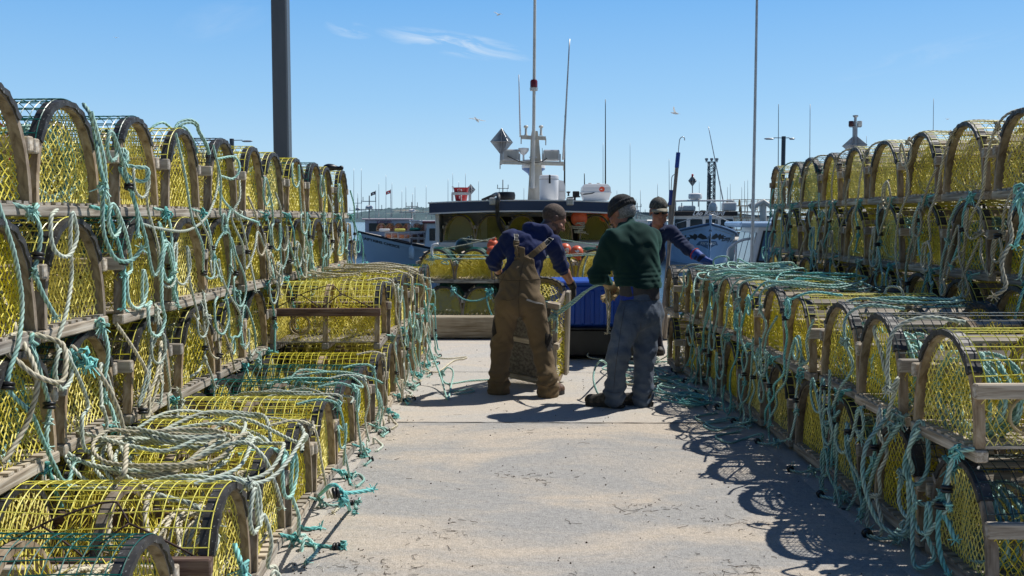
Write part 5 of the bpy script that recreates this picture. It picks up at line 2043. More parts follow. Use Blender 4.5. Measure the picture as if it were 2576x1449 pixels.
    return T, O, z1


SB, SBO, ROOFZ = stern_boat()


def gear_on_roof():
    # insulated white drum with a black strap, moulded ice box beside it
    Yq = 17.3
    c = P(1381, 504, Yq)
    o = empty('bait_drum', c)
    tag(o, 'round white lidded drum with black strap standing on the boat roof', 'drum')
    mb = MB(); mb.lathe([(.165, 0), (.17, .01), (.172, .36), (.168, .375)], (0, 0, 0), 28); mb.build('drum_body', M_white, o, smooth=True)
    mb = MB(); mb.lathe([(.174, .380), (.176, .39), (.172, .44), (.15, .452), (.001, .455)], (0, 0, 0), 28); mb.build('lid', M_white, o, smooth=True)
    mb = MB(); mb.lathe([(.174, .374), (.174, .382)], (0, 0, 0), 28); mb.build('lid_seal', M_black, o)
    mb = MB(); mb.box((0.005, -.178, .385), (.032, .012, .13), bev=.004); mb.box((0.005, -.186, .315), (.034, .014, .035), bev=.004); mb.build('strap', M_black, o)
    c = P(1412, 504, Yq + .05)
    o = empty('ice_box', c)
    mb = MB()
    mb.prism([(-.06, 0, 0), (.065, 0, 0), (.068, 0, .25), (.04, 0, .35), (-.06, 0, .37)], (0, .42, 0))
    mb.build('ice_box_shell', M_white, o)
    mb = MB(); mb.box((.0, -.006, .16), (.08, .01, .012)); mb.build('latch', M_offwhite, o)
    tag(o, 'tall white moulded box squeezed beside the white drum on the boat roof', 'box')
    # life raft canister
    c = P(1498, 505, 17.0)
    o = empty('raft_case', c)
    tag(o, 'white two part life raft case with round orange sticker on the boat roof', 'life raft')
    w, d = .255, .20
    mb = MB()
    prof = [(w * .8, 0), (w * .86, .012), (w * .98, .12), (w, .13)]
    vs = []
    for k, (hw, z) in enumerate(prof):
        f = hw / w
        vs += [(sx * hw, sy * d * f, z) for sx, sy in ((-1, -1), (1, -1), (1, 1), (-1, 1))]
    mb.add(vs, [[r * 4 + k, r * 4 + (k + 1) % 4, (r + 1) * 4 + (k + 1) % 4, (r + 1) * 4 + k] for r in range(3) for k in range(4)] + [[3, 2, 1, 0]])
    mb.build('lower_shell', M_white, o)
    mb = MB()
    vs = []
    for hw, z in ((w * 1.03, .13), (w * 1.03, .15), (w * .99, .16), (w * .96, .235), (w * .80, .285), (w * .5, .295)):
        f = hw / w
        vs += [(sx * hw, sy * d * f, z) for sx, sy in ((-1, -1), (1, -1), (1, 1), (-1, 1))]
    mb.add(vs, [[r * 4 + k, r * 4 + (k + 1) % 4, (r + 1) * 4 + (k + 1) % 4, (r + 1) * 4 + k] for r in range(5) for k in range(4)] + [[20, 21, 22, 23]])
    mb.build('upper_shell', M_white, o)
    cc = np.array([.095, -d * .985, .196])
    mb = MB(); mb.prism([cc + np.array([.048 * math.cos(a), 0, .048 * math.sin(a)]) for a in np.linspace(0, 2 * PI, 25)[:-1]], (0, -.006, 0)); st = mb.build('round_sticker', M_raftorange, o)
    mb = MB(); mb.box(cc + np.array([-.012, -.008, 0]), (.03, .003, .014)); mb.build('sticker_band', M_letters_white, st)
    mb = MB()
    for x in (-.1, .05):
        mb.lathe([(.03, 0), (.03, .02), (.001, .024)], (x, 0, .293), 10)
    mb.build('drain_plug', M_offwhite, o)
    mb = MB(); mb.tube(spline([(-.26, -.17, .10), (-.2, -.21, .11), (-.1, -.215, .12), (-.04, -.21, .14)], .03), .008, 6); mb.build('painter_line', M_blackplastic, o, smooth='all')
    # red fire buckets, one inside the other
    c = P(1160, 505.5, 17.03)
    o = empty('fire_bucket', c)
    tag(o, 'stacked red fire bucket with white lettering in a rack on the boat roof', 'bucket')
    mb = MB(); mb.lathe([(.095, 0), (.10, .005), (.128, .16), (.118, .16), (.09, .012)], (0, 0, 0), 24); mb.build('lower_bucket', M_redplastic, o, smooth=True)
    mb = MB(); mb.lathe([(.115, .13), (.137, .225), (.145, .228), (.145, .236), (.134, .236), (.112, .14)], (0, 0, 0), 24); mb.build('upper_bucket', M_redplastic, o, smooth=True)
    mb = MB()
    for sx in (-1, 1):
        t = np.linspace(0, 2 * PI, 13)[:-1]
        mb.tube(np.array([(sx * .147 + .014 * math.cos(a), 0, .243 + .018 * math.sin(a)) for a in t]), .004, 5, closed=True)
    mb.build('handle_ear', M_galv, o, smooth='all')
    for tx, xo, z0, sz in (('FIRE', -.022, .065, .030), ('EMERGENCY', .012, .075, .026), ('USE', .012, .185, .026)):
        def fn(x, y, xo=xo, z0=z0):
            z = z0 + x
            r = (.10 + (.128 - .10) * z / .16 if z < .16 else .137 - (.225 - z) * .23) + .002
            a = -PI / 2 + (xo - y) / r
            return np.array([r * math.cos(a), r * math.sin(a), z])
        lettering('bucket_lettering', tx, fn, M_letters_white, o, sz, bold=.0012)
    mb = MB()
    for a, b_ in (((-.055, .168), (-.055, .205)), ((-.055, .168), (-.015, .168)), ((-.055, .205), (-.015, .205))):
        q = []
        for x, z in (a, b_):
            r = .137 - (.225 - z) * .23 + .003
            an = -PI / 2 + x / r
            q.append((r * math.cos(an), r * math.sin(an), z))
        mb.bar(q[0], q[1], .004)
    mb.build('emblem_frame', M_letters_white, o)


gear_on_roof()

# traps stacked on that boat, end on to the wharf
zb = float(P(1193, 712, 14.3)[2])
xs_front = [1098, 1193, 1289, 1398, 1497, 1588]
for i, px in enumerate(xs_front):
    for lev in (0, 1):
        p = P(px, 700, 14.3 - (.04 if i == 1 else 0)) + np.array([(.12 if lev == 0 and i < 2 else 0), 0, 0])
        tp = ['second from its port side', 'third from its port side'][0]
        nm = ['first', 'second', 'third', 'fourth', 'fifth', 'sixth'][i]
        make_trap((p[0], p[1] + TL / 2, zb if lev else zb - .56), -PI / 2 + rng.uniform(-.05, .05), f'green meshed trap, {nm} from port side in the {"upper" if lev else "under"} tier on the boat stern',
                  'lobster traps on the moored boat', 'green', door=True, v=rng.randrange(15), fuzz=bool(lev), tilt=(0, 0))
for i, px in enumerate([1128, 1226, 1318, 1424, 1522]):
    p = P(px, 640, 15.2)
    nm = ['first', 'second', 'third', 'fourth', 'fifth'][i]
    make_trap((p[0], p[1] + TL / 2, float(P(1226, 627, 15.2)[2]) - .50), -PI / 2 + rng.uniform(-.04, .04), f'trap behind the stern row on the moored boat, {nm} from port side',
              'lobster traps on the moored boat', 'green', door=True, v=rng.randrange(15), fuzz=True)
zshelf = float(P(1300, 612, 17.2)[2])
for i, px in enumerate([1155, 1236, 1313, 1400, 1500]):
    p = P(px, 600, 16.75)
    nm = ['first', 'second', 'third', 'fourth', 'fifth'][i]
    make_trap((p[0], p[1] + TL / 2 + .05, zshelf + .002), -PI / 2 + rng.uniform(-.03, .03), f'yellow meshed trap under the navy roof, {nm} from port side',
              'lobster traps under the boat roof', 'yellow', door=True, v=rng.randrange(15), inner=False, both=False)

# floats
b16 = buoy('buoy', P(1451, 634, 14.25), .098, M_orange, 'orange ball buoy painted with a white sixteen among the stern traps', 'buoy', 'orange buoys on the moored boat', neck=(.3, 0, -1))
def on_ball(r, ang, el):
    def fn(x, y):
        a = ang + y / r * -1.0; e = el + x / r
        return np.array([r * math.cos(e) * math.cos(a), r * math.cos(e) * math.sin(a), r * math.sin(e)])
    return fn
lettering('painted_number', '16', on_ball(.100, -PI / 2, -.05), M_letters_white, b16, .085, bold=.004)
b20 = buoy('buoy', P(1421, 628, 14.7), .10, M_orange, 'orange ball buoy half hidden behind the one painted sixteen', 'buoy', 'orange buoys on the moored boat', neck=(-.4, .2, -1))
lettering('painted_number', '20', on_ball(.102, -PI / 2 + .35, -.1), M_letters_white, b20, .08, bold=.004)
buoy('buoy', P(1240, 617, 14.9), .095, M_orange, 'orange ball buoy just beside the hoodie elbow, the upper of two', 'buoy', 'orange buoys on the moored boat', neck=(.3, 0, 1))
buoy('buoy', P(1239, 634, 14.5), .095, M_orange, 'orange ball buoy below another by the hoodie elbow', 'buoy', 'orange buoys on the moored boat', neck=(-.3, 0, -1))
buoy('buoy', P(1512, 626, 15.0), .085, M_orange, 'small orange buoy peeping out by the green jumper shoulder', 'buoy', 'orange buoys on the moored boat', neck=(0, .3, 1))
buoy('buoy', P(1167, 621, 15.0), .145, M_darkbuoy, 'dark green ball buoy with rope loop among the stern traps', 'buoy', neck=(.2, -.8, .4))
buoy('buoy', P(1457, 549, 16.6), .145, M_orange, 'large orange buoy hanging under the navy boat roof', 'buoy', neck=(0, 0, 1))
buoy('buoy', P(1521, 545, 16.9), .10, M_orange, 'orange red float tucked under the roof right of the hanging buoy', 'buoy', neck=(.6, 0, 1))
mb = MB(); mb.box((0, 0, 0), (.62, .25, .05), bev=.02)
o = mb.build('life_jacket', M_orange); o.location = P(1510, 533.5, 16.75); tag(o, 'flat orange life jacket bundle stowed under the boat roof', 'life jacket')
mb = MB(); mb.box((0, 0, 0), (.20, .25, .045), bev=.02)
o = mb.build('life_jacket', M_orange); o.location = P(1478, 533.5, 16.7); tag(o, 'shorter orange bundle under the roof beside the hanging buoy', 'life jacket')


# ---------------- generic harbour boats
def simple_boat(name, xy, heading, hull, hull_mat, label, cabin=None, cab_mat=None, roof_mat=None, windows=(3, 2), group='boats moored across the harbour', whips=(), mast=None, deck_drop=.25, rail_mat=None):
    T = empty(name)
    tag(T, label, 'fishing boat', group)
    hull.mesh().build('hull', hull_mat, T, smooth=True)
    hull.deck(deck_drop).build('deck', M_offwhite, T)
    hull.rail(.05).build('gunwale', rail_mat or M_black, T, smooth='all')
    place_boat(T, xy, heading)
    if cabin:
        x0, x1, hw, z0, z1 = cabin
        mb = MB(); cabin_block(mb, x0, x1, hw, z0, z1)
        cb = mb.build('wheelhouse', cab_mat or M_white, T)
        mb = MB(); mb.box(((x0 + x1) / 2 - .1, 0, z1 + .06), (x1 - x0 + .35, hw * 2 + .2, .13), bev=.05)
        mb.build('roof', roof_mat or M_white, T)
        nf, ns = windows
        zc_ = z0 + (z1 - z0) * .66; hh = (z1 - z0) * .38
        for k in range(nf):
            y = (k - (nf - 1) / 2) * (2 * hw * .9 / nf)
            sl = unit(np.array([-.25, 0, z1 - z0]))
            c = np.array([x1 - .25 * .66 + .003, y, zc_])
            window(T, c, (0, 1, 0), sl, 2 * hw * .9 / nf * .82, hh, np.cross((0, 1, 0), sl), M_white if cab_mat is None else cab_mat, M_glass)
        for sg in (1, -1):
            for k in range(ns):
                w_ = (x1 - x0 - .5) / ns
                c = np.array([x0 + .2 + w_ * (k + .5), sg * hw * (1 - .06 * .66) + sg * .004, zc_])
                window(T, c, (-sg, 0, 0), (0, -sg * .03, 1), w_ * .8, hh, (0, sg, .03), M_white if cab_mat is None else cab_mat, M_glass)
    Mi = Matrix.Rotation(-heading, 3, 'Z')
    loc = lambda p: np.array(Mi @ Vector((np.asarray(p) - np.array([xy[0], xy[1], WATER_Z])).tolist()))
    if mast:
        px, y0, y1, Yd = mast
        mb = MB(); mb.tube(np.array([loc(P(px, y0, Yd)), loc(P(px, y1, Yd))]), .07, 6, r2=.045)
        a, b_ = P(px, y1 + (y0 - y1) * .25, Yd), P(px, y1 + (y0 - y1) * .6, Yd)
        for c, w_ in ((a, .55), (b_, 1.1)):
            mb.bar(loc(c + np.array([-w_, 0, 0])), loc(c + np.array([w_, 0, 0])), .06, .06)
            for sx in (-1, 1):
                mb.bar(loc(c + np.array([sx * w_ * .9, 0, 0])), loc(c + np.array([sx * w_ * .9, 0, .35])), .05, .05)
        mb.build('mast', M_mastpaint, T)
        mb = MB(); mb.lathe([(.25, -.06), (.3, 0), (.3, .12), (.2, .2), (.001, .22)], loc(b_ + np.array([.0, 0, .1])), 14); mb.build('radome', M_white, T, smooth=True)
    for (px, y0, y1, Yd, *rest) in whips:
        dx = rest[0] if rest else 0
        antenna(T, loc(P(px, y0, Yd)), loc(P(px + dx, y1, Yd)), .026 * Yd / 70, mat=M_alu)
    return T, loc


# "captain's" boat: pale blue hull lying across the view, traps amidships
def captain():
    Yb = 59.0
    hull = Hull(12.0, 4.1, 2.05, .66, .7, .6, rake=.75, full=2.4)
    bow = P(905, 588, Yb)
    heading = PI + .10
    xy = (bow[0] + math.cos(.10) * 12.6, Yb + math.sin(.10) * 12.6)
    T, loc = simple_boat('fishing_boat', xy, heading, hull, M_paleblue, 'pale blue open boat with black lettered name on its bow, loaded with traps',
                         cabin=(6.9, 8.7, 1.3, .55, 2.55), cab_mat=M_white, roof_mat=M_maroon, windows=(3, 2), group=None)
    hull.rail(.07, .0).build('sheer_strake', M_black, T, smooth='all')

    def on_hull(u0, v0, sg=1):
        def fn(x, y):
            u = u0 - x / hull.L
            zt = hull.sheer(u)
            return hull.pt(u, v0 * 0 + (.36 - y) / (zt + hull.depth), sg, .02)
        return fn
    lettering('boat_name', 'CAPTAINS CHOICE', on_hull(.915, .3), M_letters_black, T, .215, bold=.007, spacing=1.05)
    Mi = None
    W = Matrix.Translation(Vector((xy[0], xy[1], WATER_Z))) @ Matrix.Rotation(heading, 4, 'Z')
    return T, W


CAP, CAPW = captain()


def mini_cage(p, rz, label, group, arch=True, scale=1.0, mats=None, L=.9):
    """wire trap seen small: arched or square frame with coarse mesh"""
    o = empty('wire_trap', p, rz)
    tag(o, label, 'wire trap', group)
    fr, net = MB(), MB()
    if arch:
        ph = np.linspace(0, PI, 13)
        for x in (-L / 2, 0, L / 2):
            pts = np.array([(x, .30 * math.cos(a), .06 + .46 * math.sin(a) ** .85) for a in ph])
            fr.tube(pts, .022, 5)
        for a in (0.0, .6, 1.1, PI / 2, 2.0, 2.55, PI):
            fr.bar((-L / 2, .30 * math.cos(a), .06 + .46 * math.sin(a) ** .85), (L / 2, .30 * math.cos(a), .06 + .46 * math.sin(a) ** .85), .03, .02)
        fr.box((0, 0, .03), (L, .62, .05))
        for x in (-L / 2, L / 2):
            diamond(-.3, .3, .06, .52, .1, .12, lambda y, z: (np.abs(y) / .29) ** 2 + (np.maximum(z - .06, 0) / .45) ** 2 < 1, lambda y, z, x=x: np.stack([x + 0 * y, y, z], -1), .010, 5, .01, net)
    else:
        H = .36
        for z in (.02, H):
            for y in (-.27, .27):
                fr.bar((-L / 2, y, z), (L / 2, y, z), .035, .035)
            for x in (-L / 2, 0, L / 2):
                fr.bar((x, -.27, z), (x, .27, z), .03, .03)
        for x in (-L / 2, 0, L / 2):
            for y in (-.27, .27):
                fr.bar((x, y, .02), (x, y, H), .03, .03)
        for y in (-.27, .27):
            A = [(x, y, .03) for x in np.linspace(-L / 2, L / 2, 12)]; B = [(x, y, H) for x in np.linspace(-L / 2, L / 2, 12)]
            A += [(-L / 2, y, z) for z in np.linspace(.05, H, 6)]; B += [(L / 2, y, z) for z in np.linspace(.05, H, 6)]
            net.segs(np.array(A), np.array(B), .008)
        net.box((-.12, 0, .15), (L * .38, .34, .2)); net.box((.26, 0, .15), (L * .25, .3, .18))
    fr.build('trap_frame', (mats or (M_wood, M_cage))[0], o)
    net.build('trap_netting', (mats or (M_wood, M_cage))[1], o)
    return o


for i, px in enumerate([959, 981, 1003, 1025, 1049, 1071]):
    nm = ['first', 'second', 'third', 'fourth', 'fifth', 'sixth'][i]
    p = P(px, 582, 60.6)
    mini_cage(p, -PI / 2 + .1, f'arched orange net trap on the pale blue boat, {nm} from its bow', 'arched traps on the pale blue boat')
for i, (px, py) in enumerate([(1018, 601), (1050, 599), (1082, 599), (1050, 612), (1083, 614), (985, 600)]):
    nm = ['upper crate nearest the bow', 'upper crate amidships', 'upper crate nearest the wheelhouse', 'lower crate amidships', 'lower crate near the wheelhouse', 'small crate farthest forward'][i]
    p = P(px, py, 60.0)
    mini_cage(p, .1, f'square wire {nm} on the pale blue boat', 'square crates on the pale blue boat', arch=False, mats=(M_galv if i < 3 else M_offwhite, M_cage if i in (0, 5) else M_cage_dark), L=.95 if i in (1, 3) else .8)
for px, py, mt, lb in ((967, 579, M_white, 'white float lying on the pale blue boat traps'), (1006, 579, M_yellow_wire, 'yellow float lying on the pale blue boat traps'), (1044, 577, M_green_wire, 'green float lying on the pale blue boat traps')):
    mb = MB(); mb.lathe([(.001, -.34), (.08, -.33), (.1, -.26), (.1, .26), (.08, .33), (.001, .34)], (0, 0, 0), 10, basis((0, 0, 1), (1, 0, 0)))
    mb2 = MB(); mb2.tube(np.array([(-.36, 0, 0), (.36, 0, 0)]), .03, 6)
    o = mb.build('float', mt, None, smooth=True); o.location = P(px, py, 60.0); tag(o, lb, 'float')
    mb2.build('spindle', M_black, o)
mb = MB(); mb.lathe([(.001, -.42), (.10, -.38), (.16, -.28), (.16, .26), (.10, .36), (.04, .40), (.04, .48), (.001, .49)], (0, 0, 0), 14)
o = mb.build('fender', M_white, None, smooth=True); o.location = P(1035, 636, 57.6); tag(o, 'long white fender hanging on the side of the pale blue boat', 'fender')
mb = MB(); mb.tube(np.array([(0, 0, .46), (0.0, .25, .9)]), .025, 5); mb.build('lanyard', M_black, o)

# boats farther off on the left
def hull_s(): return Hull(11, 3.8, 2.2, 1.0, .9, .6)
T, loc = simple_boat('fishing_boat', (P(880, 570, 76)[0] - 3.5, 78), .12, hull_s(), M_pinkwhite, 'pinkish white boat with dark windows and a mauve name on its cabin', cabin=(4.4, 8.2, 1.4, 1.0, 2.75), cab_mat=M_pinkwhite, roof_mat=M_pinkwhite,
                    windows=(3, 3), whips=((890, 545, 424, 76), (909, 545, 424, 76), (971, 560, 440, 72), (986, 545, 460, 76), (953, 545, 460, 78)), mast=(929, 550, 492, 76), rail_mat=M_navy)
lettering('boat_name', 'Lauren', lambda x, y: np.array([5.9 + x, -1.42, 2.62 + y]), M_letters_pink, T, .42, shear=.4, bold=.008)
T, loc = simple_boat('fishing_boat', (P(1052, 560, 84)[0] - 4.5, 85), .05, hull_s(), M_lightblue, 'white wheelhouse boat with three square windows behind the loaded pale boat', cabin=(3.8, 7.6, 1.4, 1.0, 2.6), windows=(3, 3),
                    whips=((1021, 550, 468, 84), (1072, 550, 467, 84), (1011, 550, 480, 86), (1038, 550, 486, 86), (1044, 550, 468, 88)), mast=(1036, 553, 508, 84))
T, loc = simple_boat('fishing_boat', (P(905, 560, 120)[0], 122), .3, hull_s(), M_lightblue, 'distant boat with slim radar mast nearest the tall left stack', cabin=(3.0, 6.0, 1.4, 1.0, 2.6), whips=((900, 550, 485, 120), (930, 550, 500, 120)), mast=(900, 550, 498, 120))
T, loc = simple_boat('fishing_boat', (P(1100, 560, 130)[0], 132), -.2, hull_s(), M_white, 'distant white boat with several whips beyond the navy roof corner', cabin=(3.0, 6.0, 1.4, 1.0, 2.6), whips=((1127, 550, 450, 130), (1139, 550, 436, 130), (1154, 550, 457, 130), (1171, 550, 436, 130), (1204, 550, 454, 130), (1086, 550, 505, 130)))
T, loc = simple_boat('fishing_boat', (P(1266, 560, 90)[0], 92), .5, hull_s(), M_white, 'distant boat whose cross shaped mast shows above the navy roof', cabin=(3.0, 6.0, 1.4, 1.0, 2.4), whips=((1256, 500, 472, 90), (1276, 500, 472, 90), (1318, 540, 472, 92)), mast=(1265, 540, 452, 90))
T, loc = simple_boat('fishing_boat', (P(1570, 560, 120)[0], 122), .4, hull_s(), M_white, 'distant boat with thin whips between the two hats', cabin=(3.0, 6.0, 1.4, 1.0, 2.6), whips=((1585, 550, 360, 110), (1517, 550, 360, 112), (1552, 550, 478, 120), (1611, 550, 478, 120), (1600, 550, 500, 120)), mast=(1603, 550, 510, 120))
T, loc = simple_boat('fishing_boat', (P(1830, 560, 130)[0], 132), .1, hull_s(), M_white, 'distant boat with a comb of whips beyond the trap pile', cabin=(3.0, 6.0, 1.4, 1.0, 2.6), whips=((1759, 550, 455, 120), (1812, 550, 455, 120), (1830, 550, 470, 120), (1837, 550, 462, 122), (1866, 550, 470, 122), (1873, 550, 455, 122), (1881, 550, 452, 122), (1654, 550, 462, 120), (1690, 550, 480, 122)))
# two small flags on whips
for px, py, mt, lb, rd in ((945, 485, M_black, 'small dark green flag on a whip over the hills', .5), (983, 482, M_redbuoy, 'small red and white flag on a whip over the hills', .5)):
    Yf = 82
    p = P(px, py, Yf)
    o = empty('flag', p); tag(o, lb, 'flag')
    mb = MB(); mb.tube(np.array([(0.0, 0, -2.6), (0, 0, .2)]), .03, 5); mb.build('flagstaff', M_alu, o)
    mb = MB()
    n = 8
    g = [(-(i / (n - 1)) * .42, .05 * math.sin(i * 1.3), (j - .5) * .28 - .15 * (i / (n - 1)) ** 1.2) for i in range(n) for j in range(2)]
    mb.add(g, grid_faces(n, 2)); mb.build('cloth', mt, o)
    mb = MB(); g2 = [(x, y - .012, z * .45 - .05) for x, y, z in g[4:12]]; mb.add(g2, grid_faces(4, 2)); mb.build('emblem_stripe', M_letters_white, o)


# ---------------- light blue boat seen bow on
def leo():
    hull = Hull(12.5, 4.7, 2.55, 1.75, 1.3, .6, rake=.55, full=2.6)
    Yb = 57.0
    bow = P(1787, 572, Yb)
    yaw = .10
    heading = -PI / 2 - yaw
    fw = np.array([math.cos(heading), math.sin(heading)])
    xy = np.array([bow[0], Yb]) - fw * 13.05
    T, loc = simple_boat('fishing_boat', xy, heading, hull, M_lightblue, 'light blue boat seen bow on with script names and a winged emblem', cabin=None, group=None, rail_mat=M_bluetrim)
    hull.rail(.085, -.03).build('rubbing_strake', M_bluetrim, T, smooth='all')
    mb = MB()
    st = [hull.pt(1, v, 1) for v in np.linspace(-.06, .8, 12)]
    st = np.array(st); st[:, 1] = 0; st[0, 2] += .12
    mb.tube(st, .075, 6)
    mb.box(st[0] + np.array([-.02, 0, .06]), (.14, .17, .26), bev=.02)
    mb.build('stem_post', M_lightblue, T)
    # wheelhouse with black brow
    x1 = 9.2; zc0, zc1 = 1.5, 3.02
    mb = MB(); cabin_block(mb, 5.5, x1, 1.95, zc0, zc1, .12)
    mb.build('wheelhouse', M_white, T)
    mb = MB(); mb.box((7.3, 0, zc1 + .15), (4.2, 4.15, .30), bev=.05); mb.build('roof', M_black, T)
    for k in range(4):
        y = (k - 1.5) * .96
        sl = unit(np.array([-.12, 0, zc1 - zc0]))
        window(T, (x1 - .075, y, 2.5), (0, 1, 0), sl, .76, .62, (1, 0, .08), M_white, M_glass, .08)
    lettering('boat_name', 'L\u00e9o Richard', lambda x, y: np.array([9.41, .22 + x, zc1 + .15 + y]), M_letters_white, T, .40, shear=.45, bold=.010)
    mb = MB()   # pulpit rail
    us = np.linspace(.62, .985, 14)
    top = np.array([hull.pt(u, 0, 1) * np.array([1, .93, 1]) + np.array([0, 0, .45 + .25 * (u - .6)]) for u in us])
    bot = top * np.array([1, -1, 1])
    mb.tube(np.concatenate([top, bot[::-1]]), .028, 6)
    for i in (0, 4, 8, 12):
        for q, sg in ((top[i], 1), (bot[i], -1)):
            mb.tube(np.array([q, q - np.array([0, 0, .5])]), .022, 5)
    mb.build('pulpit_rail', M_alu, T, smooth='all')
    mb = MB()
    mb.tube(spline([(8.6, -1.75, 3.3), (8.6, -1.75, 3.85), (8.6, -1.5, 3.98), (8.6, 1.9, 3.98)], .15), .06, 7)
    mb.build('roof_rail', M_white, T, smooth='all')
    mb = MB(); mb.ball((8.5, .62, 3.62), (.27, .27, .30)); mb.lathe([(.28, 0), (.30, .3)], (8.5, .62, 3.3), 14); mb.build('satellite_dome', M_white, T, smooth=True)
    mb = MB(); mb.lathe([(.20, -.08), (.42, 0), (.45, .12), (.42, .30), (.3, .36), (.001, .38)], (8.2, -.48, 4.12), 20); mb.build('radome', M_white, T, smooth=True)
    mb = MB(); mb.box((7.9, 1.7, 3.62), (.7, .9, .55), bev=.06); mb.build('roof_locker', M_white, T)
    mb = MB(); mb.box((7.9, -1.0, 3.5), (.8, 1.1, .35), bev=.08); mb.build('raft_case', M_white, T)
    mb = MB(); mb.lathe([(.001, -.03), (.25, -.02), (.25, .02), (.001, .03)], (9.0, -2.05, 3.75), 16, basis((0, 0, 1), (1, 0, 0))); mb.build('black_disc', M_black, T)
    mb = MB(); mb.tube(np.array([(9.0, -2.05, 2.1), (9.0, -2.05, 3.75)]), .035, 6); mb.tube(np.array([(9.0, -1.4, 2.1), (9.0, -1.4, 3.85)]), .035, 6)
    for z in (2.35, 2.7): mb.tube(np.array([(9.0, -2.05, z), (9.0, -1.4, z)]), .03, 5)
    mb.build('boarding_rail', M_alu, T)
    antenna(T, loc(P(1825, 535, 66)), loc(P(1782, 318, 66)), .05, mat=M_alu)
    antenna(T, loc(P(1684, 530, 66)), loc(P(1683, 400, 66)), .03, mat=M_alu)
    mb = MB(); mb.tube(np.array([loc(P(1742, 530, 66)), loc(P(1742, 445, 66))]), .05, 6, r2=.03)
    c = loc(P(1742, 490, 66)); mb.bar(c - np.array([0, .28, 0]), c + np.array([0, .28, 0]), .05, .05)
    mb.lathe([(.05, 0), (.05, .12), (.22, .2), (.22, .26), (.001, .28)], loc(P(1757, 497, 66)), 10)
    mb.tube(np.array([loc(P(1757, 520, 66)), loc(P(1757, 497, 66))]), .04, 6)
    mb.build('mast', M_alu, T)
    mb = MB(); octa_reflector(mb, loc(P(1742, 455, 66)), .38, .40, .6); mb.build('radar_reflector', M_galv, T)
    mb = MB(); mb.lathe([(.07, 0), (.07, .15), (.001, .18)], loc(P(1742, 444, 66)), 8); mb.build('mast_light', M_redbuoy, T)

    # bow markings, wrapped to the flare: x to port of the stem, y down from the rail
    def bow_pt_(a, y, off=.012):
        sg = 1 if a >= 0 else -1
        s = abs(a)
        lo_, hi_ = .5, 1.0
        for _ in range(24):
            md = (lo_ + hi_) / 2
            zt = hull.sheer(md)
            v = min(.95, max(.0, (zt - y) / (zt + hull.depth)))
            if hull.pt(md, v, 1)[1] > s: lo_ = md
            else: hi_ = md
        zt = hull.sheer(lo_); v = min(.95, max(0, (zt - y) / (zt + hull.depth)))
        p = hull.pt(lo_, v, sg, off)
        p[0] += off * 1.5 + (.09 if s < .09 else 0)
        return p
    lettering('bow_name', 'Jade', lambda x, y: bow_pt_(-1.48 + x, 1.60 + y), M_letters_black, T, .52, shear=.35, bold=.012)
    lettering('bow_name', 'Emy Jade', lambda x, y: bow_pt_(1.70 + x, 1.58 + y), M_letters_black, T, .44, shear=.35, bold=.010)

    def blot(name, pts, mat, off):
        mb = MB()
        pts = np.array(pts, float)
        # subdivide the outline and fan so that the shape follows the flare
        seg = []
        for i in range(len(pts)):
            a, b_ = pts[i], pts[(i + 1) % len(pts)]
            for t in (0, .5): seg.append(a + (b_ - a) * t)
        seg = np.array(seg); c = seg.mean(0)
        ring = [bow_pt_(x, y, off) for x, y in seg]; half = [bow_pt_(*(c + (q - c) * .5), off) for q in seg]
        n = len(seg)
        mb.add(ring + half + [bow_pt_(c[0], c[1], off)], [[i, (i + 1) % n, n + (i + 1) % n, n + i] for i in range(n)] + [[n + i, n + (i + 1) % n, 2 * n] for i in range(n)])
        return mb.build(name, mat, T)
    for sg in (-1, 1):
        blot('wing_emblem', [(sg * .10, 1.62), (sg * .18, 1.78), (sg * .45, 1.95), (sg * .55, 1.88), (sg * .62, 1.70), (sg * .35, 1.58)], M_letters_black, .014)
        blot('wing_emblem', [(sg * .60, 1.72), (sg * .64, 1.86), (sg * .78, 1.92), (sg * .85, 1.80), (sg * 1.06, 1.86), (sg * .98, 1.70), (sg * 1.08, 1.58), (sg * .82, 1.60), (sg * .72, 1.50)], M_letters_black, .014)
    blot('scroll_emblem', [(-.66, 1.20), (-.50, 1.46), (0, 1.52), (.50, 1.46), (.66, 1.20), (.44, 1.22), (.12, 1.06), (0, .96), (-.12, 1.06), (-.44, 1.22)], M_bluetrim, .012)
    blot('compass_point', [(0, 2.02), (.035, 1.5), (0, .98), (-.035, 1.5)], M_letters_black, .024)
    blot('compass_point', [(0, 1.95), (.10, 1.72), (.06, 1.55), (-.06, 1.55), (-.10, 1.72)], M_letters_black, .018)
    lettering('emblem_name', 'RICHARD', lambda x, y: bow_pt_(x, 1.33 + y, .03), M_letters_white, T, .20, shear=.15, bold=.006)
    lettering('north_mark', 'N', lambda x, y: bow_pt_(x, 2.12 + y, .03), M_letters_black, T, .16, shear=.3, bold=.006)
    return T


LEO = leo()


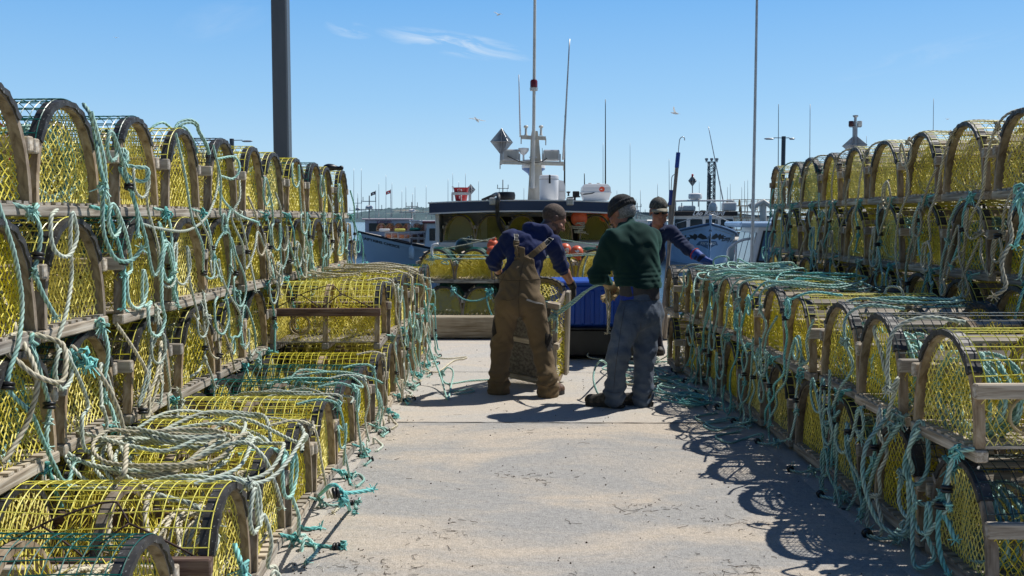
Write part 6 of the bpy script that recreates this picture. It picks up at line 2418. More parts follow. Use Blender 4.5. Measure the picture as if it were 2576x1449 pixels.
# ---------------- white boat close by on the right
def white_boat():
    Yb = 20.0
    p0 = P(1806, 668, Yb)
    heading = PI - .10
    L = 9.5
    fw = np.array([math.cos(heading), math.sin(heading)])
    xy = np.array([p0[0], Yb]) - fw * L
    hull = Hull(L, 3.3, float(p0[2] - WATER_Z), float(p0[2] - WATER_Z) - .1, 1.6, .5, rake=.3, full=2.0)
    T = empty('motor_boat'); place_boat(T, xy, heading)
    tag(T, 'white boat with raked blue windscreen, bow rail and tall whip beside the tall right stack', 'motor boat')
    hull.mesh().build('hull', M_white, T, smooth=True)
    hull.deck(.02).build('deck', M_white, T)
    Mi = Matrix.Rotation(-heading, 3, 'Z')
    loc = lambda p: np.array(Mi @ Vector((np.asarray(p) - np.array([xy[0], xy[1], WATER_Z])).tolist()))
    zt = hull.zb
    a = loc(P(1866, 672, 19.6)); top = loc(P(1893, 571, 19.6))
    z0, z1 = a[2] - .08, top[2]
    hw = 1.25
    # trunk cabin with raked front
    mb = MB()
    xf0, xf1 = a[0], top[0]
    xb = xf1 - 3.2
    vs = []
    for x, z in ((xf0, z0), (xf1, z1), (xb, z1), (xb, z0)):
        for sg in (1, -1): vs.append((x, sg * hw * (1 if z == z0 else .93), z))
    mb.add(vs, [[0, 1, 3, 2], [2, 3, 5, 4], [4, 5, 7, 6], [6, 7, 1, 0], [0, 2, 4, 6], [1, 7, 5, 3]])
    mb.build('wheelhouse', M_white, T)
    mb = MB(); mb.box(((xf1 + xb) / 2 + .1, 0, z1 + .055), (xf1 - xb + .55, 2 * hw + .1, .11), bev=.03); mb.build('roof', M_lightblue, T)
    mb = MB(); mb.box(((xf1 + xb) / 2 - .3, 0, z1 + .15), (xf1 - xb - .4, 1.6, .1), bev=.04); mb.build('roof_hatch', M_white, T)
    sl = unit(np.array([xf1 - xf0, 0, z1 - z0]))
    for k in (-1, 0, 1):
        c = np.array([xf0, 0, z0]) + (np.array([xf1, 0, z1]) - np.array([xf0, 0, z0])) * .55 + np.array([.0, k * .78, 0])
        window(T, c, (0, 1, 0), sl, .68, np.hypot(xf1 - xf0, z1 - z0) * .62, np.cross((0, 1, 0), sl), M_alu, M_bluegrass, .05)
    for sg in (1, -1):
        mb = MB()
        y0 = sg * (hw + .004)
        q = lambda fx, fz: np.array([xf0 + (xf1 - xf0) * fz - fx, sg * (hw * (1 - .07 * fz) + .006), z0 + (z1 - z0) * fz])
        mb.prism([q(.10, .24), q(.10, .93), q(.62, .93), q(.62, .24)], (0, sg * .012, 0)); w_ = mb.build('side_window', M_black, T)
        mb = MB(); mb.prism([q(.14, .28), q(.14, .89), q(.58, .89), q(.58, .28)], (0, sg * .018, 0)); mb.build('pane', M_bluegrass, w_)
        mb = MB(); mb.prism([q(.75, .24), q(.75, .93), q(1.7, .93), q(1.7, .24)], (0, sg * .012, 0)); w_ = mb.build('side_window', M_black, T)
        mb = MB(); mb.prism([q(.79, .28), q(.79, .89), q(1.66, .89), q(1.66, .28)], (0, sg * .018, 0)); mb.build('pane', M_bluegrass, w_)
    mb = MB()
    mb.tube(spline([loc(P(1830, 682, 19.3)), loc(P(1831, 640, 19.3)), loc(P(1833, 626, 19.3)), loc(P(1848, 613, 19.3)), loc(P(1868, 604, 19.3)), loc(P(1888, 600, 19.3))], .05), .026, 8)
    mb.tube(np.array([loc(P(1850, 660, 19.3)), loc(P(1852, 612, 19.3))]), .022, 7)
    mb.build('bow_rail', M_white, T, smooth='all')
    mb = MB()
    mb.tube(np.array([loc(P(1891.5, 690, 18.6)), loc(P(1893, 600, 18.6))]), .040, 9); mb.tube(np.array([loc(P(1893, 600, 18.6)), loc(P(1899, 300, 18.6)), loc(P(1905, -40, 18.6))]), .034, 9, r2=.024)
    mb.build('whip_pole', M_alu, T, smooth=True)
    # signal mast farther aft, showing above the traps
    Ym = 21.0
    mb = MB(); mb.tube(np.array([loc(P(2149, 560, Ym)), loc(P(2151, 318, Ym))]), .055, 8); mb.tube(np.array([loc(P(2151, 320, Ym)), loc(P(2152, 296, Ym))]), .03, 8)
    c0, c1 = loc(P(2138, 319, Ym)), loc(P(2166, 319, Ym)); mb.bar(c0, c1, .08, .02)
    mb.lathe([(.03, 0), (.06, .03), (.06, .05), (.001, .06)], loc(P(2152, 296, Ym)), 10)
    mb.build('mast', M_galv, T, smooth=True)
    for px, mt in ((2141, M_redbuoy if False else mottled('dark_red_glass', (.05, .008, .012), (.08, .012, .016), 4, .3)), (2162, M_offwhite)):
        mb = MB(); mb.lathe([(.05, 0), (.055, .01), (.055, .10), (.05, .115), (.001, .12)], loc(P(px, 318, Ym)), 12); mb.build('mast_light', mt, T, smooth=True)
    mb = MB(); octa_reflector(mb, loc(P(2150, 366, Ym)), .29, .24, .9); mb.build('radar_reflector', M_galv, T)
    antenna(T, loc(P(1957, 560, 24)), loc(P(1958.5, 262, 24)), .015, mat=M_black)
    antenna(T, loc(P(2036, 560, 24)), loc(P(2038, 262, 24)), .016, mat=M_alu)
    antenna(T, loc(P(2345, 560, 24)), loc(P(2348.5, 248, 24)), .014, mat=M_alu)
    antenna(T, loc(P(2179, 560, 26)), loc(P(2180, 342, 26)), .012, mat=M_alu)
    return T


WHITE = white_boat()

# dark hull with a red buoy, between the two
T, loc = simple_boat('dinghy', (P(1912, 640, 40)[0], 39), PI / 2 - .2, Hull(5.0, 2.1, 1.95, 1.85, 1.85, .3), M_black, 'dark hull with pale gunwale lying beyond the white boat bow rail', rail_mat=M_offwhite, group=None)
buoy('buoy', P(1857, 632, 36), .15, M_redbuoy, 'bright red round buoy beyond the white bow rail', 'buoy', neck=(0, 0, 1))

# white steel pipe head with sloping arms
o = empty('vent_pipe', P(1920, 600, 30)); Oo = np.array(o.location)
J = lambda px, py, Y: P(px, py, Y) - Oo
mb = MB(); mb.tube(np.array([J(1920, 640, 30), J(1920, 512, 30)]), .10, 14); mb.build('pipe_post', M_offwhite, o, smooth=True)
mb = MB(); mb.tube(np.array([J(1896, 521, 29.9), J(1920, 506, 29.9), J(1942, 521, 29.9)]), .075, 10); mb.build('pipe_arms', M_offwhite, o, smooth=True)
mb = MB(); mb.tube(np.array([J(1887, 512, 30.4), J(1900, 530, 30.4)]), .09, 10); mb.build('pipe_stub', M_offwhite, o, smooth=True)
tag(o, 'white bent steel pipe head with two sloping arms by the tall right stack', 'pipe')

# far quay with a pile of bleached traps
mb = MB(); mb.box((28, 0, 0), (40, 14, 2.2)); q = mb.build('far_quay', M_concrete); q.location = (0, 74, -1.0); tag(q, kind='structure')
k = 0
proto = None
for c, px in enumerate((1845, 1876, 1907, 1938)):
    for r in range(6):
        p = P(px + r * 1.5, 505 + r * 15.2, 69 + c * .1)
        if p[2] < .1: continue
        nmr = ['top', 'second', 'third', 'fourth', 'fifth', 'sixth'][r]; nmc = ['first', 'second', 'third', 'fourth'][c]
        lb = f'bleached wooden trap on the far quay pile, {nmr} layer of the {nmc} column'
        if proto is None:
            proto = mini_cage(p - np.array([0, 0, .42]), 0, lb, 'far quay trap pile', arch=True, mats=(M_lath, M_tan_net))
        else:
            cc = proto.copy(); COL.objects.link(cc); cc.location = p - np.array([0, 0, .42]); cc['label'] = lb
            for ch in proto.children:
                d = ch.copy(); COL.objects.link(d); d.parent = cc

# lattice light tower
o = empty('lattice_tower', P(1788, 560, 140)); Oo = np.array(o.location)
mb = MB()
H = float(P(1788, 408, 140)[2]) - Oo[2]; w = .50
for sx in (-1, 1):
    for sy in (-1, 1):
        mb.bar((sx * w, sy * w, -1), (sx * w * .85, sy * w * .85, H), .13, .13)
nb = 9
for i in range(nb):
    z0, z1 = H * i / nb, H * (i + 1) / nb
    for sy in (-1, 1):
        mb.bar((-w, sy * w, z0), (w, sy * w, z1), .07, .07); mb.bar((w, sy * w, z0), (-w, sy * w, z1), .07, .07)
        mb.bar((-w, sy * w, z1), (w, sy * w, z1), .08, .08)
        mb.bar((sy * w, -w, z0), (sy * w, w, z1), .07, .07); mb.bar((sy * w, -w, z1), (sy * w, w, z1), .08, .08)
mb.box((-.25, 0, H * .42), (.35, .35, H * .75))
mb.build('tower_frame', M_polegrey, o)
mb = MB()
for x in (-.75, 0, .75):
    mb.lathe([(.1, -.2), (.24, 0), (.24, .22), (.001, .26)], (x, 0, H + .35), 8)
mb.bar((-.9, 0, H + .05), (.9, 0, H + .05), .12, .12)
mb.build('tower_lamp', M_galv, o)
tag(o, 'slim dark lattice light tower rising behind the light blue boat', 'tower')

# lamp posts
o = empty('lamp_post', (float(P(710, 300, 14)[0]), 14.0, 0))
mb = MB(); mb.box((0, 0, 5), (.225, .225, 10), bev=.02); mb.build('post', M_polegrey, o)
mb = MB(); mb.box((0, 0, .03), (.42, .42, .05), bev=.01); mb.build('base_plate', M_galv, o)
tag(o, 'thick square grey lamp post rising behind the tall left stack', 'lamp post')


def street_lamp(px, top_y, Y, arms, label):
    b_ = P(px, top_y, Y)
    o = empty('street_lamp', (b_[0], Y, -1.0 if Y > 50 else 0)); z = b_[2] - o.location[2]
    mb = MB(); mb.tube(np.array([(0, 0, 0), (0, 0, z)]), .13 * Y / 60 if Y > 40 else .06, 10); mb.build('post', M_polegrey, o, smooth=True)
    for dx, dz in arms:
        s = Y / 2400.0
        mb = MB(); mb.tube(np.array([(0, 0, z - 4 * s), (dx * s * .55, 0, z - 3.5 * s)]), 1.0 * s, 6); mb.build('arm', M_polegrey, o)
        c = (dx * s * .80, 0, z - 5 * s + dz * s)
        mb = MB(); mb.ball(c, (abs(dx) * s * .30, 3.5 * s, 2.4 * s), 12, 6); l = mb.build('lamp_head', M_alu, o, smooth='all')
        mb = MB(); mb.box((c[0], c[1], c[2] - 2.0 * s), (abs(dx) * s * .36, 4 * s, .8 * s)); mb.build('lens', M_offwhite, l)
    tag(o, label, 'street lamp')


street_lamp(1971.5, 343, 60, ((-45, -1), (26, -1)), 'dark street lamp with two flat heads behind the tall right stack')
street_lamp(583, 349, 26, ((48, -1),), 'small street lamp with one flat head peeping over the tall left stack')

# gaff poles leaning behind the man in the cap
for (x0, y0, x1, y1, Y, lb) in ((1676, 700, 1703, 418, 12.0, 'longer grey gaff pole with blue grip and hook, leaning behind the cap'), (1679, 704, 1687, 512, 12.1, 'shorter gaff pole with blue grip and hook beside the cap')):
    a, b_ = P(x0, y0, Y), P(x1, y1, Y)
    a = a + (a - b_) * (a[2] - .02) / (b_[2] - a[2])
    o = empty('gaff_pole', a); d = unit(b_ - a); L = np.linalg.norm(b_ - a)
    mb = MB(); mb.tube(np.array([d * 0, d * L]), .023, 9); mb.build('shaft', M_graywood, o, smooth=True)
    mb = MB(); mb.tube(np.array([d * (L - .02), d * (L + .17)]), .027, 10); mb.build('grip', M_bluegrip, o, smooth=True)
    e = d * (L + .17)
    s_ = np.array([1, 0, 0])
    mb = MB(); mb.tube(spline([e, e + d * .11, e + d * .17 + s_ * .005, e + d * .195 + s_ * .035, e + d * .18 + s_ * .06, e + d * .15 + s_ * .065], .012), .0055, 6); mb.build('hook', M_galv, o, smooth='all')
    tag(o, lb, 'gaff pole', 'gaff poles leaning by the curb')

# blue fish tub on a black one
c = G(1497, 905)
o = empty('fish_tub', (c[0] + .02, c[1] + .36, .36))
w, d, h = .93, .72, .47
mb = MB(); mb.box((0, 0, h / 2), (w, d, h), bev=.03)
mb.build('tub_shell', M_bluetub, o)
mb = MB(); mb.box((0, 0, h + .012), (w + .035, d + .035, .05), bev=.015); mb.build('lid', M_bluetub, o)
mb = MB()
for k in range(8):
    mb.box((-w / 2 + .09 + k * (w - .18) / 7, -d / 2 - .006, h * .47), (.05, .035, h * .80), bev=.012)
for k in range(4):
    mb.box((-w / 2 - .006, -d / 2 + .12 + k * .16, h * .47), (.035, .05, h * .8), bev=.012)
mb.build('ribs', M_bluetub, o)
lettering('moulded_lettering', 'PPPC', lambda x, y: np.array([.22 + y, -d / 2 - .003, .22 + x * 1.0]), M_bluegrip, o, .07)
tag(o, 'royal blue ribbed fish tub with lid, standing on a black tub', 'fish tub')
o = empty('fish_tub', (c[0] + .02, c[1] + .36, 0))
mb = MB(); mb.box((0, 0, .19), (.98, .76, .30), bev=.02); mb.build('tub_shell', M_blackplastic, o)
mb = MB(); mb.box((0, 0, .345), (1.01, .80, .026), bev=.008); mb.build('rim', M_blackplastic, o)
mb = MB()
for x in (-.4, 0, .4): mb.box((x, 0, .022), (.14, .74, .044), bev=.008)
mb.build('skid', M_blackplastic, o)
tag(o, 'low black tub under the royal blue fish tub', 'fish tub')

# gulls
M_gull, nt, b = new_mat('gull_feathers')
b.inputs['Base Color'].default_value = (.86, .86, .85, 1); b.inputs['Roughness'].default_value = .8
tr_ = nt.nodes.new('ShaderNodeBsdfTranslucent'); tr_.inputs[0].default_value = (.9, .9, .88, 1)
ms = nt.nodes.new('ShaderNodeMixShader'); ms.inputs[0].default_value = .5
nt.links.new(b.outputs[0], ms.inputs[1]); nt.links.new(tr_.outputs[0], ms.inputs[2]); nt.links.new(ms.outputs[0], nt.nodes['Material Output'].inputs[0])
def gull(p, yaw, span, lift_l, lift_r, roll, label):
    o = empty('gull', p); o.rotation_euler = (0, roll, yaw)
    tag(o, label, 'gull', 'gulls in the sky')
    s = span
    mb = MB()
    bod = [(-.24, .004), (-.20, .03), (-.10, .055), (.02, .06), (.12, .045), (.17, .038), (.21, .032), (.245, .010), (.275, .003)]
    mb.lathe([(r * s, x * s) for x, r in bod], (0, 0, 0), 10, basis((0, 0, 1), (1, 0, 0)))
    mb.prism([np.array(q) * s for q in ((-.20, -.02, 0), (-.34, -.05, .0), (-.34, .05, .0), (-.20, .02, 0))], (0, 0, .008 * s))
    for sg, lf in ((1, lift_l), (-1, lift_r)):
        n = 9
        vs = []
        for i in range(n):
            t = i / (n - 1)
            y = sg * (.03 + .50 * t * math.cos(lf * .8))
            z = .03 + .50 * (math.sin(lf) * t - .35 * max(0, t - .45) ** 1.3 * (1 if lf > .3 else .4))
            sweep = .05 * min(1, t / .45) - .16 * max(0, t - .45) ** 1.1
            ch = .085 * (1 - t) ** .55 + .012
            vs += [(sweep + .05, y, z), (sweep + .05 - ch * .5, y, z + .012 * (1 - t)), (sweep + .05 - ch * 1.5, y, z - .004)]
        vs = np.array(vs) * s
        mb.add(np.concatenate([vs, vs - np.array([0, 0, .006 * s])]), grid_faces(n, 3).tolist() + [[k + 3 * n for k in f[::-1]] for f in grid_faces(n, 3).tolist()])
    mb.build('plumage', M_gull, o, smooth=True)
    mb = MB(); mb.lathe([(.010 * s, .26 * s), (.006 * s, .29 * s), (.001 * s, .31 * s)], (0, 0, 0), 6, basis((0, 0, 1), (1, 0, 0))); mb.build('beak', M_yellow_wire, o)


gull(P(1200, 302, 32), 1.2, .62, .35, -.15, .35, 'white gull gliding with tilted wings left of the tall mast')
gull(P(1698, 285, 34), 2.6, .60, 1.0, .15, -.2, 'white gull with one wing raised high, right of the tall mast')
gull(P(1254, 37, 45), 2.2, .55, .5, .25, .1, 'white gull highest in the sky')
gull(P(292, 95, 90), 1.9, .55, .4, .4, .1, 'tiny far gull above the tall left stack')
gull(P(2384, 300, 90), 2.0, .55, .3, .4, .1, 'tiny far gull above the tall right stack')

# the upended trap the man is holding
a = G(1402, 972, 0.0); b_ = G(1280, 944, 0.0)
wd = unit((-.92, .39, 0))
zax = unit(np.cross(wd, (0, 0, 1)) * -1)
if zax[0] < 0: zax = -zax
xa = np.array([0, 0, 1.0]); ya = np.cross(zax, xa)
R = np.stack([xa, ya, zax], 1)
th = math.radians(21)
Rx = np.array([[1, 0, 0], [0, math.cos(th), -math.sin(th)], [0, math.sin(th), math.cos(th)]])
R = Rx @ R
ctr = a + wd * .30 + R[:, 0] * (TL / 2 + .01) + np.array([0, 0, .012])
TRAPS['HELD'] = make_trap(ctr, 0, 'upended trap with concrete floor weight, held by the man in overalls', None, 'yellow', door=False, v=1, ballast=True, R=R)
mb = MB()
for k, x in enumerate((-.2, .2)):
    mb.box((x, 0, .030), (.34, .42, .05), bev=.01)
mb.build('floor_weight', M_concrete_weight, TRAPS['HELD'])

# ------------------------------------------------------------------ ropes
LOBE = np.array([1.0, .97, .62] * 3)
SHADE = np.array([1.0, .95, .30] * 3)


def rope_geo(mb, ctrl, r=.0075, fine=True, mi=0, twist=True):
    """three-strand laid rope along the control points"""
    turn = 9.5 * r
    step = turn / (7.0 if fine else 4.0)
    q = spline(ctrl, step)
    N = len(q)
    T, U, V = frames(q)
    s = np.arange(N) * step
    n = 9
    th = np.arange(n)[None, :] * 2 * PI / n + (2 * PI * s / turn)[:, None]
    rr = r * LOBE[None, :] * (1 + .04 * np.sin(s * 37)[:, None])
    ring = (np.cos(th) * rr)[..., None] * U[:, None] + (np.sin(th) * rr)[..., None] * V[:, None]
    vs = q[:, None] + ring
    fl = grid_faces(N, n, closed_v=True)
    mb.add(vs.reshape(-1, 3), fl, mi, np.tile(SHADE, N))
    return q


def fray(mb, p, d, r, seed, n=9, L=.035):
    rs = np.random.RandomState(seed)
    A, B = [], []
    for _ in range(n):
        v = unit(np.asarray(d) + rs.normal(0, .5, 3))
        A.append(p); B.append(p + v * L * rs.uniform(.5, 1.1))
    mb.segs(np.array(A), np.array(B), r * .28)


def knot_geo(mb, c, size, r, seed):
    """a fat overhand knot: a trefoil-like curve wound about itself"""
    rs = np.random.RandomState(seed)
    t = np.linspace(0, 2 * PI, 22)[:-1]
    k = np.stack([np.sin(t) + 2 * np.sin(2 * t), np.cos(t) - 2 * np.cos(2 * t), -1.3 * np.sin(3 * t)], 1) / 3.0
    a, b_, g = rs.uniform(0, 2 * PI, 3)
    Rm = np.array(Matrix.Rotation(a, 3, 'X') @ Matrix.Rotation(b_, 3, 'Y') @ Matrix.Rotation(g, 3, 'Z'))
    k = k @ Rm.T * size * np.array([1, 1, 1.15])
    k += rs.normal(0, size * .05, k.shape)
    rope_geo(mb, np.concatenate([k, k[:2]]) + c, r, fine=False)


def ring_geo(mb, c, axis, R, r):
    U_ = basis(axis) if abs(unit(axis)[2]) < .95 else basis(axis, (1, 0, 0))
    t = np.linspace(0, 2 * PI, 19)[:-1]
    for off in (-.008, .008):
        mb.tube(np.array([np.asarray(c) + U_[:, 1] * off + U_[:, 0] * R * math.cos(x) + U_[:, 2] * R * math.sin(x) for x in t]), r, 6, closed=True)


def rope(ctrl, r, mat, label, group=None, name='rope', knots=(), rings=(), tail=True, fine=True, knot_mat=None, cat='rope', seed=1):
    """one rope as a thing; its knots and rubber toggles are its parts"""
    ctrl = np.asarray(ctrl, float)
    r = r * (1.22 if ctrl[:, 1].mean() < 4.9 else 1.02)
    o0 = ctrl[0]
    mb = MB()
    q = rope_geo(mb, ctrl - o0, r, fine)
    if tail:
        fray(mb, q[-1], q[-1] - q[-3], r, seed)
    o = mb.build(name, mat, None, smooth='all')
    o.location = o0
    tag(o, label, cat, group)
    for k, (c, size) in enumerate(knots):
        mb = MB(); knot_geo(mb, np.asarray(c) - o0, size, r * 1.02, seed * 7 + k)
        fray(mb, np.asarray(c) - o0, (0, 0, -1), r, seed + k, 7, size * 2.2)
        mb.build('knot', knot_mat or mat, o, smooth='all')
    for c, ax in rings:
        mb = MB(); ring_geo(mb, np.asarray(c) - o0, ax, r * 1.9, r * .85)
        mb.build('rubber_toggle', M_blackplastic, o, smooth='all')
    return o


class Face:
    """the vertical front of a stack: y along it, z up, d out towards the lane"""
    def __init__(s, fx, out):
        s.fx, s.out = fx, out

    def __call__(s, y, z, d=.03):
        return np.array([s.fx(y) + s.out * d, y, z])


FL = Face(lambda Y: LBX(Y) + .012, 1)
FLF = Face(lambda Y: LFX(Y) + .012, 1)
FLF2 = Face(lambda Y: -1.04 + .02 * (Y - 7.7) / .6 + .012, 1)
FR = Face(lambda Y: RFX(Y) - .012, -1)
FRB = Face(lambda Y: RBX(Y) - .012, -1)
OUTN = {1: 'left', -1: 'right'}


def becket(F, y, z, mat, label, group, r, seed, drop=.22, swing=.1, tail=.15):
    """knot on the end of a sill with a short line, rubber toggle and loose tail below it"""
    rs = random.Random(seed)
    k = F(y, z, .030)
    a = F(y + swing * .3, z - drop * .45, .045 + rs.uniform(0, .02))
    b_ = F(y + swing, z - drop, .05)
    c = F(y + swing * 1.1 + rs.uniform(-.03, .03), z - drop - .06, .05)
    e = F(y + swing * 1.2 + rs.uniform(-.10, .10), z - drop - .06 - tail, .055 + rs.uniform(0, .04))
    s0 = F(y - .06, z + .03, -.02)
    return rope([s0, k, a, b_, c, (c + e) / 2 + np.array([0, rs.uniform(-.02, .02), 0]), e], r, mat, label, group, knots=[(k, .030 * r / .0075), (c, .018 * r / .0075)],
                rings=[(b_, (0, .2, 1))], seed=seed, knot_mat=M_bright if rs.random() < .6 else None)


def loops(F, y, zlist, seed, dy=(.12, .32), d0=.035, curl=0.3):
    """control points of a line that swags along a stack front, dropping and catching again, with the odd coil"""
    rs = random.Random(seed)
    pts = []
    for i, z in enumerate(zlist):
        d = d0 + rs.uniform(0, .035)
        pts.append(F(y, z, d))
        if rs.random() < curl:
            R_ = rs.uniform(.06, .12)
            sg = rs.choice((-1, 1))
            for a in (0.9, 2.2, 3.4, 4.6, 5.8):
                pts.append(F(y + R_ * math.sin(a) * sg + .02 * a / 6, z - R_ + R_ * math.cos(a), d + .004 * a + .008))
        if i < len(zlist) - 1:
            step = rs.uniform(*dy) * (1 if rs.random() < .8 else -.6)
            zm = min(z, zlist[i + 1]) - rs.uniform(.0, .07)
            pts.append(F(y + step * .5, (zm if abs(z - zlist[i + 1]) < .2 else (z + zlist[i + 1]) / 2), d + .02))
            y += step
    return pts


def place_name(i):
    return ['first', 'second', 'third', 'fourth', 'fifth', 'sixth', 'seventh', 'eighth', 'ninth', 'tenth', 'eleventh', 'twelfth'][i]


# ---- tall left stack: a knotted becket on each sill of the three upper layers
sd = 1000
for lev, lay in ((3, 'top'), (2, 'second'), (1, 'lower')):
    n = 0
    for i in range(11):
        tr = TRAPS['LB', lev, i]
        y = tr.location.y + .22 + rng.uniform(-.05, .04); z = tr.location.z + .02
        if lev == 1 and i > 5: continue
        sd += 1
        mat = rng.choice([M_teal, M_teal, M_pale, M_bright])
        becket(FL, y, z, mat, f'knotted becket on the {place_name(i)} sill of the {lay} layer, tall left stack', 'knotted beckets on the tall left stack', .0078, sd,
               rng.uniform(.14, .30), rng.uniform(-.05, .14), rng.uniform(.10, .22))
# swagged lines across its face
zt = [0.517 * k for k in range(5)]
specs = [
    (4.30, [2.02, 1.62, 1.30, 1.12, 1.42, 1.10], M_teal), (4.45, [1.95, 1.70, 1.25, 1.52, 1.05], M_teal), (4.75, [1.80, 1.58, 1.22, 1.40, .98, 1.1], M_pale),
    (5.35, [2.02, 1.55, 1.22, 1.36, 1.60], M_teal), (5.6, [1.58, 1.30, 1.05, .80, .62], M_pale), (5.95, [2.00, 1.58, 1.18, 1.42, 1.02], M_teal),
    (6.4, [1.80, 1.55, 1.20, 1.45, 1.08, 1.2], M_pale), (6.65, [1.70, 1.45, 1.1, 1.3, .95], M_cream), (7.0, [1.85, 1.52, 1.15, 1.4, 1.0], M_teal),
    (7.4, [1.75, 1.5, 1.2, 1.35, 1.05], M_pale), (7.9, [2.0, 1.6, 1.25, 1.42, 1.1], M_teal), (8.3, [1.7, 1.52, 1.12, 1.3, 1.0], M_cream),
    (8.8, [1.95, 1.58, 1.2, 1.4, 1.08], M_teal), (9.2, [1.78, 1.5, 1.15, 1.35], M_pale), (9.6, [1.9, 1.55, 1.2, 1.4, 1.0], M_teal),
    (10.0, [1.7, 1.5, 1.1, 1.3], M_cream), (10.3, [1.85, 1.52, 1.2, 1.38, 1.05], M_bright),
    (3.55, [1.60, 1.22, .92, .66, .5], M_teal), (3.95, [1.58, 1.30, 1.02, .72, .88, .48], M_pale),
    (4.5, [1.05, .75, .58, .9, .55], M_cream), (5.0, [1.06, .85, .6, .95, .62], M_pale), (5.5, [1.0, .72, .9, .55], M_cream), (5.9, [1.06, .78, .95, .6], M_teal),
]
for k, (y, zs, mat) in enumerate(specs):
    col = {'teal_rope': 'teal', 'pale_green_rope': 'pale green', 'cream_rope': 'cream', 'bright_aqua_rope': 'bright aqua'}[mat.name]
    hi = 'from top layer' if zs[0] > 1.5 else 'from second layer'
    pts = loops(FL, y, zs, 40 + k, curl=.35)
    rope(pts, .0078 if y < 6 else .0085, mat, f'{col} line on the tall left stack {hi}, {place_name(k % 12)} of {["one", "two", "three"][k // 12]} dozen',
         'lines looped over the tall left stack', seed=200 + k, knots=[(pts[-2], .022)], rings=[(pts[len(pts) // 2], (0, .3, 1))] if k % 2 else ())
# coils pushed up on top of it
hump = [[(382, 322), (398, 311), (412, 309), (425, 318), (434, 328)], [(438, 330), (446, 312), (462, 303), (482, 302), (497, 312), (501, 328)], [(444, 331), (454, 316), (470, 309), (486, 310), (496, 320), (498, 330)], [(430, 330), (440, 322), (456, 318), (470, 326)]]
for k, pp in enumerate(hump):
    pts = [P(a, b2, 5.55 + .04 * i + .05 * k) for i, (a, b2) in enumerate(pp)]
    pts = [pts[0] + np.array([-.02, -.03, -.06])] + pts + [pts[-1] + np.array([.03, .03, -.07]), pts[-1] + np.array([.05, .04, -.14])]
    rope(pts, .008, M_teal, f'teal bight humped up on top of the tall left stack, {place_name(k)} of four', 'bights humped on the tall left stack', seed=300 + k, tail=False)

# ---- low left row
for i in range(13):
    tr = TRAPS['LF', 0, i]
    y = tr.location.y + .22 + rng.uniform(-.04, .04)
    sd += 1
    k = FLF(y, .035, .035)
    ox = rng.uniform(.14, .22) if i in (2, 3) else rng.uniform(.0, .06)
    p = [FLF(y - .05, .07, -.02), k, k + np.array([.06, -.02, -.018]), k + np.array([ox, rng.uniform(-.15, .1), -.026]), k + np.array([ox + .04, rng.uniform(-.20, -.05), -.024])]
    rope(p, .0075, M_bright if i % 3 else M_teal, f'knotted aqua becket lying on the concrete by the {place_name(i) if i < 12 else "farthest"} trap of the low left row', 'knotted beckets along the low left row', seed=sd,
         knots=[(k, .028), (p[3] + np.array([.03, 0, .01]), .020)], rings=[(p[3], (1, -.2, .2))])
for i in range(6):
    tr = TRAPS['LF', 1, i]
    sd += 1
    becket(FLF2, tr.location.y + .22, .555, M_bright if i % 2 else M_teal, f'knotted becket with toggle on the {place_name(i)} upper sill of the low left row', 'knotted beckets on the upper sills of the low left row', .0078, sd, rng.uniform(.16, .3), rng.uniform(-.05, .12), .16)
lf = [(3.7, [.50, .34, .10], M_pale), (4.25, [.48, .26, .06], M_teal), (4.75, [.50, .3, .12, .05], M_cream), (5.3, [.50, .36, .18, .03], M_teal), (5.85, [.50, .30, .10], M_teal), (6.15, [.50, .2, .06], M_pale),
      (6.6, [.50, .34, .12, .3, .04], M_teal), (7.1, [.52, .30, .08], M_cream), (7.75, [1.03, .78, .5, .2, .04], M_cream), (8.0, [.98, .70, .52, .3, .05], M_pale), (8.25, [.92, .6, .45, .7, .3, .04], M_teal),
      (8.7, [1.03, .75, .5, .3, .05], M_cream), (9.0, [.9, .62, .4, .55, .2, .03], M_teal), (9.4, [.98, .7, .5, .3, .04], M_cream), (9.7, [.85, .55, .7, .35, .1, .02], M_bright), (10.1, [.9, .6, .42, .2, .03], M_pale), (10.5, [.75, .5, .3, .1], M_teal)]
for k, (y, zs, mat) in enumerate(lf):
    col = {'teal_rope': 'teal', 'pale_green_rope': 'pale green', 'cream_rope': 'cream', 'bright_aqua_rope': 'bright aqua'}[mat.name]
    F = FLF2 if y > 7.3 else FLF
    pts = loops(F, y, zs, 90 + k, dy=(.03, .16), d0=.04, curl=.3)
    pts = [F(y - .08, zs[0] + .02, -.14), F(y - .03, zs[0] + .035, -.03)] + pts
    e = pts[-1]
    if zs[-1] < .13:
        pts += [np.array([e[0] + .03, e[1] + .05, .012]), np.array([e[0] + .07, e[1] - .06, .011]), np.array([e[0] + .05, e[1] - .20, .011])]
    rope(pts, .0078, mat, f'{col} line hanging over the ends of the low left row, {place_name(k) if k < 12 else place_name(k - 12) + " far"} along', 'lines hanging over the low left row', seed=400 + k,
         knots=[(pts[2], .022)], rings=[(pts[-2], (1, .3, .1))] if k % 2 == 0 else ())


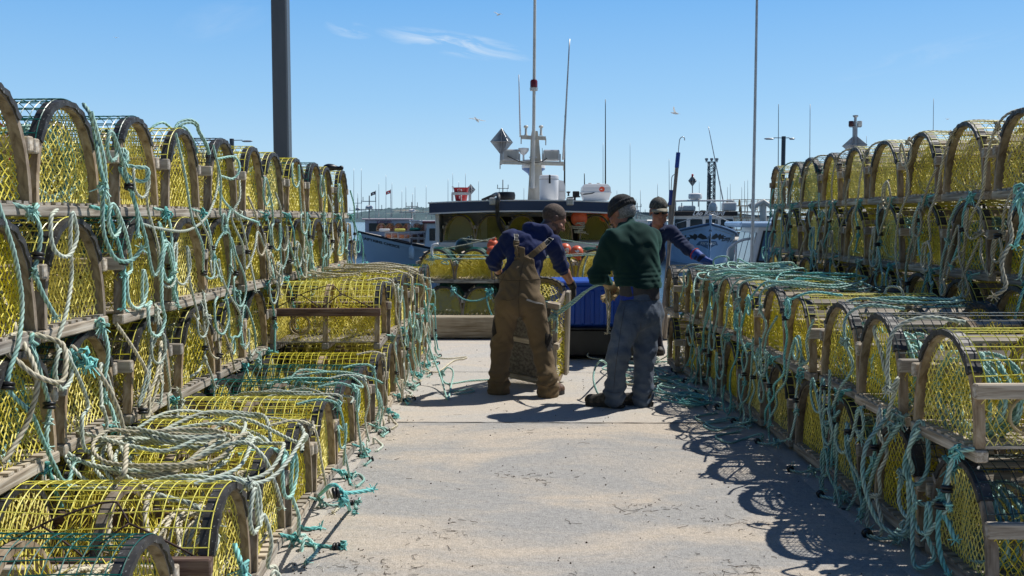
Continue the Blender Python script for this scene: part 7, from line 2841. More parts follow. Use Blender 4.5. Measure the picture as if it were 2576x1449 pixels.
def pile(cx, cy, cz, rx, ry, turns, seed, mat, r, label, group=None, hump=.05, top=None, tail_pts=None, fine=True, squash=1.0):
    """a loose coil of line thrown down in a heap"""
    rs = np.random.RandomState(seed)
    n = int(turns * 9)
    t = np.arange(n) * 2 * PI / 9
    k = np.arange(n) / n
    a = rx * (1 + .22 * np.sin(t * .31 + 1) + .12 * np.sin(t * .83)) * (1 - .25 * k)
    b_ = ry * (1 + .35 * np.sin(t * .27) + .2 * np.sin(t * .71 + 2)) * (1 - .25 * k)
    x = cx + a * np.cos(t) + .32 * rx * np.sin(t * .13 + seed) + rs.normal(0, rx * .07, n)
    y = cy + b_ * np.sin(t) + .25 * ry * np.sin(t * .17 + 1) + rs.normal(0, ry * .05, n)
    z = cz + hump * k + np.abs(rs.normal(0, .012, n)) + .012 * np.sin(t * .5) ** 2 + .10 * min(1, rx / .4) * np.clip(np.sin(t * .37 + seed) - .75, 0, 1)
    if top is not None:
        z = z + top(x, y)
    pts = np.stack([x, y, z], 1)
    if tail_pts is not None:
        pts = np.concatenate([pts, tail_pts])
    return rope(pts, r, mat, label, group, seed=seed, fine=fine, name='rope_coil', cat='rope coil')


def top_of(yc, pitch, base):
    """height of the arched trap tops under a pile"""
    def f(x, y):
        u = (y - yc + pitch / 2) % pitch - pitch / 2
        return base + .5 * np.clip(1 - (np.abs(u) / .30) ** 2.6, 0, 1) ** .6 * .28 - .14
    return f


# the big pale coil over the third and fourth low traps
topf = lambda x, y: .505 - .10 * np.abs(np.sin((y - 4.23) / .605 * PI)) ** 2.5
pile(-1.53, 4.26, .0, .42, .42, 8, 11, M_pale, .0076, 'big loose coil of pale green rope over the near low left traps', hump=.05, top=topf,
     tail_pts=np.array([[-1.2, 4.1, .57], [-1.08, 4.05, .53], [-1.04, 4.1, .40], [-1.03, 4.2, .25]]))
pile(-1.60, 4.20, .012, .34, .28, 4, 12, M_cream, .0078, 'cream rope coil mixed into the big pale coil on the low left row', hump=.07, top=topf)
pile(-1.42, 4.45, .01, .30, .30, 4, 15, M_pale, .0085, 'smaller pale coil beyond the big one on the low left row', hump=.06, top=topf)
pile(-1.40, 5.65, .0, .34, .16, 3, 13, M_pale, .008, 'pale line straggling over the middle of the low left row', hump=.03, top=lambda x, y: .505 - .10 * np.abs(np.sin((y - 5.44) / .605 * PI)) ** 2.5)
pile(-1.35, 6.30, .0, .30, .14, 2.5, 14, M_teal, .008, 'teal line straggling before the upper tier of the low left row', hump=.03, top=lambda x, y: .505 - .10 * np.abs(np.sin((y - 6.04) / .605 * PI)) ** 2.5)
pile(-1.40, 9.15, .0, .42, .30, 7, 16, M_cream, .0088, 'heap of cream rope on the upper tier of the low left row', hump=.08, top=lambda x, y: 1.03 - .06 * np.abs(np.sin((y - 8.9) / .585 * PI)) ** 2.5)
pile(-1.55, 8.4, .0, .30, .22, 3, 17, M_cream, .0085, 'thin cream coil just short of the cream heap', hump=.04, top=lambda x, y: 1.03 - .06 * np.abs(np.sin((y - 8.3) / .585 * PI)) ** 2.5)
# heavy cream lines over the nearest traps
A_ = lambda px, py, z: G(px, py, z)
rope([A_(318, 1120, .62), A_(312, 1190, .56), P(290, 1215, 3.75), P(283, 1262, 3.62), P(276, 1310, 3.50), P(270, 1372, 3.42)], .0095, M_cream, 'thick cream rope falling over the yellow trap nearest but one, its left strand', 'thick cream ropes at the near left', seed=501)
rope([P(352, 1218, 3.72), P(372, 1240, 3.66), P(366, 1290, 3.5), P(371, 1345, 3.42), P(384, 1395, 3.36), P(402, 1452, 3.3)], .0095, M_cream, 'thick cream rope falling over the yellow trap nearest but one, its right strand', 'thick cream ropes at the near left', seed=502, knots=[(P(372, 1238, 3.65), .026)])
rope([P(372, 1238, 3.65), P(420, 1252, 3.64), P(470, 1264, 3.66), P(505, 1285, 3.64), P(532, 1322, 3.60), P(545, 1365, 3.55), P(520, 1405, 3.5), P(465, 1448, 3.4)], .0095, M_pale, 'thick pale rope bent over the rubber bow of the near yellow trap', seed=503, knots=[(P(528, 1318, 3.6), .028)])
# lines crossing the front of the tall left stack at the near edge
rope([P(0, 735, 3.9), P(25, 790, 3.75), P(50, 850, 3.7), P(80, 905, 3.65), P(94, 965, 3.62), P(80, 1030, 3.62), P(60, 1080, 3.6), P(10, 1165, 3.5)], .0092, M_cream, 'cream rope curving down the near edge of the tall left stack', seed=504)
rope([P(-5, 870, 3.6), P(40, 905, 3.58), P(90, 945, 3.6), P(150, 962, 3.7), P(165, 930, 3.75), P(160, 870, 3.8), P(120, 850, 3.8), P(60, 838, 3.75), P(10, 850, 3.6)], .009, M_cream, 'cream rope ring hung around the knots at the near left edge', seed=505)
rope([P(155, 880, 4.2), P(150, 950, 4.15), P(130, 1020, 4.1), P(125, 1090, 4.05), P(108, 1150, 4.0), P(110, 1210, 3.95)], .0095, M_cream, 'straight cream rope hanging before the lower left traps', seed=506)
rope([P(180, 870, 4.1), P(215, 905, 4.1), P(250, 940, 4.15), P(285, 1000, 4.2), P(310, 1080, 4.25), P(298, 1140, 4.25), P(330, 1200, 4.2)], .0088, M_cream, 'cream rope slanting from the second layer down to the big coil', seed=507, knots=[(P(200, 895, 4.1), .04), (P(222, 912, 4.1), .035)], knot_mat=M_bright)
rope([P(210, 262, 4.45), P(228, 290, 4.4), P(240, 345, 4.35), P(252, 420, 4.3), P(262, 465, 4.3), P(258, 520, 4.3), P(262, 590, 4.3), P(290, 650, 4.35), P(330, 655, 4.45), P(358, 625, 4.5)], .0085, M_teal, 'long teal rope running over the green topped trap and down to the second layer', seed=508, knots=[(P(258, 470, 4.3), .026)])
rope([P(290, 345, 4.8), P(300, 372, 4.75), P(318, 380, 4.75), P(318, 405, 4.72), P(300, 410, 4.72), P(340, 420, 4.72), P(372, 425, 4.75), P(365, 455, 4.75), P(330, 448, 4.72), P(300, 420, 4.7), P(330, 480, 4.7), P(345, 540, 4.75), P(345, 590, 4.75)], .0085, M_teal, 'bunched teal rope hanks beside the green topped trap', seed=509, knots=[(P(310, 395, 4.72), .03)])
rope([P(345, 560, 4.8), P(400, 575, 5.0), P(470, 580, 5.4), P(520, 545, 5.8), P(545, 480, 6.1), P(548, 420, 6.2), P(535, 380, 6.2)], .0085, M_pale, 'pale rope swag from the hanks across to the next bows', seed=510)
rope([P(545, 400, 6.2), P(590, 395, 6.35), P(603, 425, 6.35), P(585, 450, 6.3), P(548, 445, 6.2), P(560, 500, 6.25), P(600, 540, 6.4), P(650, 560, 6.7)], .0085, M_teal, 'teal rope ring and tail on the fifth top bow', seed=511)

# ---- right side: lines down the faces of the low double row
for lev in (1, 0):
    for i in range(10):
        tr = TRAPS['RF', lev, i]
        y = tr.location.y - .20 + rng.uniform(-.05, .05); z = tr.location.z + .025
        sd += 1
        if lev:
            becket(FR, y, z, M_bright if i % 3 else M_teal, f'knotted becket with black toggle on the {place_name(i)} upper sill, low right row', 'knotted beckets on the low right row', .0078, sd, rng.uniform(.16, .26), rng.uniform(-.06, .10), rng.uniform(.12, .2))
        else:
            k = FR(y, .04, .035)
            rope([FR(y - .05, .06, -.02), k, k + np.array([-.05, .03, -.022]), k + np.array([-.10, .10, -.026]), k + np.array([-.06, .18, -.024])], .0078, M_teal, f'knotted becket at the foot of the low right row, {place_name(i)} trap', 'knotted beckets at the foot of the low right row', seed=sd, knots=[(k, .030)], rings=[(k + np.array([-.10, .10, -.02]), (0, 1, .2))])
rf = [(4.15, [.62, .40, .22, .08, .30], M_teal), (4.35, [.60, .30, .10, .45, .2], M_teal), (4.45, [1.0, .80, .62, .42, .2], M_pale), (4.75, [.60, .44, .18, .05, .25, .06], M_teal), (5.1, [1.02, .76, .5, .28, .1], M_teal), (5.3, [.7, .5, .3, .62, .18], M_teal), (5.6, [.95, .70, .82, .5, .3, .06], M_teal),
      (6.0, [1.04, .78, .55, .35, .12], M_bright), (6.3, [.9, .65, .45, .7, .25, .03], M_teal), (6.7, [1.04, .8, .5, .3, .05], M_teal), (7.0, [.98, .72, .85, .5, .2], M_bright), (7.3, [1.04, .8, .5, .35, .1, .02], M_teal), (7.6, [1.0, .7, .45, .2, .02], M_teal),
      (7.85, [1.04, .75, .55, .8, .4, .1], M_teal), (8.2, [1.0, .7, .4, .15, .02], M_bright), (8.5, [1.05, .8, .55, .3, .04], M_teal), (8.9, [1.0, .65, .4, .1, .02], M_teal), (9.3, [1.05, .8, .5, .2, .02], M_teal), (9.7, [1.0, .7, .4, .1], M_pale)]
for k, (y, zs, mat) in enumerate(rf):
    col = {'teal_rope': 'teal', 'pale_green_rope': 'pale green', 'cream_rope': 'cream', 'bright_aqua_rope': 'bright aqua'}[mat.name]
    pts = loops(FR, y, zs, 150 + k, dy=(.06, .28), d0=.04, curl=.35)
    if zs[0] > .95:
        pts = [FR(y - .1, 1.07, -.22), FR(y - .04, 1.085, -.05)] + pts
    e = pts[-1]
    if zs[-1] < .11 and y > 5.5:
        pts += [np.array([e[0] - .12, e[1] + .02, .012]), np.array([e[0] - .25, e[1] - .1, .012]), np.array([e[0] - .30, e[1] + .1, .011]), np.array([e[0] - .1, e[1] + .25, .011])]
    rope(pts, .0082, mat, f'{col} line looping down the face of the low right row, {place_name(k) if k < 12 else place_name(k - 12) + " far"} along', 'lines looped down the low right row', seed=600 + k,
         knots=[(pts[3], .026)], rings=[(pts[len(pts) // 2], (0, .2, 1))] if k % 2 else ())
# hand-laid near lines on the right
rope([P(2245, 1030, 4.5), P(2215, 1070, 4.45), P(2180, 1120, 4.4), P(2170, 1190, 4.35), P(2185, 1260, 4.3), P(2215, 1320, 4.25), P(2265, 1345, 4.2), P(2285, 1310, 4.2), P(2288, 1240, 4.2), P(2285, 1150, 4.25), P(2300, 1080, 4.3), P(2320, 1060, 4.3), P(2335, 1120, 4.25), P(2330, 1190, 4.2), P(2300, 1220, 4.2), P(2275, 1180, 4.22), P(2290, 1120, 4.25), P(2320, 1095, 4.3)], .0085, M_teal, 'long teal loops bunched on the near low right traps', seed=701, knots=[(P(2262, 1050, 4.45), .04), (P(2248, 1075, 4.42), .032)])
rope([P(2395, 1165, 4.0), P(2375, 1225, 3.95), P(2370, 1268, 3.93), P(2362, 1290, 3.92), P(2360, 1350, 3.9), P(2370, 1410, 3.85), P(2390, 1450, 3.8)], .0092, M_bright, 'thick aqua rope from the near right sill knot down past its black toggle', seed=702, knots=[(P(2398, 1165, 4.0), .042), (P(2372, 1245, 3.94), .030)], rings=[(P(2370, 1272, 3.93), (0, .2, 1))])
rope([P(2370, 1290, 3.93), P(2385, 1315, 3.9), P(2395, 1340, 3.87), P(2404, 1358, 3.85)], .0092, M_bright, 'short aqua rope tail pointing down from the near right toggle', seed=703)
rope([P(2310, 1000, 4.6), P(2240, 960, 4.75), P(2215, 880, 4.85), P(2200, 830, 4.9), P(2215, 805, 4.95), P(2250, 800, 5.0), P(2300, 812, 5.0), P(2400, 818, 5.1)], .0088, M_pale, 'pale rope bowed over the second upper bow of the low right row', seed=704)
rope([P(2280, 1250, 4.25), P(2330, 1270, 4.2), P(2362, 1250, 4.1), P(2372, 1235, 4.0)], .0085, M_teal, 'teal rope swag between the near right knots', seed=705, knots=[(P(2275, 1330, 4.22), .035)])
rope([P(2560, 480, 4.9), P(2540, 545, 4.85), P(2545, 600, 4.8), P(2520, 660, 4.75), P(2530, 720, 4.7), P(2500, 745, 4.7)], .0088, M_cream, 'tan rope hanging at the far right edge of the tall right stack', seed=706)
rope([P(2578, 470, 4.7), P(2560, 500, 4.7), P(2570, 560, 4.7), P(2555, 620, 4.7)], .0092, M_bright, 'aqua rope and knot at the frame edge of the tall right stack', seed=707, knots=[(P(2568, 490, 4.7), .045)])

# teal heaps over the top of the low right row
topr = lambda yc: (lambda x, y: 1.045 - .06 * np.abs(np.sin((y - yc) / .63 * PI)) ** 2.5)
pile(2.25, 6.95, .0, .34, .40, 4.5, 21, M_teal, .0082, 'heap of teal rope over the middle of the low right row', hump=.05, top=topr(6.69))
pile(2.15, 8.3, .0, .36, .38, 5, 22, M_teal, .0082, 'tangled teal rope over the far tops of the low right row', hump=.08, top=topr(8.0))
pile(2.3, 9.2, .0, .34, .40, 5, 23, M_teal, .0082, 'teal rope pile where the gloved hand reaches', hump=.08, top=topr(9.24))
pile(2.4, 7.6, .0, .30, .30, 4, 24, M_bright, .0082, 'brighter aqua coil among the teal heaps of the low right row', hump=.05, top=topr(7.36))
pile(2.3, 5.5, .0, .30, .22, 2.2, 25, M_teal, .0082, 'thin teal coil over the dark meshed tops, low right row', hump=.04, top=topr(5.44))
rope([P(1800, 676, 9.3), P(1795, 655, 9.3), P(1812, 645, 9.3), P(1832, 648, 9.3), P(1828, 662, 9.3), P(1806, 672, 9.25), P(1760, 690, 9.0), P(1745, 720, 8.8), P(1748, 760, 8.7)], .0085, M_teal, 'upright teal loop beside the blue gauntlet', seed=708)
rope([P(2225, 740, 6.0), P(2235, 722, 6.0), P(2262, 724, 5.9), P(2272, 745, 5.9), P(2250, 752, 5.9)], .0082, M_pale, 'small pale rope arch standing on the dark low right tops', seed=709)

# ground tangle at the foot of the far right row
for k, (x0, y0, rx, ry, tn, mat, lb) in enumerate(((1.30, 9.3, .25, .45, 4, M_teal, 'teal rope snaking on the deck beside the jeans'), (1.45, 8.35, .22, .35, 4, M_teal, 'teal tangle on the deck at the foot of the low right row'),
                                                   (1.5, 7.9, .16, .22, 3, M_bright, 'bright aqua bunch on the deck by the low right row'), (1.2, 10.2, .35, .3, 3.5, M_pale, 'pale rope scattered on the deck near the dark boot'), (1.1, 8.75, .22, .14, 2, M_cream, 'cream frayed line beside the hiking shoe'))):
    pile(x0, y0, .012, rx, ry, tn, 60 + k, mat, .0082, lb, 'ropes on the deck at the right', hump=.02)
# on the deck at the left: line from the stack towards the man in overalls
g = lambda px, py: G(px, py, .012)
rope([P(1072, 850, 9.0), P(1090, 900, 8.9), P(1108, 945, 8.7), g(1122, 995), g(1128, 1002), g(1135, 970), P(1140, 935, 8.9), P(1125, 925, 8.9), P(1112, 945, 8.85), g(1125, 965), g(1180, 958), g(1232, 955)], .0085, M_teal, 'teal rope with a loop lying on the deck left of the overalls', seed=711, knots=[(P(1112, 940, 8.85), .03)])
rope([g(1130, 985), g(1160, 982), g(1185, 978), g(1190, 985), g(1150, 990)], .0085, M_teal, 'short teal rope end on the deck in the long shadow', seed=712)
rope([g(1060, 930), g(1100, 935), g(1140, 908), g(1165, 903), g(1172, 898), g(1120, 902), g(1090, 895)], .008, M_cream, 'cream loop lying on the deck by the low left row', seed=713)
rope([g(735, 1240), g(765, 1262), g(800, 1248), P(830, 1222, 4.25), P(850, 1225, 4.3), P(870, 1250, 4.25), g(880, 1282), g(896, 1290)], .0082, M_bright, 'aqua rope end with toggle lying out on the concrete apron', seed=714, rings=[(P(845, 1240, 4.2), (1, .3, .2))], knots=[(P(862, 1258, 4.2), .024)])
rope([P(840, 1235, 4.22), P(880, 1240, 4.3), P(938, 1232, 4.4)], .0085, M_bright, 'stiff aqua rope tail sticking out over the asphalt', seed=715)
rope([g(690, 1335), g(720, 1322), g(745, 1320), g(770, 1330), g(808, 1327)], .0088, M_bright, 'thick aqua tail with toggle at the foot of the second low trap', seed=716, rings=[(g(735, 1318), (1, .2, .1))], knots=[(g(690, 1340) + np.array([0, 0, .03]), .036)])
rope([P(590, 1370, 3.55), P(600, 1400, 3.5), P(612, 1440, 3.45), P(628, 1470, 3.4)], .0092, M_bright, 'aqua rope strands hanging by the nearest low left corner', seed=717, knots=[(P(612, 1430, 3.46), .03)])

# ---- tall right stack, in shade: tan and teal lines
for lev, lay in ((3, 'top'), (2, 'second')):
    for i in range(9):
        tr = TRAPS['RB', lev, i]
        sd += 1
        becket(FRB, tr.location.y - .18 + rng.uniform(-.05, .05), tr.location.z + .02, M_bright if (i + lev) % 3 else M_teal, f'knotted becket with toggle on the {place_name(i)} sill of the {lay} layer, tall right stack', 'knotted beckets on the tall right stack', .0080, sd,
               rng.uniform(.15, .3), rng.uniform(-.08, .14), rng.uniform(.12, .25))
rb = [(5.5, [1.75, 1.45, 1.2, 1.42, 1.1], M_cream), (5.75, [2.1, 1.7, 1.35, 1.15], M_cream), (5.95, [1.62, 1.3, 1.1, 1.5, 1.12], M_cream), (6.2, [1.68, 1.4, 1.12, 1.3], M_teal), (6.4, [2.1, 1.72, 1.4, 1.15], M_cream), (6.65, [1.9, 1.62, 1.3, 1.5, 1.12], M_cream), (6.9, [1.66, 1.35, 1.1], M_teal), (7.15, [2.12, 1.75, 1.4, 1.1], M_cream),
      (7.5, [1.85, 1.62, 1.3, 1.48, 1.1], M_cream), (7.8, [1.66, 1.35, 1.12], M_teal), (8.1, [2.1, 1.7, 1.4, 1.18], M_cream), (8.5, [1.9, 1.6, 1.25, 1.42, 1.1], M_cream), (8.9, [2.1, 1.72, 1.35, 1.12], M_cream), (9.4, [1.8, 1.6, 1.25, 1.45], M_teal), (9.9, [2.05, 1.7, 1.4, 1.12], M_cream), (10.4, [1.95, 1.6, 1.25, 1.4, 1.1], M_teal), (10.7, [2.0, 1.7, 1.3, 1.1], M_teal), (11.0, [2.1, 1.75, 1.45, 1.2], M_teal), (11.3, [1.9, 1.6, 1.2], M_bright)]
for k, (y, zs, mat) in enumerate(rb):
    col = {'teal_rope': 'teal', 'pale_green_rope': 'pale green', 'cream_rope': 'tan', 'bright_aqua_rope': 'bright aqua'}[mat.name]
    pts = loops(FRB, y, zs, 250 + k, dy=(.05, .25), d0=.04, curl=.25)
    if zs[0] > 2.0:
        pts = [FRB(y - .1, 2.18, -.22), FRB(y - .03, 2.185, -.04)] + pts
    rope(pts, .0088, mat, f'{col} line hanging on the tall right stack, {place_name(k) if k < 12 else place_name(k - 12) + " far"} along', 'lines hanging on the tall right stack', seed=800 + k,
         knots=[(pts[2], .026)], rings=[(pts[len(pts) // 2], (0, .2, 1))] if k % 3 == 0 else ())

# ---- ropes the men are handling
kn = P(1372, 757, 8.55)
rope([P(1516, 716, 8.12), P(1490, 722, 8.2), P(1440, 765, 8.35), P(1405, 790, 8.45), P(1385, 800, 8.5), P(1350, 840, 8.7), P(1310, 890, 8.9), P(1278, 918, 9.0)], .0095, M_teal, 'taut teal rope from the tan glove to the upended trap', seed=901)
rope([P(1516, 712, 8.12), P(1470, 735, 8.25), P(1420, 772, 8.4), P(1398, 783, 8.47), P(1380, 770, 8.5), P(1365, 768, 8.5), P(1362, 790, 8.5), P(1378, 800, 8.5), P(1392, 790, 8.45), P(1402, 812, 8.45), P(1398, 830, 8.45)], .0090, M_teal, 'second teal strand knotted round the post of the upended trap', seed=902, knots=[(P(1370, 765, 8.48), .035), (P(1395, 795, 8.45), .03)])
rope([P(1520, 708, 8.15), P(1524, 730, 8.1), P(1528, 770, 8.08), P(1530, 810, 8.05), P(1529, 838, 8.05)], .0105, M_cream, 'pale rope end dangling from the tan glove', seed=903)
rope([P(1530, 715, 8.15), P(1534, 740, 8.12), P(1534, 790, 8.1), P(1531, 830, 8.08)], .0095, M_cream, 'second pale strand held in the tan glove', seed=904)
rope([g(1585, 968), g(1540, 930) + np.array([0, 0, .0]), P(1516, 908, 8.3), P(1500, 920, 8.2), P(1493, 945, 8.1), P(1496, 970, 8.0), P(1508, 995, 7.95), g(1535, 1008), g(1570, 1010), g(1620, 990), g(1660, 975)], .0092, M_teal, 'teal rope arching off the deck before the hiking shoes', seed=905)
# lashings across the traps on the moored boat
for k, (x0, y0, x1, y1, Y, sag) in enumerate(((1068, 652, 1600, 628, 14.1, 6), (1075, 640, 1600, 640, 14.2, 3), (1100, 628, 1245, 598, 14.6, 2), (1085, 650, 1600, 632, 14.0, 8), (1160, 600, 1610, 640, 14.9, 1), (1385, 598, 1610, 632, 14.5, 1))):
    t = np.linspace(0, 1, 7)
    pts = [P(x0 + (x1 - x0) * a, y0 + (y1 - y0) * a + sag * math.sin(PI * a), Y) for a in t]
    rope(pts, .0095, M_pale if k % 2 == 0 else M_teal, f'{"pale" if k % 2 == 0 else "teal"} lashing stretched over the stern traps of the moored boat, {place_name(k)} of six', 'lashings over the stern traps', seed=910 + k, fine=False, tail=False)
rope([P(1075, 655, 14.1), P(1092, 645, 14.1), P(1120, 655, 14.1), P(1128, 665, 14.1), P(1110, 660, 14.1), P(1140, 650, 14.1), P(1150, 660, 14.1)], .009, M_teal, 'teal lashing tangle at the corner of the stern traps', seed=920, knots=[(P(1085, 650, 14.1), .05)])
rope([P(1135, 722, 14.05), P(1145, 735, 14.0), P(1165, 752, 13.95), P(1195, 757, 13.9), P(1222, 748, 13.9), P(1238, 728, 13.9)], .013, M_bright, 'aqua rope swag across the lower stern traps', seed=921, fine=False, knots=[(P(1140, 728, 14.0), .05), (P(1230, 735, 13.9), .06)])
rope([P(1232, 725, 13.9), P(1225, 750, 13.9), P(1230, 775, 13.9), P(1238, 795, 13.9)], .013, M_bright, 'aqua rope hanging to the curb behind the overalls', seed=922, fine=False)
rope([P(1480, 640, 14.1), P(1472, 660, 14.1), P(1466, 690, 14.0), P(1462, 712, 14.0)], .014, M_teal, 'teal rope slanting down by the buoy painted sixteen', seed=923, fine=False)
pile(float(P(1460, 585, 16.5)[0]), 16.5, float(P(1460, 590, 16.5)[2]), .10, .10, 6, 65, M_cream, .011, 'hank of cream and grey rope hung under the orange roof buoy', hump=.2, fine=False)

# ---- coils stowed inside traps
CO = {}
for v in range(5):
    rs = np.random.RandomState(900 + v)
    n = 76
    t = np.arange(n) * 2 * PI / 8.4
    a = .228 + .03 * np.sin(t * .23 + v) + rs.normal(0, .010, n); b_ = .160 + .022 * np.sin(t * .31) + rs.normal(0, .008, n)
    x = .17 + .19 * np.linspace(0, 1, n) + rs.normal(0, .018, n)
    pts = np.stack([x, a * np.cos(t), .225 + b_ * np.sin(t)], 1)
    mb = MB(); rope_geo(mb, pts, .0100, fine=False)
    for mt in (M_teal, M_cream, M_pale, M_red):
        CO[v, mt.name] = mb.mesh('rope_coil', mt, smooth='all')
inside = [('LB', 3, 0, M_pale), ('LB', 3, 1, M_teal), ('LB', 3, 6, M_teal), ('LB', 2, 3, M_cream), ('LB', 1, 0, M_teal), ('LB', 1, 1, M_cream), ('LB', 1, 2, M_cream), ('LB', 1, 3, M_pale), ('LB', 2, 7, M_cream), ('LB', 3, 9, M_cream),
          ('LF', 0, 0, M_cream), ('LF', 0, 1, M_cream), ('LF', 0, 2, M_cream), ('LF', 0, 6, M_cream), ('RF', 1, 0, M_teal), ('RF', 1, 1, M_teal), ('RF', 1, 2, M_teal), ('RF', 0, 0, M_teal), ('RF', 0, 2, M_teal), ('RF', 1, 9, M_cream),
          ('RB', 3, 0, M_cream), ('RB', 3, 1, M_cream), ('RB', 3, 2, M_cream), ('RB', 3, 6, M_teal), ('RB', 3, 7, M_teal), ('RB', 2, 0, M_teal), ('RB', 2, 1, M_teal), ('RB', 2, 3, M_teal), ('RB', 2, 5, M_teal), ('RB', 2, 8, M_teal)]
for k, (s_, lev, i, mt) in enumerate(inside):
    tr = TRAPS[s_, lev, i]
    col = {'teal_rope': 'teal', 'pale_green_rope': 'pale green', 'cream_rope': 'cream'}[mt.name]
    stack = {'LB': 'tall left stack', 'LF': 'low left row', 'RF': 'low right row', 'RB': 'tall right stack'}[s_]
    lay = {'LB': ['bottom', 'lower', 'second', 'top'], 'RB': ['bottom', 'lower', 'second', 'top'], 'LF': ['bottom', 'upper'], 'RF': ['bottom', 'upper']}[s_][lev]
    o = link('rope_coil', CO[k % 5, mt.name])
    o.location = tr.location; o.rotation_euler = tr.rotation_euler
    tag(o, f'{col} rope coil stowed inside the {place_name(i)} {lay} trap of the {stack}', 'rope coil', 'rope coils stowed inside traps')
o = link('rope_coil', CO[2, 'red_rope']); tr = TRAPS['LB', 3, 1]; o.location = (tr.location.x - .05, tr.location.y, tr.location.z + .07); o.rotation_euler = (0, 0, tr.rotation_euler.z); o.scale = (.35, .8, .9)
tag(o, 'few turns of red rope among the teal in the green topped trap', 'rope coil', 'rope coils stowed inside traps')

# black boot-like bag at the far end of the tall left stack
mb = MB()
c = P(838, 421, 10.0)
s_ = SDF(np.array([-.2, -.15, -.1]), np.array([.2, .15, .12]), .008)
s_.ell((-.04, 0, .0), (.065, .055, .038), None, .02).cone((0, 0, 0), (.06, 0, -.012), .026, .02, .02).ell((.085, 0, -.006), (.024, .03, .026), None, .012)
V, F = s_.surface(); mb.add(V, F); o = mb.build('rubber_boot', M_black, None, smooth='all'); o.location = c; tag(o, 'black rubber boot lying on top of the far end of the tall left stack', 'boot')

# ------------------------------------------------------------------ camera, light, sky
cam = bpy.data.cameras.new('camera')
cam.sensor_width = 36.0
cam.lens = 36.0 * FPX / 2576.0
cam.clip_start = 0.05
cam.clip_end = 20000
co = bpy.data.objects.new('camera', cam)
COL.objects.link(co)
co.location = (0, 0, CAMZ)
co.rotation_euler = (PI / 2 - PITCH, 0, 0)
scene.camera = co

SUN_DIR = np.array([0.60, 0.38, 1.0]); SUN_DIR /= np.linalg.norm(SUN_DIR)   # towards the sun
sl = bpy.data.lights.new('sun', 'SUN')
sl.energy = 5.0
sl.angle = math.radians(0.53)
sl.color = (1.0, 0.955, 0.88)
so = bpy.data.objects.new('sun', sl)
COL.objects.link(so)
so.rotation_euler = Vector(SUN_DIR.tolist()).to_track_quat('Z', 'Y').to_euler()
so.location = (6, 6, 12)

w = bpy.data.worlds.new('World')
scene.world = w
w.use_nodes = True
nt = w.node_tree
bg = nt.nodes['Background']
sky = nt.nodes.new('ShaderNodeTexSky')
sky.sky_type = 'NISHITA'
sky.sun_disc = False
sky.sun_elevation = math.asin(SUN_DIR[2])
sky.sun_rotation = math.atan2(SUN_DIR[0], SUN_DIR[1])
sky.altitude = 0
sky.air_density = 1.0
sky.dust_density = 0.35
sky.ozone_density = 2.2
# thin cirrus streaks, laid over the sky by direction
tc = nt.nodes.new('ShaderNodeTexCoord')


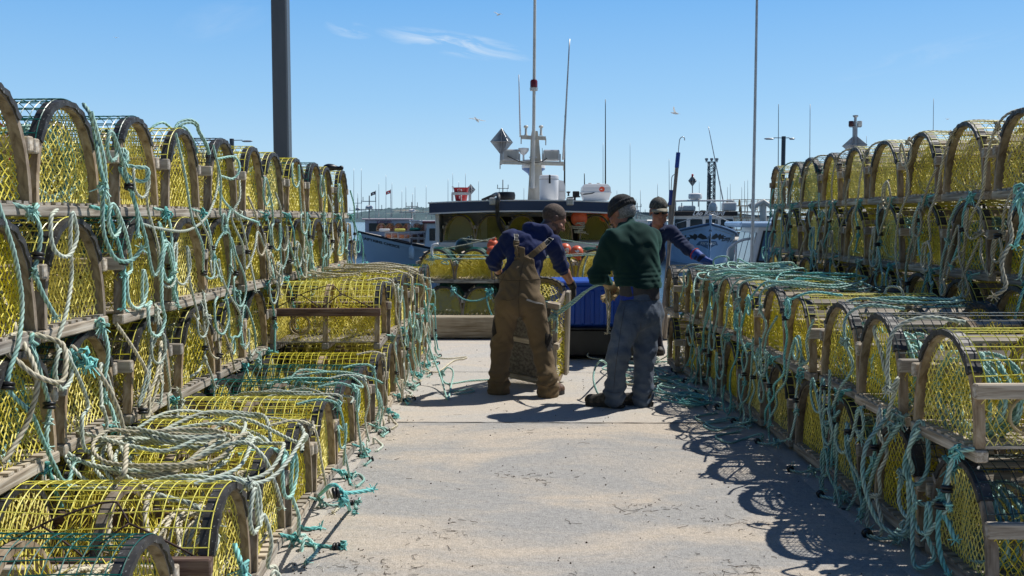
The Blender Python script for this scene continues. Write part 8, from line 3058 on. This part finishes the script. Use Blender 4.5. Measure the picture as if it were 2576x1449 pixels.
def cirrus(center, ax, widths, tilt, nscale, seed):
    """soft mask of a streak around a direction"""
    c = np.array(center); c /= np.linalg.norm(c)
    right = np.cross(c, [0, 0, 1]); right /= np.linalg.norm(right)
    up = np.cross(right, c)
    a = math.cos(tilt) * right + math.sin(tilt) * up
    b_ = -math.sin(tilt) * right + math.cos(tilt) * up
    outs = []
    for v, wd in ((a, widths[0]), (b_, widths[1])):
        d = nt.nodes.new('ShaderNodeVectorMath'); d.operation = 'DOT_PRODUCT'
        nt.links.new(tc.outputs['Generated'], d.inputs[0]); d.inputs[1].default_value = v.tolist()
        m1 = nt.nodes.new('ShaderNodeMath'); m1.operation = 'DIVIDE'
        nt.links.new(d.outputs['Value'], m1.inputs[0]); m1.inputs[1].default_value = wd
        m2 = nt.nodes.new('ShaderNodeMath'); m2.operation = 'POWER'
        m3 = nt.nodes.new('ShaderNodeMath'); m3.operation = 'ABSOLUTE'
        nt.links.new(m1.outputs[0], m3.inputs[0]); nt.links.new(m3.outputs[0], m2.inputs[0]); m2.inputs[1].default_value = 2
        outs.append(m2.outputs[0])
    s = nt.nodes.new('ShaderNodeMath'); s.operation = 'ADD'
    nt.links.new(outs[0], s.inputs[0]); nt.links.new(outs[1], s.inputs[1])
    e = nt.nodes.new('ShaderNodeMath'); e.operation = 'SUBTRACT'; e.use_clamp = True
    e.inputs[0].default_value = 1.0; nt.links.new(s.outputs[0], e.inputs[1])
    dt = nt.nodes.new('ShaderNodeVectorMath'); dt.operation = 'DOT_PRODUCT'
    nt.links.new(tc.outputs['Generated'], dt.inputs[0]); dt.inputs[1].default_value = c.tolist()
    fr = nt.nodes.new('ShaderNodeMath'); fr.operation = 'GREATER_THAN'; nt.links.new(dt.outputs['Value'], fr.inputs[0]); fr.inputs[1].default_value = 0.5
    # wispy noise stretched along the streak
    cx = nt.nodes.new('ShaderNodeCombineXYZ')
    for k, (v, sc) in enumerate(((a, nscale[0]), (b_, nscale[1]))):
        d = nt.nodes.new('ShaderNodeVectorMath'); d.operation = 'DOT_PRODUCT'
        nt.links.new(tc.outputs['Generated'], d.inputs[0]); d.inputs[1].default_value = (v * sc).tolist()
        nt.links.new(d.outputs['Value'], cx.inputs[k])
    cx.inputs[2].default_value = seed
    nz = nt.nodes.new('ShaderNodeTexNoise'); nz.inputs['Scale'].default_value = 1.0; nz.inputs['Detail'].default_value = 7
    nz.inputs['Roughness'].default_value = 0.6; nz.inputs['Distortion'].default_value = 0.6
    nt.links.new(cx.outputs[0], nz.inputs['Vector'])
    rp = ramp(nt, nz.outputs['Fac'], [(0.42, 0.0), (0.72, 1.0)])
    mm = nt.nodes.new('ShaderNodeMath'); mm.operation = 'MULTIPLY'; nt.links.new(e.outputs[0], mm.inputs[0]); nt.links.new(rp, mm.inputs[1])
    mf = nt.nodes.new('ShaderNodeMath'); mf.operation = 'MULTIPLY'; nt.links.new(mm.outputs[0], mf.inputs[0]); nt.links.new(fr.outputs[0], mf.inputs[1])
    return mf.outputs[0]


masks = [cirrus(ray(1150, 112), None, (0.085, 0.013), -0.15, (18, 80), 1.3), cirrus(ray(878, 74), None, (0.026, 0.009), -0.15, (22, 70), 5.1),
         cirrus(ray(2330, 140), None, (0.09, 0.012), 0.2, (14, 60), 9.4), cirrus(ray(560, 50), None, (0.05, 0.02), 0.3, (14, 50), 3.3)]
tot = None
for k, mk in enumerate(masks):
    g = nt.nodes.new('ShaderNodeMath'); g.operation = 'MULTIPLY'; nt.links.new(mk, g.inputs[0]); g.inputs[1].default_value = (0.8, 0.5, 0.15, 0.12)[k]
    if tot is None:
        tot = g.outputs[0]
    else:
        ad = nt.nodes.new('ShaderNodeMath'); ad.operation = 'ADD'; ad.use_clamp = True
        nt.links.new(tot, ad.inputs[0]); nt.links.new(g.outputs[0], ad.inputs[1]); tot = ad.outputs[0]
# the sky texture, graded towards the clear maritime blue of the day: pale at the horizon, deep overhead
sx = nt.nodes.new('ShaderNodeSeparateXYZ'); nt.links.new(tc.outputs['Generated'], sx.inputs[0])
K = 1 / 0.11
grad = ramp(nt, sx.outputs['Z'], [(0.0, (0.58, 0.81, 0.985)), (0.045, (0.49, 0.75, 0.98)), (0.12, (0.32, 0.62, 0.965)), (0.23, (0.155, 0.46, 0.92)), (0.45, (0.035, 0.16, 0.45)), (1.0, (0.010, 0.05, 0.20))])
gs = nt.nodes.new('ShaderNodeVectorMath'); gs.operation = 'SCALE'; nt.links.new(grad, gs.inputs[0]); gs.inputs['Scale'].default_value = K
# sky away from the sun is darkened to weaken the fill in shaded places
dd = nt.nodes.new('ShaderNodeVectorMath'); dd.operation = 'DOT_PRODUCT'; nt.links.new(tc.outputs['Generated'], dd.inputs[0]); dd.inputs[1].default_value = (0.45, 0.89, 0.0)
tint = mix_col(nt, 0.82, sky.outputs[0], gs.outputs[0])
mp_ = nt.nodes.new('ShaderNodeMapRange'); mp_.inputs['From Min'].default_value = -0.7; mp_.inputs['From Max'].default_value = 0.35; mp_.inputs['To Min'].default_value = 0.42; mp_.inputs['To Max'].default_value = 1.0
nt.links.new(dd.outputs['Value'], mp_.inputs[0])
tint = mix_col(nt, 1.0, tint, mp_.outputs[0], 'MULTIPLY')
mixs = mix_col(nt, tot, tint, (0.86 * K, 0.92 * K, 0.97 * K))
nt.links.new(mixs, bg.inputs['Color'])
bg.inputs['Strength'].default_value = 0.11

scene.view_settings.view_transform = 'Standard'
scene.view_settings.look = 'None'
scene.view_settings.exposure = 0
scene.view_settings.gamma = 1
scene.cycles.max_bounces = 6
scene.cycles.diffuse_bounces = 3
scene.cycles.glossy_bounces = 2
scene.cycles.transparent_max_bounces = 8
scene.cycles.use_denoising = True
scene.cycles.sample_clamp_indirect = 4
